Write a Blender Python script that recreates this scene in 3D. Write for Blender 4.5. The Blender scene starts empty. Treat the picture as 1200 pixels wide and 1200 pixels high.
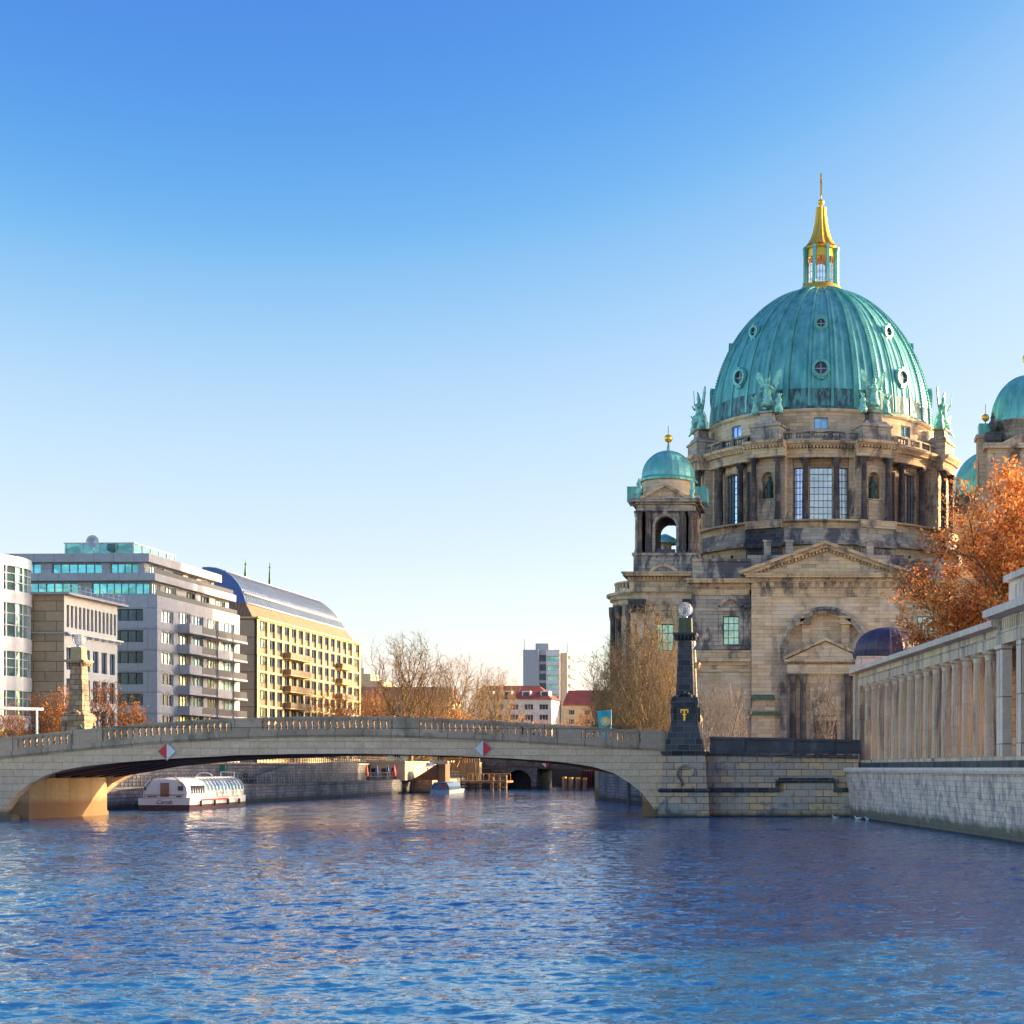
import bpy, bmesh, math, random
from mathutils import Vector, Matrix
PI = math.pi
R = math.radians
sc = bpy.context.scene
col = sc.collection

# ---------------------------------------------------------------- camera, sky, sun, exposure
cam_d = bpy.data.cameras.new("camera")
cam = bpy.data.objects.new("camera", cam_d)
col.objects.link(cam)
cam.location = (0, 0, 4.5)
cam.rotation_euler = (R(90), 0, 0)
cam_d.sensor_width = 36
cam_d.lens = 50.4
cam_d.shift_x = -0.3042
cam_d.shift_y = 0.2496
cam_d.clip_start = 0.5
cam_d.clip_end = 6000
sc.camera = cam

SUN_AZ, SUN_EL = 69.0, 15.0          # azimuth from +Y towards +X
w = bpy.data.worlds.new("World")
sc.world = w
w.use_nodes = True
nt = w.node_tree
bg = nt.nodes["Background"]
sky = nt.nodes.new("ShaderNodeTexSky")
sky.sky_type = 'NISHITA'
sky.sun_disc = False
sky.sun_elevation = R(SUN_EL)
sky.sun_rotation = R(SUN_AZ)
sky.altitude = 0
sky.air_density = 1.0
sky.dust_density = 1.0
sky.ozone_density = 1.0
# the photograph's sky has more contrast than the plain model: a tone curve per channel on the sky texture's colour
pre = nt.nodes.new("ShaderNodeVectorMath"); pre.operation = 'MULTIPLY'; pre.inputs[1].default_value = (0.15, 0.15, 0.15)
crv = nt.nodes.new("ShaderNodeRGBCurve")
TONE = (((0, 0), (.06, .06), (.12, .075), (.16, .085), (.20, .17), (.22, .27), (.285, .52), (.38, .72), (.53, .97), (1, 1.5)),
        ((0, 0), (.15, .15), (.20, .20), (.25, .28), (.30, .43), (.33, .54), (.42, .74), (.51, .86), (.60, 1.0), (1, 1.5)),
        ((0, 0), (.2, .45), (.3, .64), (.37, .75), (.45, .86), (.55, .96), (.8, 1.1), (1, 1.4)))
for ci, pts in enumerate(TONE):
    c_ = crv.mapping.curves[ci]
    c_.points[0].location = (0, 0); c_.points[1].location = (1, pts[-1][1] / 1.5)
    for x_, y_ in pts[1:-1]: c_.points.new(x_, y_ / 1.5)
crv.mapping.update()
post = nt.nodes.new("ShaderNodeVectorMath"); post.operation = 'MULTIPLY'; post.inputs[1].default_value = (1.5 / 3.28 / 0.15,) * 3
nt.links.new(sky.outputs[0], pre.inputs[0]); nt.links.new(pre.outputs[0], crv.inputs["Color"]); nt.links.new(crv.outputs[0], post.inputs[0])
# the glow round the low sun lies above the curve's range: add it back unchanged
sub = nt.nodes.new("ShaderNodeVectorMath"); sub.operation = 'SUBTRACT'; sub.inputs[1].default_value = (0.62, 0.62, 0.62)
mx0 = nt.nodes.new("ShaderNodeVectorMath"); mx0.operation = 'MAXIMUM'; mx0.inputs[1].default_value = (0, 0, 0)
glo = nt.nodes.new("ShaderNodeVectorMath"); glo.operation = 'MULTIPLY'; glo.inputs[1].default_value = (2.2 / 0.15,) * 3
add = nt.nodes.new("ShaderNodeVectorMath"); add.operation = 'ADD'
nt.links.new(pre.outputs[0], sub.inputs[0]); nt.links.new(sub.outputs[0], mx0.inputs[0]); nt.links.new(mx0.outputs[0], glo.inputs[0])
# where the sky is warm rather than blue (the low sky all round) the red channel is not pulled down
sp_ = nt.nodes.new("ShaderNodeSeparateXYZ"); nt.links.new(pre.outputs[0], sp_.inputs[0])


def mth(op, a, b, clamp=False):
    x = nt.nodes.new("ShaderNodeMath"); x.operation = op; x.use_clamp = clamp
    for i, q in enumerate((a, b)):
        if isinstance(q, (int, float)): x.inputs[i].default_value = q
        else: nt.links.new(q, x.inputs[i])
    return x.outputs[0]


warm = mth('MULTIPLY', mth('SUBTRACT', mth('DIVIDE', sp_.outputs[0], sp_.outputs[2]), 0.62), 2.2, True)
floor_r = mth('MULTIPLY', mth('MULTIPLY', sp_.outputs[0], warm), 1.9 / 3.03 / 0.15)
sq = nt.nodes.new("ShaderNodeSeparateXYZ"); nt.links.new(post.outputs[0], sq.inputs[0])
cq = nt.nodes.new("ShaderNodeCombineXYZ")
nt.links.new(mth('MAXIMUM', sq.outputs[0], floor_r), cq.inputs[0]); nt.links.new(sq.outputs[1], cq.inputs[1]); nt.links.new(sq.outputs[2], cq.inputs[2])
nt.links.new(cq.outputs[0], add.inputs[0]); nt.links.new(glo.outputs[0], add.inputs[1])
nt.links.new(add.outputs[0], bg.inputs[0])
bg.inputs[1].default_value = 0.15
sd = bpy.data.lights.new("sun", 'SUN')
sun = bpy.data.objects.new("sun", sd)
col.objects.link(sun)
sd.energy = 2.8
sd.angle = R(0.5)
sd.color = (1.0, 0.74, 0.40)
dv = Vector((math.sin(R(SUN_AZ)) * math.cos(R(SUN_EL)), math.cos(R(SUN_AZ)) * math.cos(R(SUN_EL)), math.sin(R(SUN_EL))))
sun.rotation_euler = dv.to_track_quat('Z', 'Y').to_euler()
sun.location = (60, 60, 80)
sc.view_settings.view_transform = 'Standard'
sc.view_settings.look = 'None'
sc.view_settings.gamma = 1
sc.view_settings.exposure = 1.80
sc.cycles.max_bounces = 6
sc.cycles.diffuse_bounces = 4
sc.cycles.transparent_max_bounces = 6

# ---------------------------------------------------------------- helpers
ORG = {}


def tag(o, label=None, cat=None, group=None, kind=None):
    if label: o["label"] = label
    if cat: o["category"] = cat
    if group: o["group"] = group
    if kind: o["kind"] = kind
    return o


def thing(name, label, cat, loc=(0, 0, 0), rz=0.0, group=None):
    o = bpy.data.objects.new(name, None)
    col.objects.link(o)
    o.location = loc
    o.rotation_euler = (0, 0, rz)
    o.empty_display_size = 0.5
    ORG[o.name] = Vector(loc)
    return tag(o, label, cat, group)


class MB:
    def __init__(s, T=None):
        s.v = []; s.f = []; s.m = []; s.s = []; s.T = T

    def add(s, vs, fs, mi=0, smooth=False):
        b = len(s.v)
        if s.T: vs = [s.T(*p) for p in vs]
        s.v.extend(vs)
        for f in fs:
            s.f.append([b + i for i in f]); s.m.append(mi); s.s.append(smooth)

    def box(s, x0, x1, y0, y1, z0, z1, mi=0):
        s.add([(x0, y0, z0), (x1, y0, z0), (x1, y1, z0), (x0, y1, z0), (x0, y0, z1), (x1, y0, z1), (x1, y1, z1), (x0, y1, z1)],
              [(0, 3, 2, 1), (4, 5, 6, 7), (0, 1, 5, 4), (1, 2, 6, 5), (2, 3, 7, 6), (3, 0, 4, 7)], mi)

    def frus(s, cx, cy, z0, z1, w0, d0, w1, d1, mi=0):
        a, b, c, d = w0 / 2, d0 / 2, w1 / 2, d1 / 2
        s.add([(cx - a, cy - b, z0), (cx + a, cy - b, z0), (cx + a, cy + b, z0), (cx - a, cy + b, z0),
               (cx - c, cy - d, z1), (cx + c, cy - d, z1), (cx + c, cy + d, z1), (cx - c, cy + d, z1)],
              [(0, 3, 2, 1), (4, 5, 6, 7), (0, 1, 5, 4), (1, 2, 6, 5), (2, 3, 7, 6), (3, 0, 4, 7)], mi)

    def prism(s, poly, y0, y1, mi=0):          # polygon in x,z pushed along y
        n = len(poly)
        s.add([(x, y0, z) for x, z in poly] + [(x, y1, z) for x, z in poly],
              [tuple(range(n)), tuple(range(2 * n - 1, n - 1, -1))] + [(i, (i + 1) % n, (i + 1) % n + n, i + n) for i in range(n)], mi)

    def prismx(s, poly, x0, x1, mi=0):         # polygon in y,z pushed along x
        n = len(poly)
        s.add([(x0, y, z) for y, z in poly] + [(x1, y, z) for y, z in poly],
              [tuple(range(n)), tuple(range(2 * n - 1, n - 1, -1))] + [(i, (i + 1) % n, (i + 1) % n + n, i + n) for i in range(n)], mi)

    def prismz(s, poly, z0, z1, mi=0):
        n = len(poly)
        s.add([(x, y, z0) for x, y in poly] + [(x, y, z1) for x, y in poly],
              [tuple(range(n)), tuple(range(2 * n - 1, n - 1, -1))] + [(i, (i + 1) % n, (i + 1) % n + n, i + n) for i in range(n)], mi)

    def lathe(s, prof, cx=0, cy=0, n=24, mi=0, smooth=True, rf=None):
        vs = []; fs = []
        m = len(prof)
        for k in range(n):
            a = 2 * PI * k / n
            q = rf(k) if rf else 1.0
            for r, z in prof:
                vs.append((cx + r * q * math.sin(a), cy - r * q * math.cos(a), z))
        for k in range(n):
            k2 = (k + 1) % n
            for j in range(m - 1):
                fs.append((k * m + j, k2 * m + j, k2 * m + j + 1, k * m + j + 1))
        s.add(vs, fs, mi, smooth)

    def ring(s, prof, a0, a1, n, cx, cy, mi=0, smooth=False):   # closed profile swept through an arc, ends capped
        vs = []; fs = []
        m = len(prof)
        for k in range(n + 1):
            a = a0 + (a1 - a0) * k / n
            for r, z in prof:
                vs.append((cx + r * math.sin(a), cy - r * math.cos(a), z))
        for k in range(n):
            for j in range(m):
                j2 = (j + 1) % m
                fs.append((k * m + j, (k + 1) * m + j, (k + 1) * m + j2, k * m + j2))
        fs.append(tuple(range(m))); fs.append(tuple(range(n * m + m - 1, n * m - 1, -1)))
        s.add(vs, fs, mi, smooth)

    def tube(s, p0, p1, r0, r1, n=6, mi=0, caps=True):
        p0 = Vector(p0); p1 = Vector(p1)
        d = (p1 - p0)
        if d.length < 1e-6: return
        d.normalize()
        a = d.orthogonal().normalized(); b = d.cross(a)
        vs = []
        for p, r in ((p0, r0), (p1, r1)):
            for k in range(n):
                t = 2 * PI * k / n
                q = p + a * (r * math.cos(t)) + b * (r * math.sin(t))
                vs.append((q.x, q.y, q.z))
        fs = [(k, (k + 1) % n, (k + 1) % n + n, k + n) for k in range(n)]
        if caps: fs += [tuple(range(n - 1, -1, -1)), tuple(range(n, 2 * n))]
        s.add(vs, fs, mi, n > 5)

    def ball(s, c, r, n=16, mi=0, sz=1.0):
        m = n // 2
        prof = [(max(r * math.sin(PI * j / m), 0.0005), c[2] - r * sz * math.cos(PI * j / m)) for j in range(m + 1)]
        s.lathe(prof, c[0], c[1], n, mi)

    def wall(s, u0, u1, z0, z1, holes, fn, depth, step=None, mi=0, mir=None):
        us = {u0, u1}; zs = {z0, z1}
        for h in holes:
            us |= {h[0], h[1]}; zs |= {h[2], h[3]}
        if step:
            n = max(1, int((u1 - u0) / step))
            us |= {u0 + (u1 - u0) * i / n for i in range(n + 1)}
        us = sorted(u for u in us if u0 - 1e-6 <= u <= u1 + 1e-6); zs = sorted(z for z in zs if z0 - 1e-6 <= z <= z1 + 1e-6)
        for a, b in zip(us, us[1:]):
            if b - a < 1e-5: continue
            for c, d in zip(zs, zs[1:]):
                if d - c < 1e-5: continue
                mu, mz = (a + b) / 2, (c + d) / 2
                hin = None
                for h in holes:
                    if h[0] < mu < h[1] and h[2] < mz < h[3]: hin = h; break
                if hin is None:
                    s.add([fn(a, c, 0), fn(b, c, 0), fn(b, d, 0), fn(a, d, 0)], [(0, 1, 2, 3)], mi)
        k = mi if mir is None else mir
        for h in holes:
            a, b, c, d = h
            for p, q in (((a, c), (b, c)), ((b, c), (b, d)), ((b, d), (a, d)), ((a, d), (a, c))):
                s.add([fn(p[0], p[1], 0), fn(q[0], q[1], 0), fn(q[0], q[1], depth), fn(p[0], p[1], depth)], [(0, 1, 2, 3)], k)

    def archpanel(s, x0, x1, z0, z1, cx, hw, zs, y0, y1, mi=0, n=16):
        P = [(cx - hw * math.cos(PI * k / n), zs + hw * math.sin(PI * k / n)) for k in range(n + 1)]
        for y in (y0, y1):
            s.add([(x0, y, z0), (cx - hw, y, z0), (cx - hw, y, zs), (cx - hw, y, z1), (x0, y, z1)], [(0, 1, 2, 3, 4)], mi)
            s.add([(x1, y, z0), (cx + hw, y, z0), (cx + hw, y, zs), (cx + hw, y, z1), (x1, y, z1)], [(0, 4, 3, 2, 1)], mi)
            for k in range(n):
                a, b = P[k], P[k + 1]
                s.add([(a[0], y, a[1]), (b[0], y, b[1]), (b[0], y, z1), (a[0], y, z1)], [(0, 1, 2, 3)], mi)
        Q = [(cx - hw, z0)] + P + [(cx + hw, z0)]
        for a, b in zip(Q, Q[1:]):
            s.add([(a[0], y0, a[1]), (b[0], y0, b[1]), (b[0], y1, b[1]), (a[0], y1, a[1])], [(0, 1, 2, 3)], mi)
        for xx in (x0, x1):
            s.add([(xx, y0, z0), (xx, y1, z0), (xx, y1, z1), (xx, y0, z1)], [(0, 1, 2, 3)], mi)
        s.add([(x0, y0, z1), (x1, y0, z1), (x1, y1, z1), (x0, y1, z1)], [(0, 1, 2, 3)], mi)

    def archband(s, cx, zs, r0, r1, y0, y1, mi=0, n=20, a0=0.0, a1=PI):
        vs = []; fs = []
        for k in range(n + 1):
            a = a0 + (a1 - a0) * k / n
            for r, y in ((r0, y0), (r1, y0), (r1, y1), (r0, y1)):
                vs.append((cx - r * math.cos(a), y, zs + r * math.sin(a)))
        for k in range(n):
            for j in range(4):
                j2 = (j + 1) % 4
                fs.append((4 * k + j, 4 * k + 4 + j, 4 * k + 4 + j2, 4 * k + j2))
        fs += [(0, 1, 2, 3), (4 * n + 3, 4 * n + 2, 4 * n + 1, 4 * n)]
        s.add(vs, fs, mi)

    def mesh(s, name, mats, fix=True):
        me = bpy.data.meshes.new(name)
        me.from_pydata([tuple(p) for p in s.v], [], s.f)
        if not isinstance(mats, (list, tuple)): mats = [mats]
        for m in mats: me.materials.append(m)
        me.polygons.foreach_set("material_index", s.m)
        me.polygons.foreach_set("use_smooth", s.s)
        if fix:
            bm = bmesh.new(); bm.from_mesh(me)
            bmesh.ops.remove_doubles(bm, verts=bm.verts, dist=0.0004)
            bmesh.ops.recalc_face_normals(bm, faces=bm.faces)
            bm.to_mesh(me); bm.free()
        me.update()
        return me

    def build(s, name, mats, parent=None, world=True, fix=True, loc=None, rz=0.0):
        o = None
        org = Vector((0, 0, 0))
        if parent is not None and world:
            org = ORG.get(parent.name, Vector((0, 0, 0)))
            s.v = [(p[0] - org.x, p[1] - org.y, p[2] - org.z) for p in s.v]
        me = s.mesh(name, mats, fix)
        o = bpy.data.objects.new(name, me)
        col.objects.link(o)
        if parent is not None: o.parent = parent
        ORG[o.name] = org
        if loc is not None:
            o.location = loc
            if world: ORG[o.name] = org + Vector(loc)
        if rz: o.rotation_euler = (0, 0, rz)
        return o


def inst(name, me, parent, loc, rz=0.0, world=True, scale=None):
    o = bpy.data.objects.new(name, me)
    col.objects.link(o)
    o.parent = parent
    l = Vector(loc)
    if world and parent is not None: l = l - ORG[parent.name]
    o.location = l
    o.rotation_euler = (0, 0, rz)
    if scale: o.scale = scale
    ORG[o.name] = Vector(loc)
    return o


def copy_tree(o, parent=None):
    c = o.copy(); col.objects.link(c)
    if parent is not None: c.parent = parent
    ORG[c.name] = ORG.get(o.name, Vector((0, 0, 0)))
    for ch in list(o.children): copy_tree(ch, c)
    return c


def interp(pts, x):
    if x <= pts[0][0]:
        a, b = pts[0], pts[1]
    elif x >= pts[-1][0]:
        a, b = pts[-2], pts[-1]
    else:
        for a, b in zip(pts, pts[1:]):
            if a[0] <= x <= b[0]: break
    return a[1] + (b[1] - a[1]) * (x - a[0]) / (b[0] - a[0])


# ---------------------------------------------------------------- materials
class NT:
    def __init__(s, name):
        s.mat = bpy.data.materials.new(name)
        s.mat.use_nodes = True
        s.t = s.mat.node_tree
        s.p = s.t.nodes["Principled BSDF"]

    def n(s, t, **kw):
        x = s.t.nodes.new(t)
        for k, v in kw.items(): setattr(x, k, v)
        return x

    def l(s, a, b): s.t.links.new(a, b)

    def pos(s): return s.n("ShaderNodeNewGeometry").outputs["Position"]

    def vmul(s, v, m):
        x = s.n("ShaderNodeVectorMath", operation='MULTIPLY'); s.l(v, x.inputs[0]); x.inputs[1].default_value = m
        return x.outputs[0]

    def noise(s, v, scale, detail=5, rough=0.6, dist=0.0):
        x = s.n("ShaderNodeTexNoise"); s.l(v, x.inputs["Vector"])
        x.inputs["Scale"].default_value = scale; x.inputs["Detail"].default_value = detail
        x.inputs["Roughness"].default_value = rough; x.inputs["Distortion"].default_value = dist
        return x.outputs["Fac"]

    def math(s, op, a, b=None, clamp=False):
        x = s.n("ShaderNodeMath", operation=op); x.use_clamp = clamp
        for i, q in enumerate((a, b)):
            if q is None: continue
            if isinstance(q, (int, float)): x.inputs[i].default_value = q
            else: s.l(q, x.inputs[i])
        return x.outputs[0]

    def ramp(s, v, a, b, lo=0.0, hi=1.0):
        x = s.n("ShaderNodeMapRange"); x.clamp = True
        s.l(v, x.inputs[0]); x.inputs[1].default_value = a; x.inputs[2].default_value = b
        x.inputs[3].default_value = lo; x.inputs[4].default_value = hi
        return x.outputs[0]

    def mix(s, f, a, b, mode='MIX'):
        x = s.n("ShaderNodeMix", data_type='RGBA', blend_type=mode)
        for i, q in ((0, f), (6, a), (7, b)):
            if isinstance(q, (int, float)): x.inputs[i].default_value = q
            elif isinstance(q, (tuple, list)): x.inputs[i].default_value = (*q[:3], 1)
            else: s.l(q, x.inputs[i])
        return x.outputs[2]

    def uvw(s):                                     # planar coordinates on upright walls: along the wall, up
        g = s.n("ShaderNodeNewGeometry")
        sp = s.n("ShaderNodeSeparateXYZ"); s.l(g.outputs["Position"], sp.inputs[0])
        sn = s.n("ShaderNodeSeparateXYZ"); s.l(g.outputs["True Normal"], sn.inputs[0])
        ax = s.math('ABSOLUTE', sn.outputs[0]); ay = s.math('ABSOLUTE', sn.outputs[1])
        gt = s.math('GREATER_THAN', ay, ax)
        inv = s.math('SUBTRACT', 1.0, gt)
        u = s.math('ADD', s.math('MULTIPLY', sp.outputs[0], gt), s.math('MULTIPLY', sp.outputs[1], inv))
        c = s.n("ShaderNodeCombineXYZ"); s.l(u, c.inputs[0]); s.l(sp.outputs[2], c.inputs[1])
        return c.outputs[0], g.outputs["Position"], sp.outputs[2]

    def bump(s, h, dist, strength=1.0):
        b = s.n("ShaderNodeBump"); s.l(h, b.inputs["Height"]); b.inputs["Distance"].default_value = dist
        b.inputs["Strength"].default_value = strength
        s.l(b.outputs[0], s.p.inputs["Normal"])


def plain(name, c, rough=0.7, metal=0.0, var=0.18, scale=0.8, bump=0.0, streak=False):
    m = NT(name)
    p = m.pos()
    v = m.vmul(p, (1, 1, 0.2)) if streak else p
    n = m.noise(v, scale, 6, 0.65)
    c2 = tuple(q * (1 - var * 1.6) for q in c); c1 = tuple(min(1, q * (1 + var)) for q in c)
    m.l(m.mix(m.ramp(n, 0.3, 0.7), c2, c1), m.p.inputs["Base Color"])
    m.p.inputs["Roughness"].default_value = rough
    m.p.inputs["Metallic"].default_value = metal
    if bump: m.bump(n, bump)
    return m.mat


def stone(name, c1, c2, mortar=None, bw=1.2, bh=0.5, ms=0.025, soot=(0.05, 0.045, 0.045), sa=(0.52, 0.68), sscale=0.12, streak=0.45,
          rough=0.85, tint=None, wet=None, sootmax=0.9, bump=0.03, blockvar=1.0):
    m = NT(name)
    uv, pos, z = m.uvw()
    b = m.n("ShaderNodeTexBrick"); m.l(uv, b.inputs["Vector"])
    b.inputs["Color1"].default_value = (*c1, 1); b.inputs["Color2"].default_value = (*c2, 1)
    mo = mortar or tuple(q * 0.4 for q in c2)
    b.inputs["Mortar"].default_value = (*mo, 1)
    b.inputs["Scale"].default_value = 1.0; b.inputs["Mortar Size"].default_value = ms
    b.inputs["Brick Width"].default_value = bw; b.inputs["Row Height"].default_value = bh
    b.inputs["Mortar Smooth"].default_value = 0.3
    base = b.outputs["Color"]
    n1 = m.noise(pos, 1.3, 7, 0.7)
    nf = m.noise(pos, 6.0, 4, 0.7)
    base = m.mix(m.ramp(nf, 0.35, 0.65), m.mix(1.0, base, (0.84, 0.83, 0.83), 'MULTIPLY'), base)
    base = m.mix(m.ramp(n1, 0.3, 0.72), m.mix(1.0, base, (0.80, 0.77, 0.75), 'MULTIPLY'), base)
    if tint:
        n0 = m.noise(pos, 0.35, 4, 0.6)
        base = m.mix(m.ramp(n0, 0.45, 0.62, 0, 0.75), base, tint)
    sv = m.vmul(pos, (1, 1, streak))
    n2 = m.noise(sv, sscale, 9, 0.68, 0.4)
    base = m.mix(m.ramp(n2, sa[0], sa[1], 0, sootmax), base, soot)
    if wet:                                           # algae and damp near the water, ragged upper edge
        n3 = m.noise(pos, 0.9, 6, 0.7)
        hh = m.math('ADD', z, m.math('MULTIPLY', n3, -wet[1]))
        base = m.mix(m.ramp(hh, wet[0], wet[0] - 0.5, 0, 0.9), base, wet[2])
    m.l(base, m.p.inputs["Base Color"])
    m.p.inputs["Roughness"].default_value = rough
    m.bump(m.math('ADD', m.math('MULTIPLY', b.outputs["Fac"], -1.0), m.math('MULTIPLY', n1, 0.8)), bump)
    return m.mat


def glass(name, c, metal=0.6, rough=0.06, var=0.5, cell=1.7):
    m = NT(name)
    pos = m.pos()
    s = m.n("ShaderNodeTexVoronoi"); s.feature = 'F1'; m.l(pos, s.inputs["Vector"]); s.inputs["Scale"].default_value = 1.0 / cell
    sep = m.n("ShaderNodeSeparateColor"); m.l(s.outputs["Color"], sep.inputs[0])
    m.l(m.mix(sep.outputs[0], tuple(q * (1 - var) for q in c), c), m.p.inputs["Base Color"])
    m.p.inputs["Metallic"].default_value = metal
    m.p.inputs["Roughness"].default_value = rough
    n = m.noise(pos, 0.8, 2, 0.5)
    m.bump(n, 0.03)
    return m.mat


def leafy(name, cols, rough=0.7):
    m = NT(name)
    g = m.n("ShaderNodeNewGeometry")
    r = m.n("ShaderNodeValToRGB"); m.l(g.outputs["Random Per Island"], r.inputs[0])
    e = r.color_ramp.elements
    e[0].position = 0.0; e[0].color = (*cols[0], 1); e[1].position = 1.0; e[1].color = (*cols[-1], 1)
    for i, c in enumerate(cols[1:-1]):
        k = e.new((i + 1) / (len(cols) - 1)); k.color = (*c, 1)
    m.l(r.outputs[0], m.p.inputs["Base Color"])
    m.p.inputs["Roughness"].default_value = rough
    tr = m.n("ShaderNodeBsdfTranslucent"); m.l(r.outputs[0], tr.inputs[0])
    mx = m.n("ShaderNodeMixShader"); mx.inputs[0].default_value = 0.35
    m.l(m.p.outputs[0], mx.inputs[1]); m.l(tr.outputs[0], mx.inputs[2])
    m.l(mx.outputs[0], m.t.nodes["Material Output"].inputs[0])
    return m.mat


M = {}
M['cath'] = stone("sandstone_cathedral", (0.94, 0.70, 0.42), (0.60, 0.43, 0.27), mortar=(0.42, 0.31, 0.20), bw=2.1, bh=0.55, ms=0.015, sa=(0.53, 0.66), sscale=0.34, tint=(0.74, 0.58, 0.42), soot=(0.17, 0.145, 0.14), sootmax=.75)
M['cath_dirty'] = stone("sandstone_sooty", (0.66, 0.55, 0.41), (0.42, 0.37, 0.31), mortar=(0.2, 0.18, 0.17), bw=2.1, bh=0.55, ms=0.015, sa=(0.47, 0.57), sscale=0.35, soot=(0.06, 0.057, 0.075), sootmax=.85)
M['cath_trim'] = stone("sandstone_trim", (0.86, 0.64, 0.39), (0.62, 0.45, 0.28), bw=2.2, bh=0.7, ms=0.015, sa=(0.50, 0.62), sscale=0.5, soot=(0.09, 0.08, 0.085), sootmax=.8)
M['cath_drum'] = stone("sandstone_drum", (0.84, 0.64, 0.42), (0.60, 0.45, 0.30), mortar=(0.30, 0.23, 0.16), bw=1.7, bh=0.6, ms=0.02, sa=(0.54, 0.63), sscale=0.4, soot=(0.07, 0.06, 0.065), sootmax=.85)
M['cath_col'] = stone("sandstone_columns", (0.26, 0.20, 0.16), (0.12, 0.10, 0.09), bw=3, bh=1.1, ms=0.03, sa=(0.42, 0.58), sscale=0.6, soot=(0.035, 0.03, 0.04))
M['soot'] = stone("blackened_stone", (0.10, 0.095, 0.095), (0.022, 0.022, 0.03), mortar=(0.20, 0.19, 0.19), bw=1.1, bh=0.55, ms=0.03, sa=(0.5, 0.7), sscale=0.5, soot=(0.015, 0.015, 0.025), rough=0.6)
M['sootblue'] = stone("parapet_dark_stone", (0.05, 0.055, 0.08), (0.022, 0.025, 0.045), mortar=(0.07, 0.075, 0.09), bw=2.6, bh=2.0, ms=0.04, sa=(0.5, 0.66), sscale=0.5, soot=(0.13, 0.12, 0.13), rough=0.45)
M['bridge'] = stone("bridge_sandstone", (0.98, 0.71, 0.46), (0.86, 0.60, 0.38), mortar=(0.60, 0.42, 0.28), bw=1.6, bh=0.62, ms=0.02, sa=(0.60, 0.8), sscale=0.3, soot=(0.30, 0.22, 0.13), sootmax=0.6, wet=(0.5, 1.0, (0.14, 0.12, 0.07)))
M['bridge_trim'] = stone("bridge_trim_stone", (0.66, 0.49, 0.34), (0.48, 0.35, 0.24), bw=2.4, bh=4.0, ms=0.03, sa=(0.50, 0.66), sscale=0.5, soot=(0.14, 0.13, 0.08), sootmax=0.8)
M['abut'] = stone("abutment_concrete", (0.60, 0.45, 0.27), (0.52, 0.38, 0.22), bw=3.2, bh=6, ms=0.03, sa=(0.5, 0.7), sscale=0.6, streak=0.12, soot=(0.30, 0.18, 0.08), sootmax=0.6, wet=(1.4, 0.8, (0.28, 0.15, 0.07)))
M['ashlar'] = stone("quay_ashlar", (0.92, 0.58, 0.30), (0.50, 0.40, 0.32), mortar=(0.16, 0.13, 0.10), bw=1.35, bh=0.62, ms=0.035, sa=(0.54, 0.66), sscale=0.55, streak=0.9, soot=(0.12, 0.13, 0.15), tint=(0.42, 0.38, 0.32), wet=(0.2, 0.8, (0.06, 0.05, 0.03)))
M['embank'] = stone("embankment_stone", (0.97, 0.71, 0.57), (0.78, 0.56, 0.45), mortar=(0.50, 0.38, 0.34), bw=0.85, bh=0.36, ms=0.014, sa=(0.46, 0.62), sscale=1.3, streak=0.55, soot=(0.17, 0.14, 0.17), sootmax=0.75, wet=(0.35, 1.6, (0.12, 0.10, 0.06)))
M['colon'] = stone("colonnade_stone", (0.90, 0.67, 0.48), (0.68, 0.49, 0.36), bw=1.8, bh=1.3, ms=0.02, sa=(0.50, 0.64), sscale=1.3, streak=0.13, soot=(0.13, 0.11, 0.13), tint=(0.66, 0.46, 0.25), sootmax=0.85)
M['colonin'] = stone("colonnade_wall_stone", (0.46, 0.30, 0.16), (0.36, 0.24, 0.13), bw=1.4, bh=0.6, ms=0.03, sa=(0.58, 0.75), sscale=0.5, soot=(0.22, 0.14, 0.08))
M['coln'] = stone("fluted_column_stone", (0.95, 0.73, 0.56), (0.74, 0.55, 0.42), bw=3, bh=1.5, ms=0.004, sa=(0.52, 0.66), sscale=1.6, streak=0.10, soot=(0.14, 0.12, 0.14), tint=(0.72, 0.52, 0.32), sootmax=0.85)
M['cornice_w'] = stone("colonnade_cornice_stone", (0.94, 0.73, 0.58), (0.82, 0.62, 0.49), bw=2.4, bh=3, ms=0.03, sa=(0.58, 0.75), sscale=0.8, soot=(0.2, 0.17, 0.18), sootmax=0.6)
M['quaydark'] = stone("quay_wall_grey", (0.30, 0.28, 0.27), (0.17, 0.17, 0.19), mortar=(0.08, 0.08, 0.09), bw=0.9, bh=0.4, ms=0.04, sa=(0.48, 0.62), sscale=0.5, soot=(0.06, 0.065, 0.08), wet=(0.4, 0.9, (0.03, 0.03, 0.02)))
M['cream'] = stone("cream_limestone", (0.62, 0.50, 0.34), (0.52, 0.41, 0.27), bw=3.0, bh=1.3, ms=0.05, sa=(0.6, 0.8), sscale=0.2, soot=(0.34, 0.27, 0.18), sootmax=0.5)
M['creamwall'] = plain("pale_render", (0.66, 0.63, 0.58), 0.8, var=0.05)
M['grey'] = stone("grey_cladding", (0.50, 0.52, 0.55), (0.46, 0.48, 0.51), mortar=(0.33, 0.34, 0.36), bw=3.0, bh=3.1, ms=0.05, sa=(0.62, 0.8), sscale=0.1, soot=(0.33, 0.33, 0.34), sootmax=0.4)
M['balcony'] = plain("balcony_dark_panel", (0.022, 0.024, 0.045), 0.5)
M['hotel'] = stone("hotel_limestone", (0.72, 0.59, 0.33), (0.64, 0.51, 0.28), bw=1.7, bh=2.96, ms=0.04, sa=(0.62, 0.8), sscale=0.2, soot=(0.40, 0.32, 0.2), sootmax=0.4)
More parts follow.
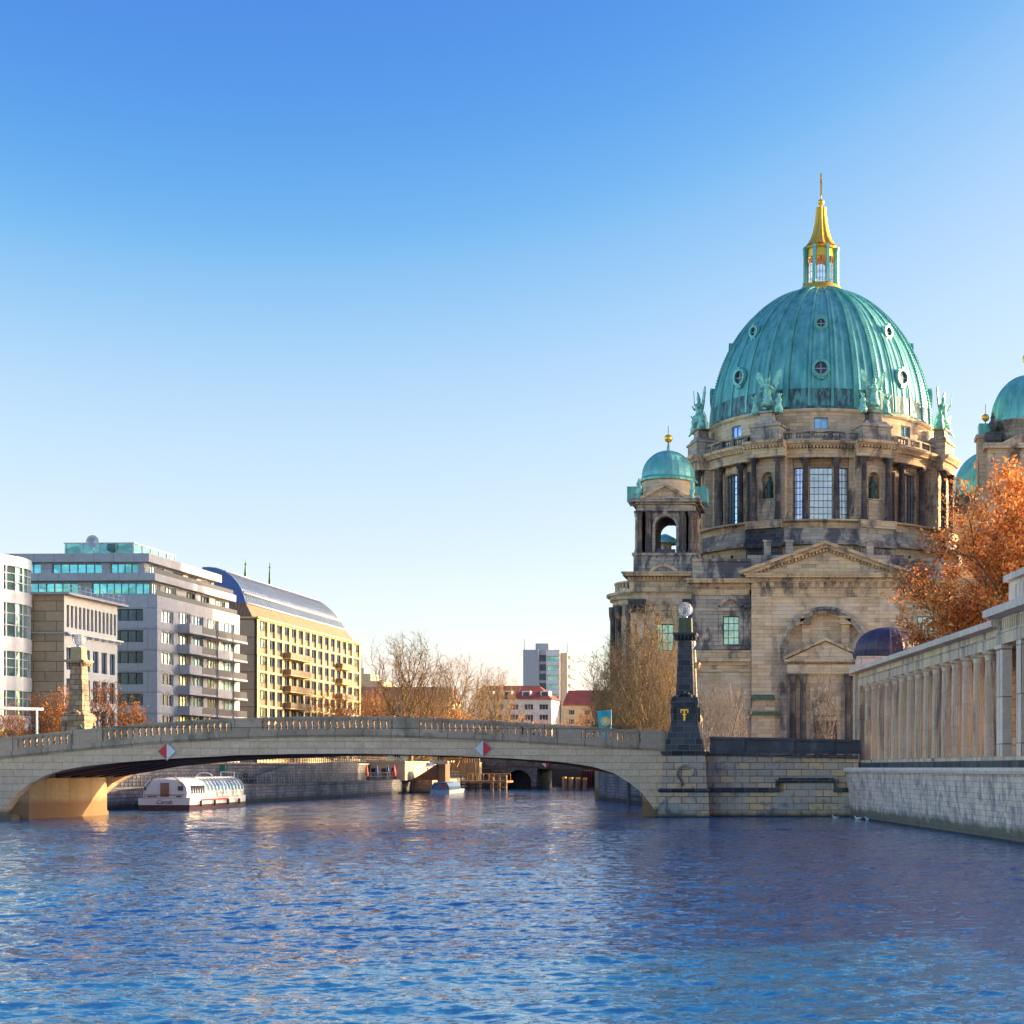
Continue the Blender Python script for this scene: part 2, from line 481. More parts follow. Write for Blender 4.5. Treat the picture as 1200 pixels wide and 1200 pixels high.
M['hotelside'] = stone("hotel_grey_panels", (0.36, 0.34, 0.31), (0.31, 0.29, 0.27), mortar=(0.14, 0.13, 0.12), bw=6.0, bh=2.96, ms=0.08, sa=(0.62, 0.8), sscale=0.2, soot=(0.2, 0.19, 0.18), sootmax=0.4)
M['spandrel'] = plain("spandrel_bronze", (0.20, 0.15, 0.10), 0.55, 0.2)
M['roofband'] = stone("roof_slat_band", (0.30, 0.22, 0.14), (0.24, 0.18, 0.12), bw=0.6, bh=5, ms=0.06, sa=(0.6, 0.8), sscale=0.2)
M['white'] = plain("white_paint", (0.74, 0.73, 0.70), 0.45, var=0.06)
M['metalw'] = plain("light_metal", (0.40, 0.43, 0.48), 0.4, 0.3, var=0.08)
M['frame'] = plain("window_frame_pale", (0.55, 0.57, 0.56), 0.5, var=0.05)
M['framed'] = plain("window_frame_dark", (0.06, 0.07, 0.08), 0.5, var=0.1)
M['framet'] = plain("window_frame_teal", (0.20, 0.34, 0.34), 0.5, var=0.1)
M['glasst'] = glass("glass_turquoise", (0.20, 0.40, 0.48), 0.6)
M['glassdg'] = glass("glass_deep_green", (0.18, 0.32, 0.31), 0.45, cell=1.6)
M['glassd'] = glass("glass_dark", (0.04, 0.06, 0.12), 0.05, rough=0.22)
M['glassw'] = glass("glass_bright", (0.80, 0.86, 0.84), 0.8, var=0.75, cell=1.1)
M['glassb'] = glass("glass_blue", (0.34, 0.52, 0.72), 0.65)
M['glassroof'] = glass("glass_roof_blue", (0.20, 0.27, 0.38), 0.6, rough=0.3, var=0.15, cell=3)
M['glasscath'] = glass("cathedral_glass", (0.62, 0.66, 0.68), 0.7, rough=0.1, var=0.25, cell=2.0)
M['glassgreen'] = glass("leaded_glass_pale_green", (0.50, 0.74, 0.66), 0.6, rough=0.15, var=0.35, cell=0.8)
M['lead'] = plain("lead_bars", (0.05, 0.055, 0.06), 0.6)
M['gold'] = plain("gold_leaf", (1.0, 0.56, 0.07), 0.36, 0.65, var=0.06)
M['bronze'] = plain("bronze_green_dark", (0.05, 0.12, 0.10), 0.5, 0.3, var=0.4, scale=3)
M['patstat'] = plain("patina_statue", (0.26, 0.62, 0.50), 0.5, 0.1, var=0.4, scale=1.6)
M['red'] = plain("sign_red", (0.75, 0.03, 0.03), 0.4, var=0.03)
M['yellow'] = plain("yellow_paint", (0.85, 0.48, 0.03), 0.5, var=0.1)
M['pile'] = plain("dark_steel_pile", (0.05, 0.035, 0.04), 0.6, var=0.4)
M['pilered'] = plain("red_brown_pile", (0.20, 0.04, 0.03), 0.6, var=0.3)
M['girder'] = plain("red_brown_girder", (0.10, 0.025, 0.02), 0.55, var=0.2)
M['asphalt'] = plain("asphalt", (0.07, 0.068, 0.065), 0.9, var=0.15)
M['paving'] = stone("promenade_paving", (0.30, 0.28, 0.25), (0.24, 0.22, 0.2), bw=1, bh=1, sa=(0.6, 0.8))
M['iron'] = plain("iron_rail", (0.10, 0.11, 0.13), 0.5, 0.3)
M['wood'] = plain("wet_timber", (0.34, 0.20, 0.09), 0.8, var=0.3, scale=2, streak=True)
M['woodd'] = plain("dark_timber", (0.045, 0.035, 0.04), 0.8, var=0.4, scale=2)
M['boatw'] = plain("boat_white", (0.68, 0.62, 0.56), 0.35, var=0.04)
M['boatd'] = plain("boat_dark_red", (0.05, 0.015, 0.02), 0.4, var=0.1)
M['roofred'] = plain("red_roof_tiles", (0.32, 0.07, 0.045), 0.8, var=0.2, scale=0.5)
M['roofbrown'] = plain("brown_roof_tiles", (0.28, 0.13, 0.07), 0.85, var=0.2, scale=0.5)
M['plum'] = plain("plum_metal_roof", (0.065, 0.05, 0.085), 0.55, 0.2, var=0.35, scale=0.9)
M['slate'] = plain("dark_slate_roof", (0.09, 0.09, 0.12), 0.5, var=0.3)
M['moss'] = plain("mossy_copper_cap", (0.08, 0.14, 0.10), 0.7, var=0.35, scale=2)
M['door'] = plain("purple_brown_door", (0.08, 0.02, 0.045), 0.5, var=0.4, scale=2.5)
M['teal'] = plain("teal_cloth", (0.03, 0.42, 0.55), 0.7, var=0.06)
M['yel2'] = plain("banner_yellow", (0.85, 0.58, 0.10), 0.7, var=0.05)
M['bark'] = plain("bark_brown", (0.15, 0.10, 0.065), 0.9, var=0.3, scale=2)
M['barkgold'] = plain("bark_pale", (0.25, 0.175, 0.09), 0.9, var=0.3, scale=2)
M['barkgrey'] = plain("bark_grey", (0.22, 0.18, 0.15), 0.9, var=0.3, scale=2)
M['leaforange'] = leafy("leaves_orange_brown", [(0.34, 0.10, 0.02), (0.66, 0.22, 0.04), (0.82, 0.32, 0.06), (0.88, 0.46, 0.15)])
M['leafbright'] = leafy("leaves_bright_orange", [(0.45, 0.14, 0.03), (0.68, 0.25, 0.04), (0.75, 0.36, 0.12)])
M['twiggold'] = leafy("buds_gold_brown", [(0.16, 0.095, 0.035), (0.34, 0.21, 0.07), (0.50, 0.33, 0.11)])
M['skin'] = plain("skin", (0.55, 0.34, 0.25), 0.6, var=0.05)
M['navy'] = plain("navy_cloth", (0.03, 0.04, 0.09), 0.8, var=0.1)
M['black'] = plain("black_cloth", (0.03, 0.03, 0.035), 0.8, var=0.1)
M['pink'] = plain("pink_cloth", (0.62, 0.26, 0.22), 0.8, var=0.1)
M['hair'] = plain("dark_hair", (0.05, 0.03, 0.02), 0.7, var=0.1)
M['awning'] = plain("blue_awning", (0.06, 0.10, 0.30), 0.7, var=0.1)


def patina_mat():
    m = NT("green_patina_copper")
    pos = m.pos()
    sv = m.vmul(pos, (1, 1, 0.14))
    n = m.noise(sv, 1.1, 7, 0.65)
    n2 = m.noise(pos, 0.25, 4, 0.6)
    c = m.mix(m.ramp(n, 0.3, 0.7), (0.05, 0.25, 0.23), (0.22, 0.60, 0.51))
    c = m.mix(m.ramp(n2, 0.5, 0.75, 0, 0.5), c, (0.24, 0.55, 0.46))
    n3 = m.noise(sv, 2.2, 8, 0.75)
    c = m.mix(m.ramp(n3, 0.57, 0.70, 0, 0.85), c, (0.03, 0.07, 0.08))
    m.l(c, m.p.inputs["Base Color"])
    m.p.inputs["Roughness"].default_value = 0.36
    m.p.inputs["Metallic"].default_value = 0.25
    m.bump(n, 0.05)
    return m.mat


def patina_dark():
    m = NT("sooty_copper_band")
    pos = m.pos()
    n = m.noise(m.vmul(pos, (1, 1, 0.3)), 1.6, 6, 0.7)
    m.l(m.mix(m.ramp(n, 0.42, 0.62), (0.035, 0.05, 0.06), (0.12, 0.36, 0.33)), m.p.inputs["Base Color"])
    m.p.inputs["Roughness"].default_value = 0.5
    return m.mat


M['patina'] = patina_mat()
M['patdark'] = patina_dark()


def globe_mat():
    m = NT("milky_globe_glass")
    m.p.inputs["Base Color"].default_value = (0.82, 0.84, 0.88, 1)
    m.p.inputs["Roughness"].default_value = 0.08
    m.p.inputs["Transmission Weight"].default_value = 0.75
    m.p.inputs["IOR"].default_value = 1.15
    return m.mat


M['globe'] = globe_mat()


def water_mat():
    m = NT("river_water")
    pos = m.pos()
    tot = None
    for sc3, scale, det, amp in (((0.5, 1.0, 1), 2.6, 4, 0.60), ((0.5, 1.0, 1), 8.0, 3, 0.75)):
        x = m.n("ShaderNodeTexNoise"); m.l(m.vmul(pos, sc3), x.inputs["Vector"])
        x.inputs["Scale"].default_value = scale; x.inputs["Detail"].default_value = det
        x.inputs["Roughness"].default_value = 0.6; x.inputs["Distortion"].default_value = 0.4
        v = m.n("ShaderNodeVectorMath", operation='SUBTRACT'); m.l(x.outputs["Color"], v.inputs[0]); v.inputs[1].default_value = (0.5, 0.5, 0.5)
        sl = m.vmul(v.outputs[0], (amp * 0.7, amp, 0))
        if tot is None: tot = sl
        else:
            ad = m.n("ShaderNodeVectorMath", operation='ADD'); m.l(tot, ad.inputs[0]); m.l(sl, ad.inputs[1]); tot = ad.outputs[0]
    # calmer and rougher patches drifting over the river
    g = m.ramp(m.noise(m.vmul(pos, (0.3, 1.0, 1)), 0.05, 3, 0.5), 0.35, 0.65, 0.75, 1.25)
    vs_ = m.n("ShaderNodeVectorMath", operation='SCALE'); m.l(tot, vs_.inputs[0]); m.l(g, vs_.inputs["Scale"])
    gN = m.n("ShaderNodeNewGeometry")
    ad = m.n("ShaderNodeVectorMath", operation='ADD'); m.l(vs_.outputs[0], ad.inputs[0]); m.l(gN.outputs["Normal"], ad.inputs[1])
    nn = m.n("ShaderNodeVectorMath", operation='NORMALIZE'); m.l(ad.outputs[0], nn.inputs[0])
    m.l(nn.outputs[0], m.p.inputs["Normal"])
    m.p.inputs["Base Color"].default_value = (0.015, 0.125, 0.27, 1)
    m.p.inputs["Roughness"].default_value = 0.05
    m.p.inputs["IOR"].default_value = 1.33
    m.p.inputs["Specular IOR Level"].default_value = 1.0
    return m.mat


M['water'] = water_mat()
# ---------------------------------------------------------------- ground, water
def water_mesh():
    import numpy as np
    rs = np.random.RandomState(4)
    K = []
    for i in range(84):
        lam = 0.30 * (3.6 / 0.30) ** rs.rand()
        th = rs.normal(0, .62) + (PI if rs.rand() < .3 else 0)
        k = 2 * PI / lam
        K.append((lam, k * math.sin(th), k * math.cos(th), rs.rand() * 2 * PI, .032 * rs.uniform(.6, 1.3) * (1.0 if lam < 1.1 else .42) / k))
    V = []; F = []; off = 0
    for y0, y1, x0, x1, d in ((12, 48, -40, 20, .11), (48, 104, -76, 21, .2), (104, 200, -88, 8, .42), (200, 350, -92, -20, .8)):
        nx = int((x1 - x0) / d) + 1; ny = int(round((y1 - y0) / (d * 1.1))) + 1
        X, Y = np.meshgrid(np.linspace(x0, x1, nx), np.linspace(y0, y1, ny))
        Z = np.zeros_like(X)
        for lam, kx, ky, ph, am in K:
            f = min(1.0, max(0.0, (lam / d - 2.6) / 2.0))
            if f > 0: Z += am * f * np.sin(kx * X + ky * Y + ph)
        gust = .8 + .35 * np.sin(X * .05 + 1.3 * np.sin(Y * .06)) * np.sin(Y * .09 + .6)
        Z *= gust
        V.append(np.stack([X, Y, Z], -1).reshape(-1, 3))
        I = np.arange(nx * ny).reshape(ny, nx) + off
        F.append(np.stack([I[:-1, :-1], I[:-1, 1:], I[1:, 1:], I[1:, :-1]], -1).reshape(-1, 4)); off += nx * ny
    V = np.concatenate(V); F = np.concatenate(F)
    # flat water outside the rippled stretch, just below it
    ex = np.array([(-400, -300, -.22), (400, -300, -.22), (400, 900, -.22), (-400, 900, -.22)]); V = np.concatenate([V, ex])
    F = np.concatenate([F, np.array([[off, off + 1, off + 2, off + 3]])])
    me = bpy.data.meshes.new("river_water")
    me.vertices.add(len(V)); me.vertices.foreach_set("co", V.astype(np.float32).ravel())
    me.loops.add(len(F) * 4); me.loops.foreach_set("vertex_index", F.astype(np.int32).ravel())
    me.polygons.add(len(F)); me.polygons.foreach_set("loop_start", np.arange(0, len(F) * 4, 4, dtype=np.int32))
    me.polygons.foreach_set("use_smooth", np.ones(len(F), dtype=bool))
    me.update(calc_edges=True); me.validate()
    me.materials.append(M['water'])
    o = bpy.data.objects.new("river_water", me); col.objects.link(o)
    return o


tag(water_mesh(), kind="structure")
LQ = [(-86, -300), (-84, 60), (-80.5, 112), (-76.5, 140), (-73.5, 185), (-72, 213), (-74, 265), (-74, 310)]          # left quay edge
RQ = [(32, -300), (24.5, 20), (3.05, 128), (2.2, 131.6), (-14.0, 131.6), (-15.0, 146), (-18, 160), (-31.7, 201), (-34, 240), (-46, 310)]
g = MB()
g.prismz([(x - 5.2, y) for x, y in LQ] + [(-80, 2500), (-1800, 2500), (-1800, -300)], -2, 5.0)
g.build("ground", M['asphalt'])
tag(bpy.data.objects["ground"], kind="structure")
g = MB(); g.prismz([(x + 0.6, y + (0.5 if 1 < i < 5 else 0)) for i, (x, y) in enumerate(RQ)] + [(-40, 2500), (1800, 2500), (1800, -300)], -2, 4.42)
tag(g.build("island_ground", M['paving']), kind="structure")
g = MB(); g.prismz([(-82, 345), (-38, 338), (-38, 2500), (-82, 2500)], -2, 4.6)
tag(g.build("far_bank_ground", M['asphalt']), kind="structure")
g = MB(); g.prismz([(x - 0.3, y) for x, y in LQ] + [(x - 5.1, y) for x, y in reversed(LQ)], -2, 2.35)
tag(g.build("promenade_path", M['paving']), kind="structure")


def strip(mb, pts, prof, mi=0):                     # profile (offset to the left of travel, z) swept along a polyline
    P = [Vector((x, y)) for x, y in pts]
    N = []
    for i in range(len(P)):
        d = (P[min(i + 1, len(P) - 1)] - P[max(i - 1, 0)]).normalized()
        N.append(Vector((-d.y, d.x)))
    m = len(prof); vs = []; fs = []
    for p, n in zip(P, N):
        for o, z in prof: vs.append((p.x + n.x * o, p.y + n.y * o, z))
    for i in range(len(P) - 1):
        for j in range(m):
            j2 = (j + 1) % m
            fs.append((i * m + j, (i + 1) * m + j, (i + 1) * m + j2, i * m + j2))
    fs += [tuple(range(m)), tuple(range(len(P) * m - 1, (len(P) - 1) * m - 1, -1))]
    mb.add(vs, fs, mi)


def along(pts, s0, s1, step):
    out = []; acc = 0.0
    t = s0
    for a, b in zip(pts, pts[1:]):
        a = Vector(a); b = Vector(b); L = (b - a).length
        while t <= acc + L and t <= s1:
            q = a.lerp(b, (t - acc) / L); out.append((q.x, q.y)); t += step
        acc += L
    return out


# left low quay wall with coping, upper retaining wall with coping
t = thing("quay_wall", "grey stone quay wall along the water behind the white boat, under the bridge arch", "wall", (-74, 180, 0))
b = MB(); strip(b, LQ[1:], [(-0.28, -1.5), (0.5, -1.5), (0.5, 2.2), (-0.28, 2.2)]); b.build("wall_face", M['quaydark'], t)
b = MB(); strip(b, LQ[1:], [(-0.45, 2.2), (0.6, 2.2), (0.6, 2.45), (-0.45, 2.45)]); b.build("coping", M['quaydark'], t)
UP = [(x - 5.1, y) for x, y in LQ[1:]]
t = thing("retaining_wall", "upper grey retaining wall at the back of the low promenade, with a pale coping", "wall", (-80, 180, 2.4))
b = MB(); strip(b, UP, [(-0.25, 2.3), (0.1, 2.3), (0.1, 4.98), (-0.25, 4.98)]); b.build("wall_face", M['quaydark'], t)
b = MB(); strip(b, UP, [(-0.4, 4.98), (0.2, 4.98), (0.2, 5.2), (-0.4, 5.2)]); b.build("coping", M['bridge_trim'], t)


def railing(name, label, pts, off, z, h, s0, s1, step, mat, bars=3):
    P = along(pts, s0, s1, step)
    P = [(x + off, y) for x, y in P]
    t = thing(name, label, "railing", (P[0][0], P[0][1], z))
    b = MB()
    for x, y in P: b.box(x - 0.04, x + 0.04, y - 0.04, y + 0.04, z, z + h)
    for k in range(bars):
        zz = z + h * (k + 1) / bars
        for p, q in zip(P, P[1:]): b.tube((*p, zz), (*q, zz), 0.035, 0.035, 4)
    b.build("railing_lattice", mat, t)
    return t


railing("quay_railing", "dark blue-grey iron railing on the low promenade edge, nearest the water", LQ[1:], -0.6, 2.45, 1.25, 62, 235, 0.8, M['iron'], 2)
railing("street_railing", "dark iron railing on top of the upper retaining wall by the street", UP, -0.1, 5.2, 1.1, 62, 235, 1.0, M['iron'], 3)

# right bank: walls
t = thing("embankment_wall", "pale pinkish stone embankment wall with dark stains below the long colonnade", "wall", (6, 110, 0))
EW = [(24.65, 20), (3.05, 128), (2.6, 131.2)]
b = MB(); strip(b, EW, [(0.0, -1.5), (0.55, 4.1), (-0.6, 4.1), (-0.6, -1.5)]); b.build("wall_face", M['embank'], t)
b = MB(); strip(b, EW, [(0.75, 4.1), (0.85, 4.3), (0.75, 4.5), (-2.6, 4.5), (-2.6, 4.1)]); b.build("coping", M['cornice_w'], t)
b = MB(); strip(b, EW, [(-0.15, -1.5), (0.22, -1.5), (0.22, 0.10), (-0.15, 0.25)]); b.build("foundation_ledge", M['woodd'], t)

t = thing("approach_wall", "yellow and grey ashlar wall between the obelisk pedestal and the colonnade", "wall", (-4, 131.3, 0))
b = MB()
b.prism([(-10.6, -1.5), (3.2, -1.5), (3.2, 5.3), (-10.6, 5.62)], 131.2, 132.2)
b.build("wall_face", M['ashlar'], t)
b = MB()
b.prism([(-10.6, -1.5), (3.0, -1.5), (3.0, 2.25), (0.9, 2.25), (0.9, 3.15), (-3.6, 3.15), (-3.6, 2.25), (-10.6, 2.25)], 130.85, 131.195)
b.build("projecting_base", M['ashlar'], t)
b = MB()
for x0, x1, z in ((-10.6, -4.1, 2.25), (-4.1, 0.9, 3.15), (0.9, 3.0, 2.25)):
    b.prismx([(130.65, z), (130.6, z + 0.22), (130.75, z + 0.42), (131.19, z + 0.42), (131.19, z)], x0, x1)
b.box(-4.4, -4.1, 130.7, 131.19, 2.25, 3.4)
b.box(0.9, 1.15, 130.7, 131.19, 2.25, 3.4)
b.build("moulding", M['soot'], t)
b = MB(); b.box(-10.7, 3.1, 130.7, 131.5, -0.6, 0.12); b.build("foundation_ledge", M['woodd'], t)

t = thing("stone_parapet", "near-black glossy stone parapet on top of the yellow ashlar wall", "parapet", (-4, 131.5, 5.6))
b = MB()
zt = lambda x: 7.35 - (x + 10.6) * 0.022
for x0, x1 in ((-10.4, -8.2), (-7.2, -3.9), (-2.7, 0.2), (1.0, 3.1)):
    b.prism([(x0, 5.75), (x1, 5.75), (x1, zt(x1) - 0.22), (x0, zt(x0) - 0.22)], 131.35, 131.75)
b.build("parapet_panel", M['sootblue'], t)
b = MB()
for x0, x1 in ((-8.2, -7.2), (-3.9, -2.7), (0.2, 1.0), (3.1, 3.4)):
    b.prism([(x0, 5.75), (x1, 5.75), (x1, zt(x1) - 0.22), (x0, zt(x0) - 0.22)], 131.22, 131.85)
b.build("parapet_pier", M['sootblue'], t)
b = MB(); b.prism([(-10.45, zt(-10.4) - 0.22), (3.4, zt(3.4) - 0.22), (3.4, zt(3.4)), (-10.45, zt(-10.4))], 131.1, 132.0); b.build("coping", M['sootblue'], t)
b = MB(); b.prism([(-10.6, 5.62), (3.2, 5.3), (3.2, 5.62), (-10.6, 5.8)], 131.0, 132.1); b.build("base_moulding", M['soot'], t)

# right quay behind the bridge
t = thing("island_quay_wall", "tall stained concrete quay wall beyond the right arch springing, behind the yellow-topped piles", "wall", (-22, 175, 0))
b = MB(); strip(b, [(-14.6, 146), (-18, 160), (-31.7, 201)], [(0.0, -1.5), (0.0, 5.2), (-0.7, 5.2), (-0.7, -1.5)]); b.build("wall_face", M['quaydark'], t)
b = MB(); strip(b, [(-31.7, 201), (-34, 240), (-46, 310)], [(0.0, -1.5), (0.0, 4.6), (-0.7, 4.6), (-0.7, -1.5)]); b.build("wall_face", M['quaydark'], t)
b = MB(); b.box(-31.9, -30.1, 200, 201.5, -1.5, 5.6); b.build("end_pier", M['abut'], t)

# ---------------------------------------------------------------- the stone bridge
A = (-70.5, 123.0); UX, UY = 0.98998, 0.14117; VX, VY = 0.1113, 0.9938


def BT(u, v, z): return (A[0] + u * UX + v * VX, A[1] + u * UY + v * VY, z)


BW = 13.0
INTR = [(0.0, -0.6), (0.15, 0.7), (1.0, 2.05), (2.1, 3.05), (3.5, 3.85), (4.8, 4.28), (6.3, 4.6), (8.5, 4.88), (10.9, 5.1), (14, 5.33), (19.4, 5.62), (24, 5.74), (28.5, 5.78),
        (33, 5.72), (38, 5.58), (43, 5.35), (47, 5.08), (50, 4.66), (52, 4.02), (53.4, 3.15), (54.6, 2.15), (55.5, 0.95), (55.8, -0.6)]
CORN = [(-16, 4.0), (-6, 4.75), (0, 5.42), (6.26, 6.12), (12.3, 6.72), (18, 7.12), (24, 7.34), (29, 7.40), (34, 7.34), (40, 7.10), (46, 6.78), (52, 6.40), (57, 6.15)]
US = [-16 + 73 * i / 146 for i in range(147)]


def clip(u0, u1): return [u0] + [u for u in US if u0 + 0.05 < u < u1 - 0.05] + [u1]


def ustrip(mb, u0, u1, lo, hi, v0, v1, mi=0):
    us = clip(u0, u1); vs = []; fs = []
    for u in us:
        a, c = lo(u), hi(u)
        vs += [(u, v0, a), (u, v0, c), (u, v1, c), (u, v1, a)]
    for i in range(len(us) - 1):
        for j in range(4):
            j2 = (j + 1) % 4
            fs.append((4 * i + j, 4 * i + 4 + j, 4 * i + 4 + j2, 4 * i + j2))
    fs += [(0, 1, 2, 3), (4 * len(us) - 1, 4 * len(us) - 2, 4 * len(us) - 3, 4 * len(us) - 4)]
    mb.add(vs, fs, mi)


corn = lambda u: interp(CORN, u)
intr = lambda u: interp(INTR, u) if 0 <= u <= 55.8 else -1.5
bridge = thing("stone_bridge", "wide low sandstone arch bridge with a balustrade crossing the whole river", "bridge", (A[0] + 28, A[1] + 10, 0))
for v0, v1, nm in ((0.0, 0.9, "front"), (BW - 0.9, BW, "back")):
    b = MB(BT)
    us = sorted(set([-16, -8, 0, 55.8, 57] + [q[0] for q in INTR] + [2.8 + i * 1.0 for i in range(50)]))
    vs = []; fs = []
    for u in us:
        a = -1.5 if (u < 0 or u > 55.8) else interp(INTR, u)
        vs += [(u, v0, a), (u, v0, corn(u)), (u, v1, corn(u)), (u, v1, a)]
    for i in range(len(us) - 1):
        for j in range(4):
            j2 = (j + 1) % 4
            fs.append((4 * i + j, 4 * i + 4 + j, 4 * i + 4 + j2, 4 * i + j2))
    b.add(vs, fs)
    b.build("spandrel_wall", M['bridge'], bridge)
    # arch ring, slightly proud
    b = MB(BT)
    y0, y1 = (-0.07, -0.002) if nm == "front" else (BW + 0.002, BW + 0.07)
    vs = []; fs = []
    n = len(INTR)
    for i, (u, z) in enumerate(INTR):
        a = INTR[max(i - 1, 0)]; c = INTR[min(i + 1, n - 1)]
        dx, dz = c[0] - a[0], c[1] - a[1]; L = math.hypot(dx, dz) or 1
        nx, nz = -dz / L, dx / L
        th = 0.72
        for y, k in ((y0, -0.04), (y0, th), (y1, th), (y1, -0.04)): vs.append((u + nx * k, y, z + nz * k))
    for i in range(n - 1):
        for j in range(4):
            j2 = (j + 1) % 4
            fs.append((4 * i + j, 4 * i + 4 + j, 4 * i + 4 + j2, 4 * i + j2))
    fs += [(0, 1, 2, 3), (4 * n - 1, 4 * n - 2, 4 * n - 3, 4 * n - 4)]
    b.add(vs, fs)
    b.build("arch_ring", M['bridge'], bridge)
    # cornice ledge
    b = MB(BT)
    s = -1 if nm == "front" else 1
    e = 0.0 if nm == "front" else BW
    f0, f1 = sorted((e + s * 0.28, e - s * 0.75))
    ustrip(b, -16, 56.9, corn, lambda u: corn(u) + 0.36, f0, f1)
    f0, f1 = sorted((e + s * 0.14, e - s * 0.005))
    ustrip(b, -16, 56.9, lambda u: corn(u) - 0.16, lambda u: corn(u) - 0.003, f0, f1)
    b.build("cornice", M['bridge_trim'], bridge)
    # balustrade
    c1 = lambda u: corn(u) + 0.36
    top = lambda u: corn(u) + 1.66
    g0, g1 = sorted((e + s * 0.02, e - s * 0.38))
    b = MB(BT)
    ustrip(b, -16, 56.9, lambda u: top(u) - 0.20, top, g0 - 0.08, g1 + 0.08)
    b.build("coping", M['bridge_trim'], bridge)
    solid = [(-3.5, -0.3), (-0.3, 1.25), (5.7, 8.1), (18.85, 21.35), (32.5, 34.8), (46.9, 49.05), (54.4, 56.9)]
    secs = [(1.25, 5.7), (8.1, 18.85), (21.35, 32.5), (34.8, 46.9), (49.05, 54.4), (-14, -3.5)]
    for a, c in solid:
        b = MB(BT)
        ustrip(b, a, c, c1, lambda u: top(u) - 0.2, g0 - 0.04, g1 + 0.04)
        if c - a > 2:
            w = 0.45
            ustrip(b, a + w, c - w, lambda u: c1(u) + 0.28, lambda u: top(u) - 0.42, g0 - 0.075, g0 - 0.042)
        b.build("balustrade_pier", M['bridge_trim'], bridge)
    for a, c in secs:
        b = MB(BT)
        ustrip(b, a, c, c1, lambda u: c1(u) + 0.22, g0, g1)
        ustrip(b, a, c, lambda u: top(u) - 0.32, lambda u: top(u) - 0.2, g0, g1)
        n = int(round((c - a) / 0.52)); st = (c - a) / n
        gm = (g0 + g1) / 2
        for i in range(n):
            u = a + (i + 0.5) * st
            z0, z1 = c1(u) + 0.22, top(u) - 0.32
            hh = z1 - z0
            prev = None
            for q, wd in ((0, .17), (.12, .17), (.16, .12), (.35, .18), (.6, .12), (.84, .12), (.88, .17), (1, .17)):
                cur = [(u - wd, g0 + .04, z0 + q * hh), (u + wd, g0 + .04, z0 + q * hh), (u + wd, g1 - .04, z0 + q * hh), (u - wd, g1 - .04, z0 + q * hh)]
                if prev:
                    b.add(prev + cur, [(j, (j + 1) % 4, (j + 1) % 4 + 4, j + 4) for j in range(4)])
                prev = cur
        b.build("balustrade_section", M['bridge_trim'], bridge)
# deck, girders, abutments
sof = lambda u: min(interp([(-1, 3.6), (1.2, 3.62), (4, 4.1), (9, 5.0), (15, 5.55), (24, 5.95), (28, 6.0), (33, 5.95), (42, 5.55), (47.5, 5.0), (52, 4.1), (54.6, 3.62), (57, 3.6)], u), corn(u) - 0.5)
b = MB(BT); ustrip(b, -16, 57, sof, lambda u: corn(u) + 0.15, 0.9, BW - 0.9); b.build("deck", M['abut'], bridge)
b = MB(BT); ustrip(b, -16, 57, lambda u: corn(u) + 0.154, lambda u: corn(u) + 0.2, 0.9, BW - 0.9); b.build("roadway", M['asphalt'], bridge)
for v in (2.2, 4.3, 6.4, 8.5, 10.6):
    b = MB(BT); ustrip(b, 3.0, 53, lambda u: sof(u) - 0.34 + 0.0001, lambda u: sof(u) - 0.003, v, v + 0.45); b.build("girder", M['girder'], bridge)
for a, c in ((-3, 1.6), (54.3, 57)):
    b = MB(BT); b.box(a, c, 0.95, BW - 0.95, -1.5, 3.58); b.build("abutment", M['abut'], bridge)
for v0 in (-0.35, BW - 0.75):
    b = MB(BT); b.box(-1.6, 1.0, v0, v0 + 1.1, -1, 0.42); b.build("footing", M['bridge'], bridge)

for nm, u, z, L, lab in (("navigation_sign", 13.5, 5.9, 1, "red and white diamond sign on the bridge face, red half on its left side"),
                         ("navigation_sign", 40.4, 6.2, -1, "red and white diamond sign on the bridge face, white half on its left side")):
    p = BT(u, -0.14, z)
    t = thing(nm, lab, "sign", p, math.atan2(UY, UX), "red and white diamond signs on the bridge")
    h = 0.72
    b = MB(); b.prism([(-h, 0), (0, -h), (0, h)], -0.05, 0.03); b.build("left_half_panel" if 0 else "red_panel" if L > 0 else "white_panel", M['red'] if L > 0 else M['white'], t, world=False)
    b = MB(); b.prism([(0, -h), (h, 0), (0, h)], -0.05, 0.03); b.build("white_panel" if L > 0 else "red_panel", M['white'] if L > 0 else M['red'], t, world=False)
    b = MB(); k = h + 0.09; b.prism([(-k, 0), (0, -k), (k, 0), (0, k)], 0.033, 0.07); b.build("sign_frame", M['metalw'], t, world=False)

# pedestal under the right obelisk
t = thing("bridge_pedestal", "battered ashlar pedestal with a carved ring at the right end of the bridge", "pedestal", (-12.6, 131, 0))
b = MB(); b.frus(-12.6, 131.2, -1.2, 2.25, 4.75, 3.9, 4.4, 3.5); b.frus(-12.6, 131.2, 2.6, 5.62, 4.15, 3.4, 3.75, 3.2); b.build("pedestal_block", M['ashlar'], t)
b = MB()
b.frus(-12.6, 131.2, 2.25, 2.42, 4.5, 3.6, 4.8, 3.9); b.frus(-12.6, 131.2, 2.42, 2.62, 4.8, 3.9, 4.5, 3.6)
b.build("moulding", M['soot'], t)
b = MB(); b.frus(-12.6, 131.2, 5.62, 5.95, 4.0, 3.4, 4.3, 3.6); b.build("cap_stone", M['soot'], t)
b = MB(); b.archband(-12.45, 4.0, 0.62, 0.82, 129.35, 129.6, n=18, a0=-0.7, a1=3.5); b.tube((-13.0, 129.45, 3.6), (-12.7, 129.4, 2.9), .1, .1); b.build("carved_ring", M['cath_dirty'], t)
b = MB(); b.frus(-12.6, 131.2, -0.6, 0.1, 5.2, 4.4, 5.1, 4.3); b.build("foundation_ledge", M['woodd'], t)


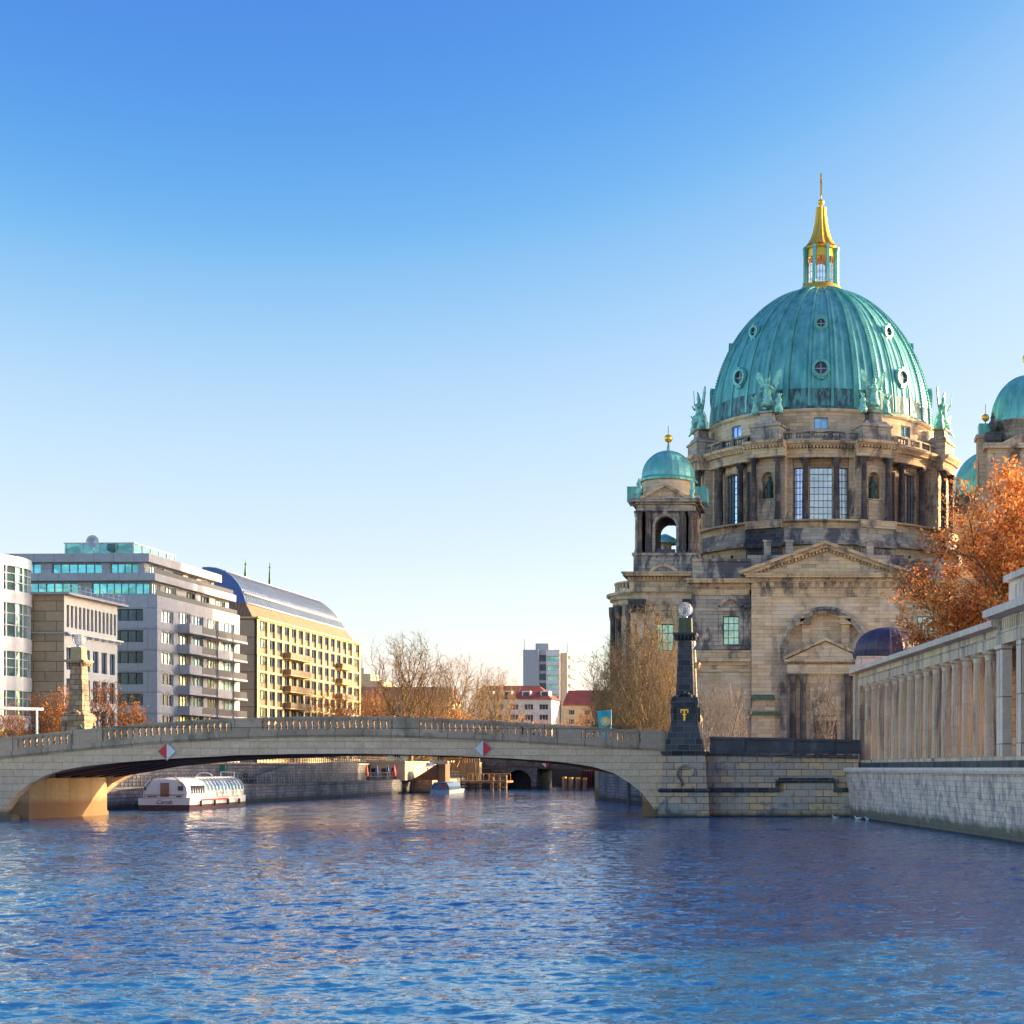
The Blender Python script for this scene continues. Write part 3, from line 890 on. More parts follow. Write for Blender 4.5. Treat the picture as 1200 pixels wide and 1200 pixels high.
# ---------------------------------------------------------------- lamp obelisks
def obelisk(loc, label, group, mats, emblem):
    t = thing("lamp_obelisk", label, "obelisk", loc, 0, group)
    x, y, z = loc
    m1, m2 = mats

    def bb(nm, m, *fr):
        b = MB()
        for f in fr: b.frus(x, y, z + f[0], z + f[1], f[2], f[2], f[3], f[3])
        return b.build(nm, m, t)
    bb("base", m1, (0, .55, 3.35, 3.3), (.55, 1.1, 3.25, 3.15), (1.1, 1.8, 3.05, 2.75), (1.8, 2.6, 2.7, 2.5))
    bb("emblem_block", m1, (2.6, 2.75, 2.5, 2.35), (2.75, 4.1, 2.15, 2.15), (4.1, 4.25, 2.4, 2.4))
    for sx in (-1, 1):
        for sy in (-1, 1):
            b = MB(); b.box(x + sx * 1.08 - .16, x + sx * 1.08 + .16, y + sy * 1.08 - .16, y + sy * 1.08 + .16, z + 2.75, z + 4.1); b.build("corner_pier", m1, t)
    bb("collar", m1, (4.25, 4.45, 2.5, 2.6), (4.45, 4.95, 2.6, 2.3), (4.95, 5.1, 2.1, 1.9))
    b = MB()
    for a in range(12):
        q = PI * 2 * a / 12
        b.ball((x + .62 * math.cos(q), y - 1.1, z + 4.85 + .42 * math.sin(q)), .19, 8)
    b.build("wreath", m1, t)
    b = MB(); b.frus(x, y, z + 5.1, z + 10.15, 1.6, 1.6, 1.2, 1.2)
    for k in range(1, 9): b.frus(x, y, z + 5.1 + k * .56, z + 5.14 + k * .56, 1.63 - .044 * k, 1.63 - .044 * k, 1.63 - .044 * k, 1.63 - .044 * k)
    b.build("shaft", m1, t)
    bb("capital", m1, (10.15, 10.45, 1.3, 1.7), (10.45, 10.62, 1.75, 2.1), (10.62, 10.8, 2.15, 2.15))
    b = MB()
    for i in range(-2, 3):
        b.box(x + i * .34 - .06, x + i * .34 + .06, y - .98, y - .6, z + 10.2, z + 10.6)
        b.box(x - .98, x - .6, y + i * .34 - .06, y + i * .34 + .06, z + 10.2, z + 10.6); b.box(x + .6, x + .98, y + i * .34 - .06, y + i * .34 + .06, z + 10.2, z + 10.6)
    b.build("bracket", m1, t)
    bb("lamp_block", m2, (10.8, 11.5, 1.22, 1.18), (11.5, 12.2, 1.16, 1.12))
    b = MB(); b.tube((x, y, z + 12.2), (x, y, z + 12.42), .22, .16, 10); b.build("lamp_neck", M['metalw'], t)
    b = MB(); b.ball((x, y, z + 13.0), .63, 24); g = b.build("globe", M['globe'], t)
    b = MB()
    for k in range(4):
        q = PI * k / 4
        prev = None
        for j in range(17):
            an = PI * 2 * j / 16
            p = (x + .645 * math.cos(an) * math.cos(q), y + .645 * math.cos(an) * math.sin(q), z + 13.0 + .645 * math.sin(an))
            if prev: b.tube(prev, p, .018, .018, 4, caps=False)
            prev = p
    b.build("globe_ribs", M['metalw'], g)
    if emblem:
        b = MB()
        b.box(x - .36, x + .36, y - 1.16, y - 1.09, z + 3.72, z + 3.84); b.box(x - .36, x - .26, y - 1.16, y - 1.09, z + 3.5, z + 3.72); b.box(x + .26, x + .36, y - 1.16, y - 1.09, z + 3.5, z + 3.72)
        b.box(x - .07, x + .07, y - 1.17, y - 1.09, z + 2.9, z + 3.72); b.box(x - .17, x + .17, y - 1.16, y - 1.09, z + 3.3, z + 3.42); b.box(x - .13, x + .13, y - 1.16, y - 1.09, z + 3.05, z + 3.14)
        b.prism([(x - .12, z + 2.92), (x, z + 2.75), (x + .12, z + 2.92)], y - 1.16, y - 1.09)
        b.build("gold_emblem", M['gold'], t)
    return t


M['obelgreen'] = plain("mossy_green_stone", (0.12, 0.13, 0.07), 0.8, var=0.3, scale=2)
M['obelpale'] = stone("obelisk_brown_stone", (0.60, 0.44, 0.26), (0.30, 0.22, 0.15), bw=.9, bh=.56, ms=.03, sa=(0.5, 0.66), sscale=.6)
M['obelblock'] = plain("ochre_stone", (0.45, 0.36, 0.20), 0.85, var=0.2)
obelisk((-12.6, 131.0, 5.95), "blackened stone obelisk with a gold emblem and glass globe, standing on the ashlar pedestal", None, (M['soot'], M['obelgreen']), True)
obelisk((-14.85, 160.0, 5.4), "sunlit-edged obelisk mostly hidden directly behind the black obelisk", None, (M['obelpale'], M['obelblock']), False)
obelisk((-80.5, 155.0, 5.3), "brown stone obelisk with glass globe standing alone in front of the cream office building", None, (M['obelpale'], M['obelblock']), False)

# sculpture at the foot of the left obelisk
t = thing("bronze_sculpture", "small dark sculpture with a raised wing at the foot of the left brown obelisk", "statue", (-78.2, 153.8, 5.0))
b = MB(); b.box(-78.9, -77.5, 153.2, 154.4, 5.0, 6.6); b.build("plinth", M['obelpale'], t)
b = MB(); b.lathe([(.01, 6.6), (.55, 6.6), (.6, 7.1), (.4, 7.6), (.45, 8.1), (.25, 8.5), (.22, 8.75), (.12, 8.95), (.01, 9.0)], -78.2, 153.8, 12)
b.tube((-78.5, 153.7, 8.0), (-79.3, 153.4, 8.6), .16, .1); b.tube((-79.3, 153.4, 8.6), (-79.6, 153.2, 9.4), .12, .04)
b.build("figure", M['bronze'], t)
# ---------------------------------------------------------------- window mesh
WC = {}


def winmesh(w, h, nx, nz, fm, gm, fw=0.07, outer=0.1, gd=0.12):
    k = (round(w, 2), round(h, 2), nx, nz, fm.name, gm.name, fw)
    if k in WC: return WC[k]
    b = MB()
    b.box(-w / 2, -w / 2 + outer, 0, gd, 0, h); b.box(w / 2 - outer, w / 2, 0, gd, 0, h)
    b.box(-w / 2 + outer, w / 2 - outer, 0, gd, 0, outer); b.box(-w / 2 + outer, w / 2 - outer, 0, gd, h - outer, h)
    for i in range(1, nx):
        x = -w / 2 + w * i / nx; b.box(x - fw / 2, x + fw / 2, 0.01, gd, outer, h - outer)
    for i in range(1, nz):
        z = h * i / nz; b.box(-w / 2 + outer, w / 2 - outer, 0.02, gd, z - fw / 2, z + fw / 2)
    b.add([(-w / 2, gd, 0), (w / 2, gd, 0), (w / 2, gd, h), (-w / 2, gd, h)], [(0, 1, 2, 3)], 1)
    WC[k] = b.mesh("window", [fm, gm], fix=False)
    return WC[k]


# ---------------------------------------------------------------- the cathedral
CX, CY = -0.4, 240.0
cath = thing("domed_cathedral", "huge sandstone cathedral with a ribbed green copper dome, gilded lantern and domed corner towers", "cathedral", (CX, CY, 4.4))


def cyl(u, z, n, Rr=21.4):
    a = u / Rr
    return (CX + (Rr - n) * math.sin(a), CY - (Rr - n) * math.cos(a), z)


def polar(a, r, z=0): return (CX + r * math.sin(a), CY - r * math.cos(a), z)


def xf_az(a, r, z=0.0):                             # local x tangent, local -y outward
    ca, sa = math.cos(a), math.sin(a)
    ox, oy = CX + r * sa, CY - r * ca
    return lambda x, y, zz: (ox + x * ca - y * sa, oy + x * sa + y * ca, z + zz)


drum = thing("drum", None, None, (CX, CY, 34)); drum.parent = cath; drum.location = (0, 0, 29.6); ORG[drum.name] = Vector((CX, CY, 34))
del_keys = None
ZB, ZE = 42.2, 52.0
# bay walls with three tall windows each
for k in range(8):
    ac = R(45 * k)
    RW = 19.5
    fn = lambda u, z, n, ac=ac: polar(ac + u / RW, RW - n, z)
    hw = RW * R(14.7)
    holes = [(-1.75, 1.75, 42.6, 50.7), (-4.35, -2.85, 42.6, 50.7), (2.85, 4.35, 42.6, 50.7)]
    b = MB(); b.wall(-hw, hw, 41.5, ZE, holes, fn, 0.55, 0.6); b.build("bay_wall", M['cath_drum'], drum)
    if k in (0, 1, 2, 6, 7):
        for (u0, u1, z0, z1) in holes:
            nx = 5 if u1 - u0 > 3 else 3
            a = ac + (u0 + u1) / 2 / RW
            inst("window", winmesh(u1 - u0, z1 - z0, nx, 8, M['lead'], M['glasscath'], 0.07, 0.08), drum, polar(a, RW - 0.42, z0), a)
        b = MB(xf_az(ac, 19.62)); b.box(-1.7, 1.7, -0.1, 0.25, 50.85, 51.9); b.build("gilded_panel", M['cath_trim'] if k else M['colonin'], drum)
colm = MB()
H0 = 9.75
colm.lathe([(.62, 0), (.62, .22), (.55, .3), (.58, .42), (.47, .55), (.46, 3.5), (.40, 8.5), (.44, 8.6), (.40, 8.7), (.52, 9.1), (.60, 9.45)], 0, 0, 16, 0)
colm.box(-.62, .62, -.62, .62, 9.45, 9.75); colm.box(-.66, .66, -.66, .66, -.25, 0)
for q in range(8):
    colm.ball((.5 * math.cos(q * PI / 4), .5 * math.sin(q * PI / 4), 9.15), .17, 6)
colme = colm.mesh("column", [M['cath_col']])
for k in range(8):
    if k not in (0, 1, 2, 6, 7): continue
    for s in (-1, 1):
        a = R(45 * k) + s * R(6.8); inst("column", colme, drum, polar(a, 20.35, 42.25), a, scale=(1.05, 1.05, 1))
        b = MB(xf_az(R(45 * k) + s * R(14.0), 20.0)); b.box(-.55, .55, -.25, .8, 42.2, 51.95); b.build("pilaster", M['cath_drum'], drum)
# piers with niche and statue
for k in range(8):
    ac = R(22.5 + 45 * k)
    b = MB(xf_az(ac, 21.3))
    b.archpanel(-2.9, 2.9, 41.9, ZE, 0, 0.95, 49.0, -0.0, 1.0)
    b.box(-2.9, 2.9, 1.0, 2.6, 41.9, ZE)
    b.box(-0.95, 0.95, -0.12, 0.95, 41.9, 45.6)
    b.box(-1.15, 1.15, -0.22, 0.0, 45.6, 45.8)
    b.archband(0, 49.0, 0.95, 1.2, -0.1, -0.003, n=12)
    b.build("niche_pier", M['cath_drum'], drum)
    if k in (0, 1, 2, 6, 7, 5):
        for s in (-1, 1):
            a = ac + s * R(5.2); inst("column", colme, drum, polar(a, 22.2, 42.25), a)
    if k in (0, 7, 1, 6):
        b = MB(xf_az(ac, 21.0))
        b.lathe([(.01, 45.8), (.62, 45.8), (.6, 46.3), (.42, 46.9), (.5, 47.6), (.52, 48.2), (.3, 48.7), (.16, 48.8), (.26, 49.05), (.24, 49.3), (.01, 49.5)], 0, 0.35, 12)
        b.tube((-.4, .3, 48.2), (-.65, -.05, 47.4), .16, .1); b.tube((.4, .3, 48.2), (.5, -.2, 47.7), .16, .1)
        b.build("niche_statue", M['bronze'], drum)
# entablature, balustrade, attic: swept rings, stepping forward over the piers


def rings(nm, mat, prof, dr, za=None, parent=drum, half=8.4, ks=range(8)):
    b = MB()
    for k in ks:
        b.ring(prof, R(45 * k - 22.5 + half), R(45 * k + 22.5 - half), 10, CX, CY)
        b.ring([(r + (dr if r > 19 else 0), z) for r, z in prof], R(45 * k + 22.5 - half - .01), R(45 * k + 22.5 + half + .01), 6, CX, CY)
    return b.build(nm, mat, parent)


rings("architrave", M['cath_trim'], [(18.5, 52.0), (20.9, 52.0), (20.9, 52.9), (21.0, 52.95), (21.0, 53.35), (18.5, 53.35)], 1.75)
rings("cornice", M['cath_trim'], [(18.5, 53.65), (21.5, 53.65), (21.9, 54.0), (22.0, 54.35), (18.5, 54.5)], 1.7)
b = MB()
for k in range(8):
    for a0, a1, r in ((45 * k - 14, 45 * k + 14, 21.25), (45 * k + 14.3, 45 * k + 30.7, 22.95)):
        n = int((a1 - a0) / 1.35)
        for i in range(n + 1):
            a = R(a0 + (a1 - a0) * i / n); c, s = math.cos(a), math.sin(a)
            T = xf_az(a, r); bb = MB(T); bb.box(-.16, .16, -.2, 2, 53.352, 53.648); b.v_off = len(b.v); b.add(bb.v, bb.f)
b.build("dentil_course", M['cath_trim'], drum)
rings("parapet_base", M['cath_dirty'], [(20.3, 54.5), (21.0, 54.5), (21.0, 54.85), (20.3, 54.85)], 0.0, half=6)
rings("parapet_coping", M['cath_dirty'], [(20.3, 55.75), (21.0, 55.75), (21.0, 55.98), (20.3, 55.98)], 0.0, half=6)
b = MB()
for i in range(224):
    a = R(i * 360 / 224)
    bb = MB(xf_az(a, 20.65)); bb.lathe([(.13, 54.85), (.08, 55.0), (.15, 55.25), (.07, 55.6), (.13, 55.75)], 0, 0, 5, smooth=False)
    b.add(bb.v, bb.f)
for i in range(48):
    bb = MB(xf_az(R(i * 7.5 + 3.75), 20.65)); bb.box(-.3, .3, -.33, .33, 54.85, 55.75); b.add(bb.v, bb.f)
b.build("parapet_balustrade", M['cath_dirty'], drum)
for k in range(8):
    ac = R(22.5 + 45 * k)
    b = MB(xf_az(ac, 21.6))
    b.box(-2.4, 2.4, -.9, 3.0, 54.5, 56.6); b.box(-2.6, 2.6, -1.1, 3.0, 56.6, 56.95)
    b.build("buttress_pedestal", M['cath_dirty'], drum)
    b = MB(xf_az(ac, 21.4))
    b.frus(0, .4, 56.95, 57.6, 4.4, 3.0, 3.2, 2.4); b.frus(0, .4, 57.6, 58.9, 2.2, 1.9, 1.9, 1.7); b.box(-1.2, 1.2, -.7, 1.5, 58.9, 59.15)
    b.build("statue_base", M['cath_dirty'], drum)
# attic wall with small windows
RA = 18.95
holes = []
for k in range(16):
    pass
holes = [(RA * R(45 * k) - 1.1, RA * R(45 * k) + 1.1, 56.7, 58.5) for k in range(0, 8)]
fn = lambda u, z, n: polar(u / RA, RA - n, z)
b = MB(); b.wall(-2, 2 * PI * RA - 2, 54.5, 59.3, holes, fn, 0.35, 0.8); b.build("attic_wall", M['cath'], drum)
for k in (0, 1, 2, 6, 7):
    a = R(45 * k); inst("window", winmesh(2.2, 1.8, 2, 1, M['framet'], M['glassb'], .1, .14), drum, polar(a, RA - 0.2, 56.7), a)
b = MB(); b.ring([(18.0, 59.3), (19.1, 59.3), (19.3, 59.6), (19.3, 59.85), (18.0, 59.85)], 0, 2 * PI - 1e-4, 128, CX, CY); b.build("attic_cornice", M['cath'], drum)
# lower rings
b = MB(); b.ring([(18, 40.9), (22.3, 40.9), (22.5, 41.3), (22.0, 41.9), (22.9, 41.95), (22.9, 42.2), (18, 42.2)], 0, 2 * PI - 1e-4, 96, CX, CY); b.build("ledge", M['cath_trim'], drum)
b = MB(); b.ring([(18, 38.3), (23.4, 38.3), (23.5, 38.7), (22.6, 39.2), (22.3, 40.9), (18, 40.9)], 0, 2 * PI - 1e-4, 96, CX, CY, smooth=False); b.build("dark_scotia", M['cath_dirty'], drum)
for k in range(8):
    b = MB(xf_az(R(22.5 + 45 * k), 22.0)); b.box(-3.0, 3.0, -1.2, 2, 41.0, 42.19); b.build("pier_base", M['cath_trim'], drum)
    b = MB(xf_az(R(22.5 + 45 * k), 22.0)); b.prismx([(-1.55, 38.0), (-1.6, 38.6), (-.95, 39.3), (-.8, 40.999), (2, 40.999), (2, 38.0)], -3.1, 3.1); b.box(-2.9, 2.9, -1.0, 1, 34, 37.999); b.build("pier_base", M['soot'] if k % 3 else M['cath_dirty'], drum)
RL = 22.4
angs = [-24, -17, -9, 9, 17, 24, -38, -52, 38, 52]
holes = [(RL * R(a) - .3, RL * R(a) + .3, 35.9, 37.4) for a in angs]
fn = lambda u, z, n: polar(u / RL, RL - n, z)
b = MB(); b.wall(-RL * PI / 2, RL * PI / 2, 28, 38.3, holes, fn, 0.6, 1.0)
b.ring([(RL - .01, 28), (RL, 28), (RL, 38.3), (RL - .01, 38.3)], PI / 2, 1.5 * PI, 40, CX, CY)
b.build("lower_drum", M['cath_drum'], drum)
for a in angs: inst("window", winmesh(.6, 1.5, 1, 2, M['lead'], M['glassgreen'], .06, .06), drum, polar(R(a), RL - 0.35, 35.9), R(a))

# main dome
dome = thing("main_dome", None, None, (CX, CY, 59.85)); dome.parent = cath; dome.location = (0, 0, 55.45); ORG[dome.name] = Vector((CX, CY, 59.85))
DR, DH, DZ = 18.5, 24.3, 59.85


def dprof(t, off=0.0): return (DR * max(math.cos(t), 0) ** 1.08 + off * math.cos(t), DZ + (DH + off) * math.sin(t))


TM = math.acos((3.0 / DR) ** (1 / 1.08))
b = MB()
N = 288
prof = [dprof(TM * j / 40) for j in range(4, 41)]
b.lathe(prof, CX, CY, N, 0, False, rf=lambda k: 1.009 if k % 3 == 0 else 1.0)
b.build("dome_shell", M['patina'], dome)
b = MB(); b.lathe([dprof(TM * j / 40, 0.04) for j in range(0, 5)], CX, CY, 144, 0, False, rf=lambda k: 1.006 if k % 3 == 0 else 1.0)
b.ring([(18.7, 59.85), (19.0, 59.85), (19.05, 60.2), (18.8, 60.4), (18.5, 60.4)], 0, 2 * PI - 1e-4, 128, CX, CY)
b.build("dome_skirt", M['patdark'], dome)


def rib(ac, wd, off, t0=0.0, t1=0.97, beads=False):
    b = MB()
    n = 34; prev = None
    for j in range(n + 1):
        t = TM * (t0 + (t1 - t0) * j / n)
        r, z = dprof(t, off); r2, z2 = dprof(t, -0.1)
        w = wd * max(0.35, math.cos(t)) / 2
        cur = []
        for rr, zz, s in ((r2, z2, -1), (r, z, -.8), (r, z, .8), (r2, z2, 1)):
            T = xf_az(ac, rr); cur.append(T(s * w, 0, zz))
        if prev: b.add(prev + cur, [(i, i + 1, i + 5, i + 4) for i in range(3)])
        prev = cur
    if beads:
        for j in range(64):
            t = TM * j / 66
            r, z = dprof(t, off + .05)
            for s in (-1, 1):
                T = xf_az(ac, r); c = T(s * wd * .42 * max(.35, math.cos(t)), 0, z)
                b.frus(c[0], c[1], c[2] - .1, c[2] + .1, .17, .17, .1, .1)
    return b.build("dome_rib", M['patina'], dome, fix=True)


for k in range(8):
    for s in (-1, 1): rib(R(22.5 + 45 * k + s * 5.4), 0.95, 0.34, beads=True)
    for s in (-1, 1): rib(R(45 * k + s * 5.6), 0.5, 0.22)
for k in (0, 1, 2, 6, 7):
    ac = R(45 * k)
    for tz, rr in ((66.3, .98), (74.2, .66)):
        t = math.asin((tz - DZ) / DH); r, z = dprof(t, 0)
        b = MB(xf_az(ac, r, z))
        b.archband(0, 0, rr, rr + .34, -.75, 1.6, n=24, a0=0, a1=2 * PI - 1e-3)
        b.archband(0, 0, rr + .3, rr + .5, -.55, -.3, n=24, a0=0, a1=2 * PI - 1e-3)
        b.box(-.5, .5, -.7, 0, -rr - .75, -rr - .3); b.box(-.3, .3, -.75, 0, rr + .3, rr + .6)
        b.prism([(rr * math.cos(PI * i / 8), rr * math.sin(PI * i / 8)) for i in range(16)], -.3, -.2, 1)
        b.box(-.05, .05, -.36, -.3, -rr, rr, 2); b.box(-rr, rr, -.36, -.3, -.05, .05, 2)
        o = b.build("round_window", [M['patina'], M['glassd'], M['frame']], dome)
# lantern
b = MB(); b.lathe([(3.0, 83.4), (3.5, 83.4), (3.6, 83.9), (3.3, 84.2), (3.3, 84.7), (3.0, 84.9), (.1, 84.9)], CX, CY, 32); lan = b.build("lantern_base", M['gold'], dome)
lant = thing("lantern", None, None, (CX, CY, 84.9)); lant.parent = cath; lant.location = (0, 0, 84.9 - 4.4); ORG[lant.name] = Vector((CX, CY, 84.9))
b = MB()
for k in range(8):
    a = R(22.5 + 45 * k)
    T = xf_az(a, 2.85); bb = MB(T); bb.box(-.26, .26, -.25, .3, 84.9, 90.6); bb.box(-.34, .34, -.35, .4, 84.9, 85.3); bb.box(-.34, .34, -.35, .4, 90.6, 91.1); b.add(bb.v, bb.f)
b.build("lantern_arcade", M['patina'], lant)
b = MB()
for k in range(8):
    a = R(45 * k)
    T = xf_az(a, 2.2); bb = MB(T)
    for x in (-.72, -.24, .24, .72): bb.box(x - .05, x + .05, 0, .08, 84.9, 89.6)
    for z in (85.8, 87, 88.2): bb.box(-.75, .75, .01, .07, z, z + .08)
    bb.box(-.9, -.75, -.05, .15, 84.9, 90); bb.box(.75, .9, -.05, .15, 84.9, 90)
    b.add(bb.v, bb.f)
b.build("lantern_glazing", M['frame'], lant)
b = MB()
for k in range(8):
    bb = MB(xf_az(R(45 * k), 2.35)); bb.archpanel(-.98, .98, 88.6, 91.0, 0, .72, 88.9, 0, .25, n=10); b.add(bb.v, bb.f)
b.ring([(.2, 90.9), (2.75, 90.9), (2.9, 91.2), (2.6, 91.5), (.2, 91.5)], 0, 2 * PI - 1e-4, 16, CX, CY)
b.build("lantern_arcade", M['gold'], lant)
b = MB()
n = 48
prof = [(2.75, 91.4), (2.2, 92.0), (1.7, 92.9), (1.35, 94.0), (1.08, 95.3), (.92, 96.6), (.82, 97.9), (.9, 98.1), (.01, 98.15)]
b.lathe(prof, CX, CY, 48, 0, False, rf=lambda k: (1.06, 1.06, .97, .86, .97, 1.06)[k % 6])
b.build("gilded_spire", M['gold'], lant)
b = MB(); b.tube((CX, CY, 98.1), (CX, CY, 101), .1, .08, 8); b.ball((CX, CY, 99.1), .55, 16); b.build("ball", M['gold'], lant)
b = MB(); b.box(CX - .17, CX + .17, CY - .22, CY + .22, 100.3, 103.9); b.box(CX - .15, CX + .15, CY - 1.3, CY + 1.3, 102.3, 102.75); b.build("cross", M['gold'], lant)

# winged statue groups on the buttress pedestals


def angel(nm, ac, r, z, parent, s=1.0, sd=1, big=True):
    rnd = random.Random(sd)
    T0 = xf_az(ac, r, z)
    T = lambda x, y, zz: T0(x * s, y * s, zz * s)
    b = MB(T)
    b.lathe([(.01, 0), (.75, 0), (.7, .4), (.5, 1.0), (.38, 1.6), (.5, 2.1), (.42, 2.45), (.15, 2.65), (.13, 2.78), (.24, 2.95), (.25, 3.15), (.14, 3.35), (.01, 3.38)], 0, 0, 12)
    for sx in (-1, 1):
        b.tube((sx * .4, 0, 2.4), (sx * .8, -.3, 1.9), .16, .12); b.tube((sx * .8, -.3, 1.9), (sx * .5, -.7, 2.3), .12, .07)
        pts = [(sx * .15, 2.3), (sx * .5, 2.9), (sx * 1.0, 3.9), (sx * 1.55, 4.4), (sx * 1.6, 3.6), (sx * 1.3, 2.9), (sx * 1.1, 2.3), (sx * .7, 1.7), (sx * .25, 1.5)]
        b.prism(pts if sx > 0 else pts[::-1], .25, .42)
    if big:
        for sx in (-1, 1):
            o = sx * 1.5
            b.lathe([(.01, -.9), (.5, -.9), (.55, -.4), (.35, .1), (.4, .6), (.3, .85), (.12, .95), (.2, 1.15), (.18, 1.35), (.01, 1.45)], o, -.1, 8)
            b.tube((o, -.1, .7), (o + sx * .5, -.4, 1.2 + .3 * rnd.random()), .14, .07)
            b.tube((o - sx * .2, -.2, .6), (o - sx * .5, -.5, .3), .13, .07)
            b.tube((o, -.3, -.6), (o + sx * .7, -.6, -1.1), .2, .1)
        b.tube((.5, -.7, 2.1), (.75, -.9, 3.9), .06, .04)
    return b.build(nm, M['patstat'], parent)


for k in range(8):
    if k in (0, 1, 2, 5, 6, 7): angel("winged_statue", R(22.5 + 45 * k), 21.4, 60.0, drum, 1.3, k)

# main body, centre bay
FY = 205.0
cx0 = 0.3
b = MB()
b.box(-19.0, 19.5, 206.15, 262, 4.4, 31.0)
b.build("main_block", M['cath_dirty'], cath)
b = MB()
for s in (-1, 1):
    pass
b.archpanel(cx0 - 10.6, cx0 + 10.6, 4.4, 28.9, cx0, 5.5, 21.0, FY, FY + .9)
b.box(cx0 - 5.5, cx0 + 5.5, FY + .9, FY + 1.3, 4.4, 27.4)
b.build("front_wall", M['cath'], cath)
b = MB(); b.archband(cx0, 21.0, 5.52, 6.1, FY - .3, FY - .003, n=32); b.archband(cx0, 21.0, 6.1, 6.5, FY - .6, FY - .004, n=32)
for s in (-1, 1):
    x0, x1 = sorted((cx0 + s * 5.52, cx0 + s * 6.1)); b.box(x0, x1, FY - .22, FY - .003, 4.4, 21.0)
    x0, x1 = sorted((cx0 + s * 6.1, cx0 + s * 6.45)); b.box(x0, x1, FY - .36, FY - .004, 4.4, 21.0)
b.build("arch_surround", M['cath_dirty'], cath)
for s in (-1, 1):
    b = MB(); b.box(cx0 + s * 2.85 - .55, cx0 + s * 2.85 + .55, FY + .35, FY + .9, 19.5, 26.2)
    b.box(cx0 + s * 2.85 - .75, cx0 + s * 2.85 + .75, FY - .3, FY + .9, 25.0, 25.8)
    b.box(cx0 + s * 2.85 - .95, cx0 + s * 2.85 + .95, FY - .5, FY + .9, 25.8, 26.15)
    b.build("inner_pilaster", M['cath_trim'], cath)
b = MB()
b.archband(cx0, 22.35, 4.0, 4.55, FY + .1, FY + .95, n=20, a0=0.78, a1=PI - .78)
b.build("inner_arch", M['cath_trim'], cath)
# portal with pediment, columns, door
portal = thing("portal", None, None, (cx0, FY - 1, 4.4)); portal.parent = cath; portal.location = (cx0 - CX, FY - 1 - CY, 0); ORG[portal.name] = Vector((cx0, FY - 1, 4.4))
b = MB(); b.prism([(cx0 - 5.6, 19.9), (cx0 + 5.6, 19.9), (cx0, 22.5)], FY - .6, FY + .9); b.build("tympanum", M['cath'], portal)
b = MB()
b.box(cx0 - 5.9, cx0 + 5.9, FY - 1.1, FY + .9, 19.5, 19.9)
for s in (-1, 1): b.prism([(cx0 + s * 6.0, 19.9), (cx0, 22.6), (cx0, 23.05), (cx0 + s * 6.0, 20.3)], FY - 1.1, FY + .9)
for i in range(34): b.box(cx0 - 5.6 + i * .34, cx0 - 5.44 + i * .34, FY - .8, FY, 19.25, 19.5)
b.build("portal_pediment", M['cath_trim'], portal)
b = MB(); b.box(cx0 - 5.5, cx0 + 5.5, FY - .5, FY + .9, 17.9, 19.25); b.box(cx0 - 5.5, -1.9 + cx0, FY + .1, FY + .88, 4.4, 17.9); b.box(cx0 + 1.9, cx0 + 5.5, FY + .1, FY + .88, 4.4, 17.9)
b.box(cx0 - 1.9, cx0 + 1.9, FY + .1, FY + .88, 12.0, 17.9)
b.build("portal_wall", M['cath'], portal)
for s in (-1, 1):
    for xo in (3.2, 4.7):
        b = MB(); x = cx0 + s * xo
        b.lathe([(.62, 4.4), (.62, 6.2), (.5, 6.4), (.48, 10), (.42, 16.3), (.5, 16.5), (.5, 16.9), (.66, 17.5)], x, FY - .35, 14); b.box(x - .62, x + .62, FY - .95, FY + .1, 17.5, 17.9)
        b.build("column", M['cath_col'], portal)
b = MB(); b.archpanel(cx0 - 2.2, cx0 + 2.2, 11.7, 16.0, cx0, 1.5, 12.5, FY - .12, FY + .097); b.archband(cx0, 12.5, 1.5, 1.8, FY - .3, FY - .12, n=14); b.build("door_lunette", M['cath_trim'], portal)
b = MB(); b.box(cx0 - 1.65, cx0 + 1.65, FY + .3, FY + .5, 4.4, 11.6)
for i in range(4):
    for s in (-1, 1): b.box(cx0 + s * .8 - .6, cx0 + s * .8 + .6, FY + .22, FY + .3, 4.9 + i * 1.65, 6.2 + i * 1.65)
b.build("door", M['door'], portal)
b = MB()
for s in (-1, 1): b.box(cx0 + s * 1.9 - .25, cx0 + s * 1.9 + .25, FY - .1, FY + .097, 4.4, 11.9)
b.box(cx0 - 2.15, cx0 + 2.15, FY - .15, FY + .098, 11.2, 11.7)
b.build("door_frame", M['cath_trim'], portal)
# pilaster strips with green capped plinths
for s in (-1, 1):
    x = cx0 + s * 8.9
    b = MB(); b.box(x - 1.7, x + 1.7, FY - .5, FY - .003, 4.4, 13.2); b.build("pilaster_plinth", M['cath'], cath)
    b = MB(); b.frus(x, FY - .3, 12.0, 12.5, 4.3, 1.3, 4.3, 1.3); b.frus(x, FY - .3, 14.2, 14.9, 3.5, 1.0, 2.9, .7); b.build("mossy_cap", M['moss'], cath)
    b = MB(); b.box(x - 1.5, x + 1.5, FY - .4, FY - .004, 13.2, 14.2); b.build("pilaster_plinth", M['cath_trim'], cath)
    x = cx0 + s * 9.15
    b = MB(); b.box(x - 1.45, x + 1.45, FY - .18, FY - .002, 14.9, 28.9); b.build("giant_pilaster", M['cath'], cath)


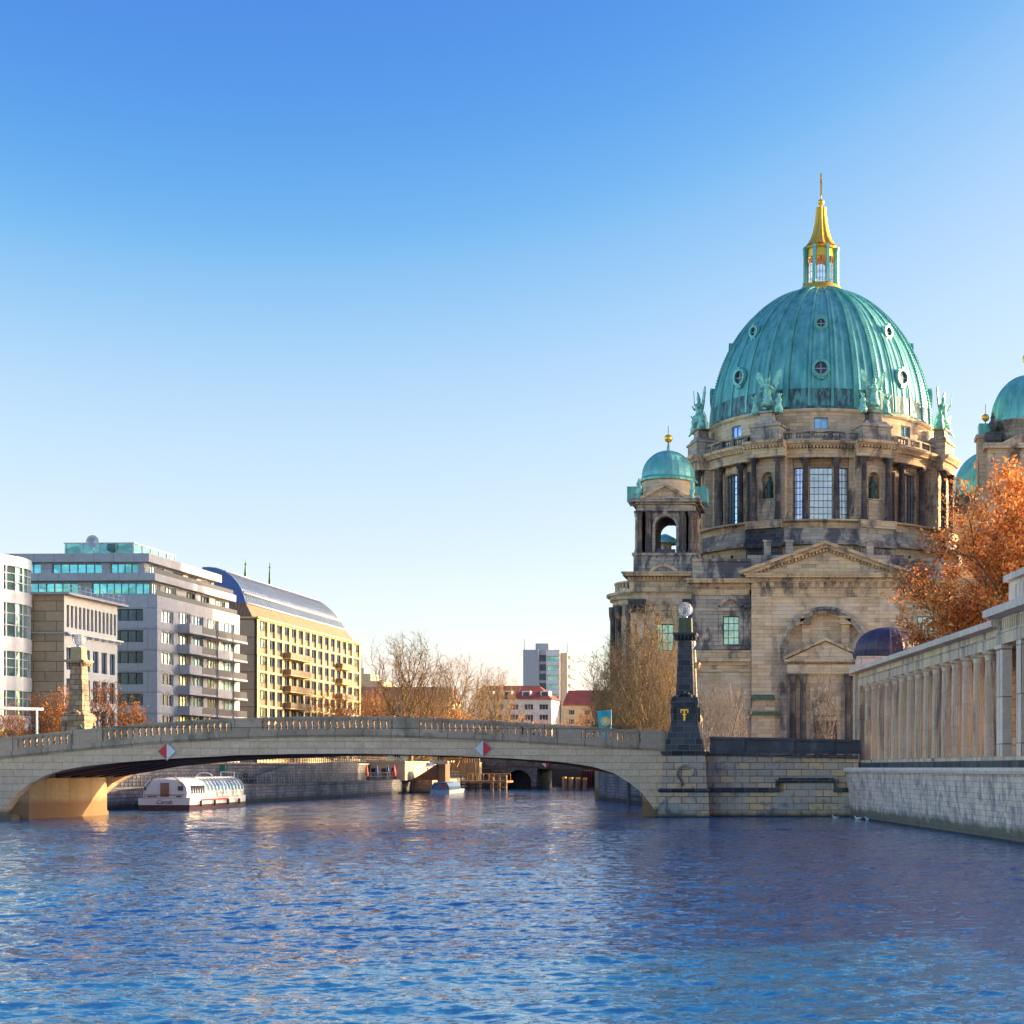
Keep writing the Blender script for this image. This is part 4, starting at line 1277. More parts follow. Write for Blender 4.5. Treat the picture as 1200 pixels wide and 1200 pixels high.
def entab(nm, x0, x1, y, zb, mat, big=True):
    b = MB()
    b.box(x0, x1, y - .25, y + 1.2, zb, zb + .95)
    b.box(x0 - .1, x1 + .1, y - .35, y + 1.2, zb + .95, zb + 1.2)
    z = zb + 1.2
    if big:
        b.box(x0, x1, y - .3, y + 1.2, z, z + .95)
        n = int((x1 - x0) / 1.15)
        for i in range(n):
            c = x0 + (x1 - x0) * (i + .5) / n; b.box(c - .3, c + .3, y - .62, y - .3, z + .1, z + .9)
        z += .95
    b.box(x0 - .3, x1 + .3, y - .65, y + 1.2, z, z + .2)
    n = int((x1 - x0) / .5)
    for i in range(n):
        c = x0 + (x1 - x0) * (i + .5) / n; b.box(c - .13, c + .13, y - .85, y - .65, z + .2, z + .5)
    b.box(x0 - .1, x1 + .1, y - .65, y + 1.2, z + .2, z + .5)
    b.box(x0 - .8, x1 + .8, y - 1.3, y + 1.2, z + .5, z + .85)
    b.box(x0 - 1.0, x1 + 1.0, y - 1.5, y + 1.2, z + .85, z + 1.05)
    return b.build(nm, mat, cath), z + 1.05


_, zc = entab("entablature", cx0 - 10.6, cx0 + 10.6, FY, 28.9, M['cath_trim'])
b = MB(); b.prism([(cx0 - 11.0, zc), (cx0 + 11.0, zc), (cx0, zc + 3.9)], FY - .2, FY + 2); b.build("tympanum", M['cath'], cath)
b = MB()
for s in (-1, 1):
    b.prism([(cx0 + s * 12.0, zc), (cx0 + s * 10.6, zc), (cx0, zc + 3.75), (cx0, zc + 4.25)], FY - .9, FY + 2)
    b.prism([(cx0 + s * 12.3, zc + .0), (cx0 + s * 12.0, zc), (cx0, zc + 4.255), (cx0, zc + 4.7), (cx0 + s * 12.3, zc + .35)], FY - 1.4, FY + 2)
    for i in range(22):
        t = (i + .5) / 22; x = cx0 + s * (10.9 * (1 - t)); z = zc + 3.72 * t
        b.box(x - .14, x + .14, FY - .65, FY - .2, z - .42, z - .02)
b.build("raking_cornice", M['cath_trim'], cath)
for i in range(12):
    pass
# side sections
for s, X0, X1 in ((-1, -18.9, -10.4), (1, 11.0, 19.5)):
    m = M['cath_dirty'] if s < 0 else M['cath']
    xc = -13.25 if s < 0 else 14.6
    Y = FY + 1.0
    fn = lambda u, z, n: (u, Y - .4 + n, z)
    b = MB(); b.wall(X0, X1, 19.2, 29.2, [(xc - 1.15, xc + 1.15, 22.1, 26.2)], fn, .5); b.build("side_wall", m, cath)
    b = MB(); b.box(X0, X1, Y - .45, Y, 4.4, 19.2); b.build("side_wall", M['cath'], cath)
    inst("window", winmesh(2.3, 4.1, 3, 4, M['lead'], M['glassgreen'], .08, .1), cath, (xc, Y - .22, 22.1))
    b = MB()
    for q in (-1, 1): b.box(xc + q * 1.45 - .28, xc + q * 1.45 + .28, Y - .62, Y - .405, 21.9, 26.9); b.box(xc + q * 2.15 - .35, xc + q * 2.15 + .35, Y - .5, Y - .404, 21.5, 26.9)
    b.box(xc - 2.0, xc + 2.0, Y - .8, Y - .403, 21.4, 21.85)
    b.box(xc - 1.9, xc + 1.9, Y - .7, Y - .403, 26.9, 27.4)
    b.box(xc - 2.7, xc - 1.5, Y - .95, Y - .402, 27.4, 27.7); b.box(xc + 1.5, xc + 2.7, Y - .95, Y - .402, 27.4, 27.7)
    b.archband(xc, 27.2, 1.35, 1.9, Y - .95, Y - .402, n=14, a0=.15, a1=PI - .15)
    b.build("window_surround", M['cath_dirty'] if s < 0 else M['cath_trim'], cath)
    b = MB(); b.box(X0, X1, Y - .75, Y - .402, 19.2, 19.7); b.box(X0, X1, Y - 1.1, Y - .402, 19.7, 20.0); b.box(X0, X1, Y - .6, Y - .401, 20.0, 21.3); b.box(X0, X1, Y - .55, Y - .452, 18.2, 18.5)
    n = 24
    for i in range(n):
        c = X0 + (X1 - X0) * (i + .5) / n; b.box(c - .1, c + .1, Y - .95, Y - .75, 19.45, 19.7)
    b.build("string_course", M['cath_trim'], cath)
    entab("entablature", X0 + .2, X1 - .2, Y - .3, 29.2, M['cath_trim'], False)
    b = MB(); b.box(X0, X1, Y + .6, Y + 1.6, 31.0, 34.2); b.box(X0, X1, Y + .4, Y + 1.8, 34.2, 34.6); b.build("roof_parapet", M['cath_dirty'], cath)
b = MB(); b.box(-11, 11.6, FY + 2, 225, 31, 35.2); b.build("front_roof", M['cath_dirty'], cath)
b = MB(); b.box(-19, 19.5, 207, 262, 31, 33.5); b.build("roof_deck", M['slate'], cath)
for x in (-8.2, -5, 6.8):
    b = MB(); b.box(x - .5, x + .5, 209, 210, 35.2, 37.4); b.box(x - .65, x + .65, 208.9, 210.1, 37.4, 37.7); b.build("roof_vent", M['cath_dirty'], cath)


# belfry towers
def tower(TX, TY, front):
    t = thing("corner_tower", None, None, (TX, TY, 4.4)); t.parent = cath; t.location = (TX - CX, TY - CY, 0); ORG[t.name] = Vector((TX, TY, 4.4))
    h = 4.35
    # lower block
    b = MB()
    fn = lambda u, z, n: (u, TY - 5.0 + n, z)
    b.wall(TX - 4.9, TX + 4.9, 4.4, 30.6, [(TX - 1.25, TX + 1.25, 21.5, 25.4)], fn, .8)
    b.box(TX - 4.9, TX + 4.9, TY - 4.2, TY + 5, 4.4, 30.6)
    b.build("lower_block", M['cath'], t)
    inst("window", winmesh(2.5, 3.9, 3, 3, M['lead'], M['glassgreen'], .09, .1), t, (TX, TY - 4.5, 21.5))
    b = MB(); b.archband(TX, 26.1, 1.3, 2.3, TY - 5.35, TY - 5.003, n=18); b.archband(TX, 26.1, 2.3, 2.6, TY - 5.5, TY - 5.003, n=18)
    b.box(TX - 2.3, TX - 1.3, TY - 5.35, TY - 5.003, 21, 26.1); b.box(TX + 1.3, TX + 2.3, TY - 5.35, TY - 5.003, 21, 26.1); b.box(TX - .9, TX + .9, TY - 5.4, TY - 5.0, 26.3, 27.1)
    b.build("window_surround", M['cath_trim'], t)
    for s in (-1, 1):
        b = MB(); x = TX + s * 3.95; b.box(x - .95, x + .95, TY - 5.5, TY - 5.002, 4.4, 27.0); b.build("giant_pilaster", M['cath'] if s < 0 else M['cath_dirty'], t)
        b = MB(); b.frus(x, TY - 5.3, 27.0, 28.6, 2.0, 1.0, 2.5, 1.4); b.box(x - 1.3, x + 1.3, TY - 6.05, TY - 5.0, 28.6, 28.9)
        for q in range(5): b.ball((x - .9 + q * .45, TY - 5.9, 27.9), .25, 6)
        b.build("pilaster_capital", M['soot'], t)
    b = MB()
    b.box(TX - 5.1, TX + 5.1, TY - 5.4, TY + 5.4, 30.0, 31.6)
    b.box(TX - 5.3, TX + 5.3, TY - 5.7, TY + 5.5, 31.6, 31.8)
    for i in range(20):
        c = TX - 5.0 + i * .526; b.box(c - .14, c + .14, TY - 6.0, TY - 5.7, 31.8, 32.2)
    b.box(TX - 5.3, TX + 5.3, TY - 5.7, TY + 5.5, 31.8, 32.2)
    b.box(TX - 5.9, TX + 5.9, TY - 6.5, TY + 5.9, 32.2, 32.6); b.box(TX - 6.1, TX + 6.1, TY - 6.7, TY + 6.1, 32.6, 32.8)
    b.archband(TX, 31.3, 2.2, 2.6, TY - 6.6, TY - 5.8, n=10, a0=.6, a1=PI - .6)
    b.build("cornice", M['cath_trim'], t)
    b = MB(); b.box(TX - 4.6, TX + 4.6, TY - 4.6, TY + 4.6, 32.8, 35.4); b.box(TX - 4.8, TX + 4.8, TY - 4.8, TY + 4.8, 35.4, 35.8); b.build("belfry_plinth", M['cath_dirty'], t)
    # belfry: four arched walls, columns, cornice, pediments
    for k in range(4):
        c, s = (1, 0, -1, 0)[k], (0, 1, 0, -1)[k]
        T = lambda x, y, z, c=c, s=s: (TX + x * c - y * s, TY + x * s + y * c, z)
        b = MB(T); b.archpanel(-3.7, 3.7, 35.8, 42.0, 0, 1.55, 39.7, -3.7, -3.0); b.archband(0, 39.7, 1.55, 1.95, -3.95, -3.703, n=14)
        for q in (-1, 1): b.box(q * 1.75 - .2, q * 1.75 + .2, -3.95, -3.703, 35.8, 39.7)
        b.box(-.3, .3, -4.1, -3.9, 41.2, 42)
        b.box(-3.9, 3.9, -4.25, -3.0, 42.0, 42.9); b.box(-4.2, 4.2, -4.5, -3.0, 42.9, 43.2); b.box(-4.75, 4.75, -5.1, -3.0, 43.2, 43.7)
        b.build("belfry_wall", M['cath_dirty'], t)
        for x in (-3.75, -2.45, 2.45, 3.75):
            b = MB(T); b.lathe([(.5, 35.8), (.5, 36.2), (.4, 36.4), (.36, 41.1), (.45, 41.2), (.5, 41.7)], x, -4.1, 10); b.box(x - .5, x + .5, -4.6, -3.7, 41.7, 41.997)
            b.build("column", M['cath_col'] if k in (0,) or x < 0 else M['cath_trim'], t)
        b = MB(T); b.prism([(-3.1, 43.7), (3.1, 43.7), (0, 45.5)], -4.4, -3.2)
        for q in (-1, 1): b.prism([(q * 3.5, 43.7), (q * 3.1, 43.705), (0, 45.5), (0, 45.95), (q * 3.6, 43.95)], -4.9, -3.2)
        b.build("pediment", M['cath_trim'], t)
        b = MB(T); b.lathe([(.01, 43.7), (.5, 43.7), (.5, 44.0), (.25, 44.3), (.5, 44.9), (.25, 45.5), (.42, 45.9), (.2, 46.4), (.01, 46.9)], 3.9, -3.9, 10); b.build("urn", M['patstat'], t)
        b = MB(T); b.box(-2.9, 2.9, -5.5, -5.0, 44.1, 45.9) if 0 else None
    b = MB()
    for s in (-1, 1): b.box(TX + s * 5.0 - .9, TX + s * 5.0 + .9, TY - 1.9, TY + 1.9, 43.75, 46.0)
    b.build("copper_vent", M['patina'], t)
    b = MB(); b.lathe([(4.0, 43.7), (4.0, 46.9)], TX, TY, 24); b.box(TX - .8, TX + .8, TY - 4.2, TY, 45.6, 46.4); b.build("attic_ring", M['cath'], t)
    b = MB(); b.lathe([(4.3, 46.75), (4.35, 47.1), (4.0, 47.35), (3.95, 47.5)] + [(3.95 * math.cos(PI / 2 * j / 12), 47.5 + 4.15 * math.sin(PI / 2 * j / 12)) for j in range(1, 12)] + [(.25, 51.7), (.2, 52.5)], TX, TY, 96, 0, False, rf=lambda k: 1.012 if k % 4 == 0 else 1)
    b.build("tower_dome", M['patina'], t)
    b = MB(); b.tube((TX, TY, 52.4), (TX, TY, 55.4), .12, .04, 8); b.ball((TX, TY, 53.5), .62, 16); b.build("gilded_ball", M['gold'], t)
    b = MB(); b.box(TX - 1.4, TX + 1.4, TY - 3.5, TY - 3.3, 35.8, 36.5); b.build("belfry_railing", M['slate'], t)
    return t


tower(-23.1, 213.5, True)
# rounded exedra beside the tower
b = MB()
for z0, z1, r in ((4.4, 28.5, 5.3), (28.5, 29.4, 5.5), (29.4, 30.0, 5.9), (30.0, 30.4, 6.4), (30.4, 30.8, 5.2), (31.9, 32.15, 5.25)):
    b.lathe([(.1, z0), (r, z0), (r, z1), (.1, z1)], -26.3, 216.5, 40)
for i in range(40):
    a = 2 * PI * i / 40; b.box(-26.3 + 5 * math.cos(a) - .12, -26.3 + 5 * math.cos(a) + .12, 216.5 + 5 * math.sin(a) - .12, 216.5 + 5 * math.sin(a) + .12, 30.8, 31.9)
b.build("exedra", M['cath'], cath)
b = MB()
for a in range(200, 340, 22):
    q = R(a); x, y = -26.3 + 5.6 * math.cos(q), 216.5 + 5.6 * math.sin(q)
    b.lathe([(.45, 8), (.38, 26.3), (.55, 27.2), (.6, 28.45)], x, y, 10)
b.build("exedra_colonnade", M['cath_col'], cath)
# back turret seen through the belfry arch, rear tower domes
b = MB(); b.lathe([(1.1, 33.5), (1.1, 41.4), (1.3, 41.6), (.1, 41.7)], -26.3, 238, 10); b.box(-29.5, -24, 237, 240, 33, 36.5); b.prism([(-30, 36.5), (-23.5, 36.5), (-26.7, 38.5)], 237, 240); b.build("rear_turret", M['cath_trim'], cath)
b = MB(); b.lathe([(2.2, 41.6), (2.3, 42.0), (1.6, 42.6), (.4, 43.2), (.01, 43.3)], -26.3, 238, 16); b.build("turret_cap", M['patina'], cath)
b = MB(); b.box(-31, -29.6, 237.5, 241, 35.5, 38.5); b.build("copper_vent", M['patina'], cath)


def bigtower(TX, TY, z0, r, nm_lab):
    t = thing("corner_tower", None, None, (TX, TY, 4.4)); t.parent = cath; t.location = (TX - CX, TY - CY, 0); ORG[t.name] = Vector((TX, TY, 4.4))
    b = MB(); b.box(TX - 7, TX + 7, TY - 7, TY + 7, 4.4, z0 - 5.0); b.box(TX - 7.6, TX + 7.6, TY - 7.6, TY + 7.6, z0 - 5.0, z0 - 4.2); b.build("tower_body", M['cath_drum'], t)
    b = MB(); b.lathe([(6.0, z0 - 4.2), (6.0, z0 - .5), (6.3, z0 - .4), (6.3, z0)], TX, TY, 40); b.build("tower_attic", M['cath_dirty'], t)
    for sx in (-1, 1):
        b = MB(); x = TX + sx * 6.1; b.box(x - 1.2, x + 1.2, TY - 7, TY - 4.6, z0 - 4.2, z0 - 2.4); b.build("corner_block", M['soot'], t)
        b = MB(); b.lathe([(.01, z0 - 2.4), (.6, z0 - 2.4), (.35, z0 - 1.8), (.75, z0 - 1.0), (.3, z0 - .3), (.4, z0), (.01, z0 + .9)], x, TY - 5.8, 10); b.build("urn", M['soot'], t)
    b = MB(); b.prism([(TX - 5, z0 - 4.2), (TX + 5, z0 - 4.2), (TX, z0 - 1.7)], TY - 7.5, TY - 5); b.build("pediment", M['cath_trim'], t)
    b = MB(); b.lathe([(r + .3, z0), (r + .3, z0 + .4)] + [(r * math.cos(PI / 2 * j / 14), z0 + .4 + r * 1.32 * math.sin(PI / 2 * j / 14)) for j in range(0, 14)] + [(.4, z0 + r * 1.34 + .3), (.3, z0 + r * 1.4 + 1.2)], TX, TY, 120, 0, False, rf=lambda k: 1.014 if k % 4 == 0 else 1)
    b.build("tower_dome", M['patina'], t)
    zt = z0 + r * 1.4 + 1
    b = MB(); b.tube((TX, TY, zt), (TX, TY, zt + 4), .15, .05, 8); b.ball((TX, TY, zt + 1.6), .8, 16); b.build("gilded_ball", M['gold'], t)


bigtower(32.0, 225.0, 58.0, 5.75, "")
bigtower(30.9, 272.0, 55.5, 6.4, "")
b = MB(); b.box(23.7, 26.3, 220, 222.6, 33, 55.0); b.box(23.4, 26.6, 219.7, 222.9, 55, 55.6); b.build("stair_turret", M['cath_drum'], cath)
b = MB(); b.box(23.9, 26.1, 220.3, 222.3, 55.6, 57.4); b.build("copper_vent", M['patina'], cath)
b = MB(); b.tube((25, 221.3, 57.3), (25, 221.3, 60.6), .1, .04, 8); b.ball((25, 221.3, 58.5), .6, 16); b.build("gilded_ball", M['gold'], cath)
b = MB(); b.box(19.5, 40, 214, 275, 4.4, 31); b.box(19, 40.5, 213.4, 275.5, 31, 32.6); b.build("west_block", M['cath'], cath)

# ---------------------------------------------------------------- the colonnade
CK = -0.18


def colx(y): return 4.27 + CK * (y - 134)


Lk = math.hypot(1, CK)
dyu, dxu = 1 / Lk, CK / Lk


def CT(s, n, z):            # s metres from the far end towards the camera, n towards the river is negative
    return (4.27 - dxu * s + n * dyu, 134 - dyu * s + n * (-dxu), z)


colon = thing("colonnade", "long pale stone colonnade of fluted columns with a heavy cornice on the embankment wall", "colonnade", (7, 120, 4.5))
b = MB(CT); b.box(-4.6, 90, -1.25, 7.0, 4.5, 5.2); b.build("plinth", M['colon'], colon)
b = MB(CT); b.box(-4.6, 90, -1.45, -1.252, 4.5, 4.95); b.build("dark_step", M['soot'], colon)
cm = MB()
nfl = 20
vs = []; fs = []
levels = [(.46, 0), (.46, .12), (.44, .2), (.41, 4.2), (.365, 6.45)]
seg = nfl * 4
for r, z in levels:
    for k in range(seg):
        q = (1.0, .90, .84, .90)[k % 4]
        a = 2 * PI * k / seg
        vs.append((r * q * math.cos(a), r * q * math.sin(a), z))
for j in range(len(levels) - 1):
    for k in range(seg): fs.append((j * seg + k, j * seg + (k + 1) % seg, (j + 1) * seg + (k + 1) % seg, (j + 1) * seg + k))
cm.add(vs, fs)
cm.lathe([(.37, 6.45), (.39, 6.5), (.39, 6.6), (.44, 6.75), (.52, 6.85)], 0, 0, 24)
cm.box(-.53, .53, -.53, .53, 6.85, 7.07)
cme = cm.mesh("column", [M['coln']])
SP = 2.78
NC = 15
for i in range(NC):
    p = CT(i * SP, 0, 5.2); inst("column", cme, colon, p, math.atan2(dxu, dyu))
# entablature over the row
s1 = NC * SP + 0.6
b = MB(CT)
b.box(-3.2, s1, -.42, .42, 12.27, 12.95); b.box(-3.2, s1, -.36, .42, 12.95, 13.5)
b.box(-3.2, s1, -.5, .5, 12.93, 13.02)
b.build("entablature", M['colon'], colon)
b = MB(CT); b.prismx([(-.55, 13.5), (-1.05, 13.55), (-1.1, 13.85), (-.95, 14.0), (6.4, 14.05), (6.4, 13.5)], -4.0, s1 + .3); b.build("cornice", M['cornice_w'], colon)
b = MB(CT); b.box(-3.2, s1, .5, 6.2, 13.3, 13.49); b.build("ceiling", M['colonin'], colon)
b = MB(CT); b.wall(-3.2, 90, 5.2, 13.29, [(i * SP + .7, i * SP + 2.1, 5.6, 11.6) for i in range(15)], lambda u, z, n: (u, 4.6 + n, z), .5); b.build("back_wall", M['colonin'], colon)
b = MB(CT)
for i in range(NC + 2):
    b.box(i * SP - 1.0, i * SP - .2, 1.3, 1.8, 5.2, 6.5)
b.build("low_wall", M['cornice_w'], colon)
# near pavilion
P0 = s1 + .3
for s in (P0 + .35, P0 + 1.0):
    b = MB(CT); b.box(s - .3, s + .3, -.75, -.1, 5.2, 12.3); b.box(s - .4, s + .4, -.85, -.1, 12.05, 12.3); b.build("square_pilaster", M['cornice_w'], colon)
for s in (P0 + 4.6, P0 + 8.2, P0 + 11.8):
    b = MB(CT); b.box(s - .45, s + .45, -.75, .2, 5.2, 12.3); b.build("square_pilaster", M['cornice_w'], colon)
b = MB(CT); b.box(P0 + .1, P0 + 14, -.8, .5, 12.3, 13.15); b.box(P0 + .1, P0 + 14, -.72, .5, 13.15, 14.0)
for i in range(30): b.box(P0 + .4 + i * .46, P0 + .58 + i * .46, -.78, -.72, 13.25, 13.85)
b.build("pavilion_entablature", M['colon'], colon)
b = MB(CT); b.prismx([(-.9, 14.0), (-1.5, 14.1), (-1.55, 14.5), (-1.35, 14.65), (7.4, 14.7), (7.4, 14.0)], P0 - .5, P0 + 14.3); b.build("pavilion_cornice", M['cornice_w'], colon)
b = MB(CT); b.box(P0 + .9, P0 + 13, -.2, 6.2, 14.65, 16.3); b.box(P0 + .6, P0 + 13.3, -.5, 6.5, 16.3, 16.7)
for i in range(6): b.box(P0 + 1.4 + i * 1.5, P0 + 2.5 + i * 1.5, -.26, -.2, 15.0, 16.0)
b.build("attic", M['cornice_w'], colon)
b = MB(CT); b.add([(P0 + 1.5, .6, 16.7), (P0 + 13, .6, 16.7), (P0 + 13, 6, 16.7), (P0 + 1.5, 6, 16.7), (P0 + 4, 3.3, 19.2), (P0 + 11, 3.3, 19.2)], [(0, 1, 5, 4), (1, 2, 5), (2, 3, 4, 5), (3, 0, 4), (0, 3, 2, 1)])
for i in range(8): b.tube((P0 + 1.5 + .3 * i, .6 + .32 * i, 16.72 + .3 * i), (P0 + 13, .6 + .32 * i, 16.72 + .3 * i), .07, .07, 4)
b.build("roof", M['slate'], colon)
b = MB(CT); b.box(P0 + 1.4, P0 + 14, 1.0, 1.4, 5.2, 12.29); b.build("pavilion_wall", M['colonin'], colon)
# far end block with the plum dome
pav = thing("domed_pavilion", "small pavilion with a plum-coloured ribbed metal dome behind the far end of the colonnade", "pavilion", (6.6, 141, 4.4))
b = MB(); b.box(3.0, 10.0, 137.2, 145, 4.4, 13.8); b.build("pavilion_body", M['colon'], pav)
b = MB(); b.box(2.6, 10.4, 136.8, 145.4, 13.8, 14.3); b.box(3.2, 9.8, 137.4, 144.8, 14.3, 15.2); b.build("cornice", M['cornice_w'], pav)
b = MB(); b.lathe([(3.35, 15.2), (3.45, 15.6), (3.3, 15.9), (3.3, 16.2)] + [(3.15 * math.cos(PI / 2 * j / 12) + .02, 16.2 + 2.1 * math.sin(PI / 2 * j / 12)) for j in range(13)], 6.4, 141, 96, 0, False, rf=lambda k: 1.03 if k % 6 == 0 else 1)
b.build("dome", M['plum'], pav)
for s in (-3.6, -2.4):
    b = MB(CT); b.box(s - .3, s + .3, -.5, .3, 5.2, 12.27); b.build("corner_pilaster", M['colon'] if s > -3 else M['cornice_w'], colon)
b = MB(CT); b.box(-4.2, -3.9, -.5, 4.6, 5.2, 13.49); b.build("end_wall", M['colon'], colon)
# ---------------------------------------------------------------- buildings on the left bank
# local frame: x along the river facade (away from the camera), y into the block, z up from the street
def facade(root, nm, mat, face, p, u0, u1, z0, z1, wins, depth=0.35, wall_parent=None):
    """wins: (u0,u1,z0,z1,nx,nz,frame,glass). face 'r' = plane y=p looking to the river, 'f' = plane x=p looking at the camera (u = local y)"""
    if face == 'r': fn = lambda u, z, n: (u, p + n, z)
    else: fn = lambda u, z, n: (p + n, u, z)
    b = MB(); b.wall(u0, u1, z0, z1, [w_[:4] for w_ in wins], fn, depth)
    w_ = b.build(nm, mat, root, world=False)
    for a, c, e, f, nx, nz, fm, gm in wins:
        me = winmesh(c - a, f - e, nx, nz, fm, gm)
        if face == 'r': inst("window", me, root, ((a + c) / 2, p + depth - .125, e), 0, world=False)
        else: inst("window", me, root, (p + depth - .125, (a + c) / 2, e), -PI / 2, world=False)
    return w_


RZ = R(90 - 1.4)
# ---- grey apartment block
G0 = (-97.6, 210.0, 5.0)
gb = thing("apartment_block", "grey apartment block with dark balconies and a green glass box on its roof", "building", G0, RZ)
FR = M['frame']
rows = []
zt = 24.5
lev = [21.0 - 3.1 * i for i in range(7)]      # window sill heights above street
W = []
for i, z in enumerate(lev):
    W.append((1.4, 5.0, z, z + 1.75, 3, 1, FR, M['glassw'] if i in (0, 1, 2) else M['glassd']))
    W.append((6.6, 10.5, z, z + 2.1, 4, 1, FR, M['glassw']))
    W.append((11.2, 14.8, z - .5, z + 2.0, 3, 1, FR, M['glassb']))
    W.append((16.2, 20.2, z - .5, z + 2.0, 4, 1, FR, M['glassw']))
    W.append((21.6, 26.0, z - .5, z + 2.0, 3, 1, FR, M['glassb']))
facade(gb, "river_facade", M['grey'], 'r', 0, 0, 28.0, -1, zt, W)
W = []
for i, z in enumerate(lev):
    for u in (4.5, 12.5, 20.5, 28.5): W.append((u - 2.4, u + 2.4, z, z + 1.75, 4, 1, M['framed'], M['glassd']))
facade(gb, "front_facade", M['grey'], 'f', 0, 0, 40.0, -1, zt, W)
b = MB(); b.box(.4, 28, .4, 40, -1, zt - .05); b.box(0, 28.02, 0, 40, zt, zt + .25)
for z in lev: b.box(-.06, 28.05, -.06, -.003, z - 1.0, z - .88)
for z in lev: b.box(-.06, -.003, -.003, 40, z - 1.0, z - .88)
b.build("block_core", M['grey'], gb, world=False)
# set-back upper storeys
W = [(1.5, 4.2, 25.2, 26.8, 4, 1, FR, M['glassw']), (5.6, 9.2, 25.0, 26.8, 4, 1, FR, M['glassw']), (12.5, 15.5, 25.0, 26.8, 3, 1, M['framed'], M['glassd']), (17.2, 20.4, 25.0, 26.8, 3, 1, M['framed'], M['glassd']), (22.5, 26.2, 25.0, 26.8, 4, 1, FR, M['glassw'])]
facade(gb, "upper_river_facade", M['grey'], 'r', 1.6, 1.5, 27.5, 24.75, 27.0, W)
W = [(1.9, 10.6, 25.1, 26.8, 8, 1, M['framet'], M['glasst']), (12.6, 22.4, 25.1, 26.8, 8, 1, M['framet'], M['glasst']), (24.4, 34, 25.1, 26.8, 8, 1, M['framet'], M['glasst'])]
facade(gb, "upper_front_facade", M['grey'], 'f', 1.5, 1.6, 40, 24.75, 27.0, W)
b = MB(); b.box(1.9, 27.5, 2.0, 40, 24.75, 26.95); b.box(.5, 28.0, .6, 40.5, 27.0, 28.1); b.build("set_back_storey", M['grey'], gb, world=False)
W = [(4.0, 8.5, 28.4, 29.8, 6, 1, FR, M['glassw']), (11.5, 14.8, 28.3, 29.8, 3, 1, M['framed'], M['glassd']), (16.4, 19.4, 28.3, 29.8, 3, 1, M['framed'], M['glassd']), (21.0, 24.6, 28.3, 29.8, 4, 1, FR, M['glassw'])]
facade(gb, "upper_river_facade", M['grey'], 'r', 3.2, 2.6, 25.5, 28.1, 29.95, W)
W = [(4.2, 8.4, 28.35, 29.8, 4, 1, M['framet'], M['glasst']), (9.6, 17.2, 28.35, 29.8, 6, 1, M['framet'], M['glasst']), (18.8, 26.4, 28.35, 29.8, 6, 1, M['framet'], M['glasst']), (28, 36, 28.35, 29.8, 6, 1, M['framet'], M['glasst'])]
facade(gb, "upper_front_facade", M['grey'], 'f', 2.6, 3.2, 40, 28.1, 29.95, W)
b = MB(); b.box(3.0, 25.5, 3.6, 40, 28.1, 29.9); b.box(1.9, 26.2, 2.2, 40.5, 29.95, 31.2); b.build("set_back_storey", M['grey'], gb, world=False)
for z, y in ((24.76, .35), (28.11, 1.0)):
    b = MB(); b.box(.4 if y < 1 else 1.0, 27.8, y, y + .07, z, z + .8); b.build("parapet_panel", M['balcony'], gb, world=False)
for i, z in enumerate(lev[:6]):
    zf = z - .95
    for (a, c, solid) in ((6.3, 10.4, True), (10.4, 15.3, False), (15.9, 21.0, i in (1, 3)), (21.6, 26.8, False)):
        b = MB(); b.box(a, c, -1.7, -.003, zf - .2, zf + .02); b.box(a, a + .12, -1.7, -.003, zf + .02, zf + 1.15); b.box(c - .12, c, -1.7, -.003, zf + .02, zf + 1.15)
        b.box(a - .02, c + .02, -1.84, -1.7, zf - .24, zf + (1.2 if solid else .08))
        o = b.build("balcony", M['grey'], gb, world=False)
        if not solid:
            b = MB(); b.box(a + .15, c - .15, -1.8, -1.72, zf + .1, zf + 1.12); b.build("balcony_panel", M['balcony'], o, world=False)
b = MB(); b.box(6, 19, 6.6, 17.1, 31.20, 33.30); b.build("rooftop_glass_box", M['glassdg'], gb, world=False)
b = MB()
for i in range(5): b.box(5.93, 5.99, 6.6 + i * 2.55, 6.7 + i * 2.55, 31.20, 33.35)
for i in range(6): b.box(6 + i * 2.6, 6.1 + i * 2.6, 6.52, 6.59, 31.20, 33.35)
b.box(5.9, 19.1, 6.5, 17.2, 33.30, 33.45)
b.build("roof_box_frame", M['frame'], gb, world=False)
b = MB(); b.tube((3.5, 11.3, 31.20), (3.5, 11.3, 32.80), .08, .08, 8)
prev = None
b.lathe([(.01, 0), (.5, .08), (.9, .3), (.95, .34), (.9, .36), (.45, .16), (.01, .08)], 0, 0, 20)
for i in range(len(b.v) - 7 * 20, len(b.v)):
    x, y, z = b.v[i]; b.v[i] = (3.4 - z * .9 - .0, 11.3 + x, 33.10 + y * .95 + z * .3)
b.build("satellite_dish", M['metalw'], gb, world=False)

# ---- cream office building
cb = thing("office_building", "cream stone office building with tall narrow blue windows, behind the left brown obelisk", "building", (-98.0, 185.0, 5.0), RZ)
W = []
for i in range(13): W.append((.6 + i * .98, 1.2 + i * .98, 17.7, 20.6, 1, 1, M['framed'], M['glassd']))
for z in (12.2, 8.2, 4.2, .4):
    for i in range(6): W.append((.55 + i * 2.15, 1.95 + i * 2.15, z, z + 2.9, 2, 1, M['framed'], M['glassb']))
facade(cb, "river_facade", M['creamwall'], 'r', 0, 0, 13.3, -1, 21.8, W)
b = MB(); b.box(0, .02, 0, 9, -1, 21.8); b.box(.4, 13.3, .4, 9, -1, 21.7); b.build("stone_gable", M['cream'], cb, world=False)
b = MB(); b.box(-.6, 14.4, -1.0, 9, 21.8, 22.1); b.build("roof_slab", M['grey'], cb, world=False)
b = MB()
for i in range(11): b.tube((-.3 + i * 1.4, -.7, 22.1), (-.3 + i * 1.4, -.7, 23.2), .04, .04, 5)
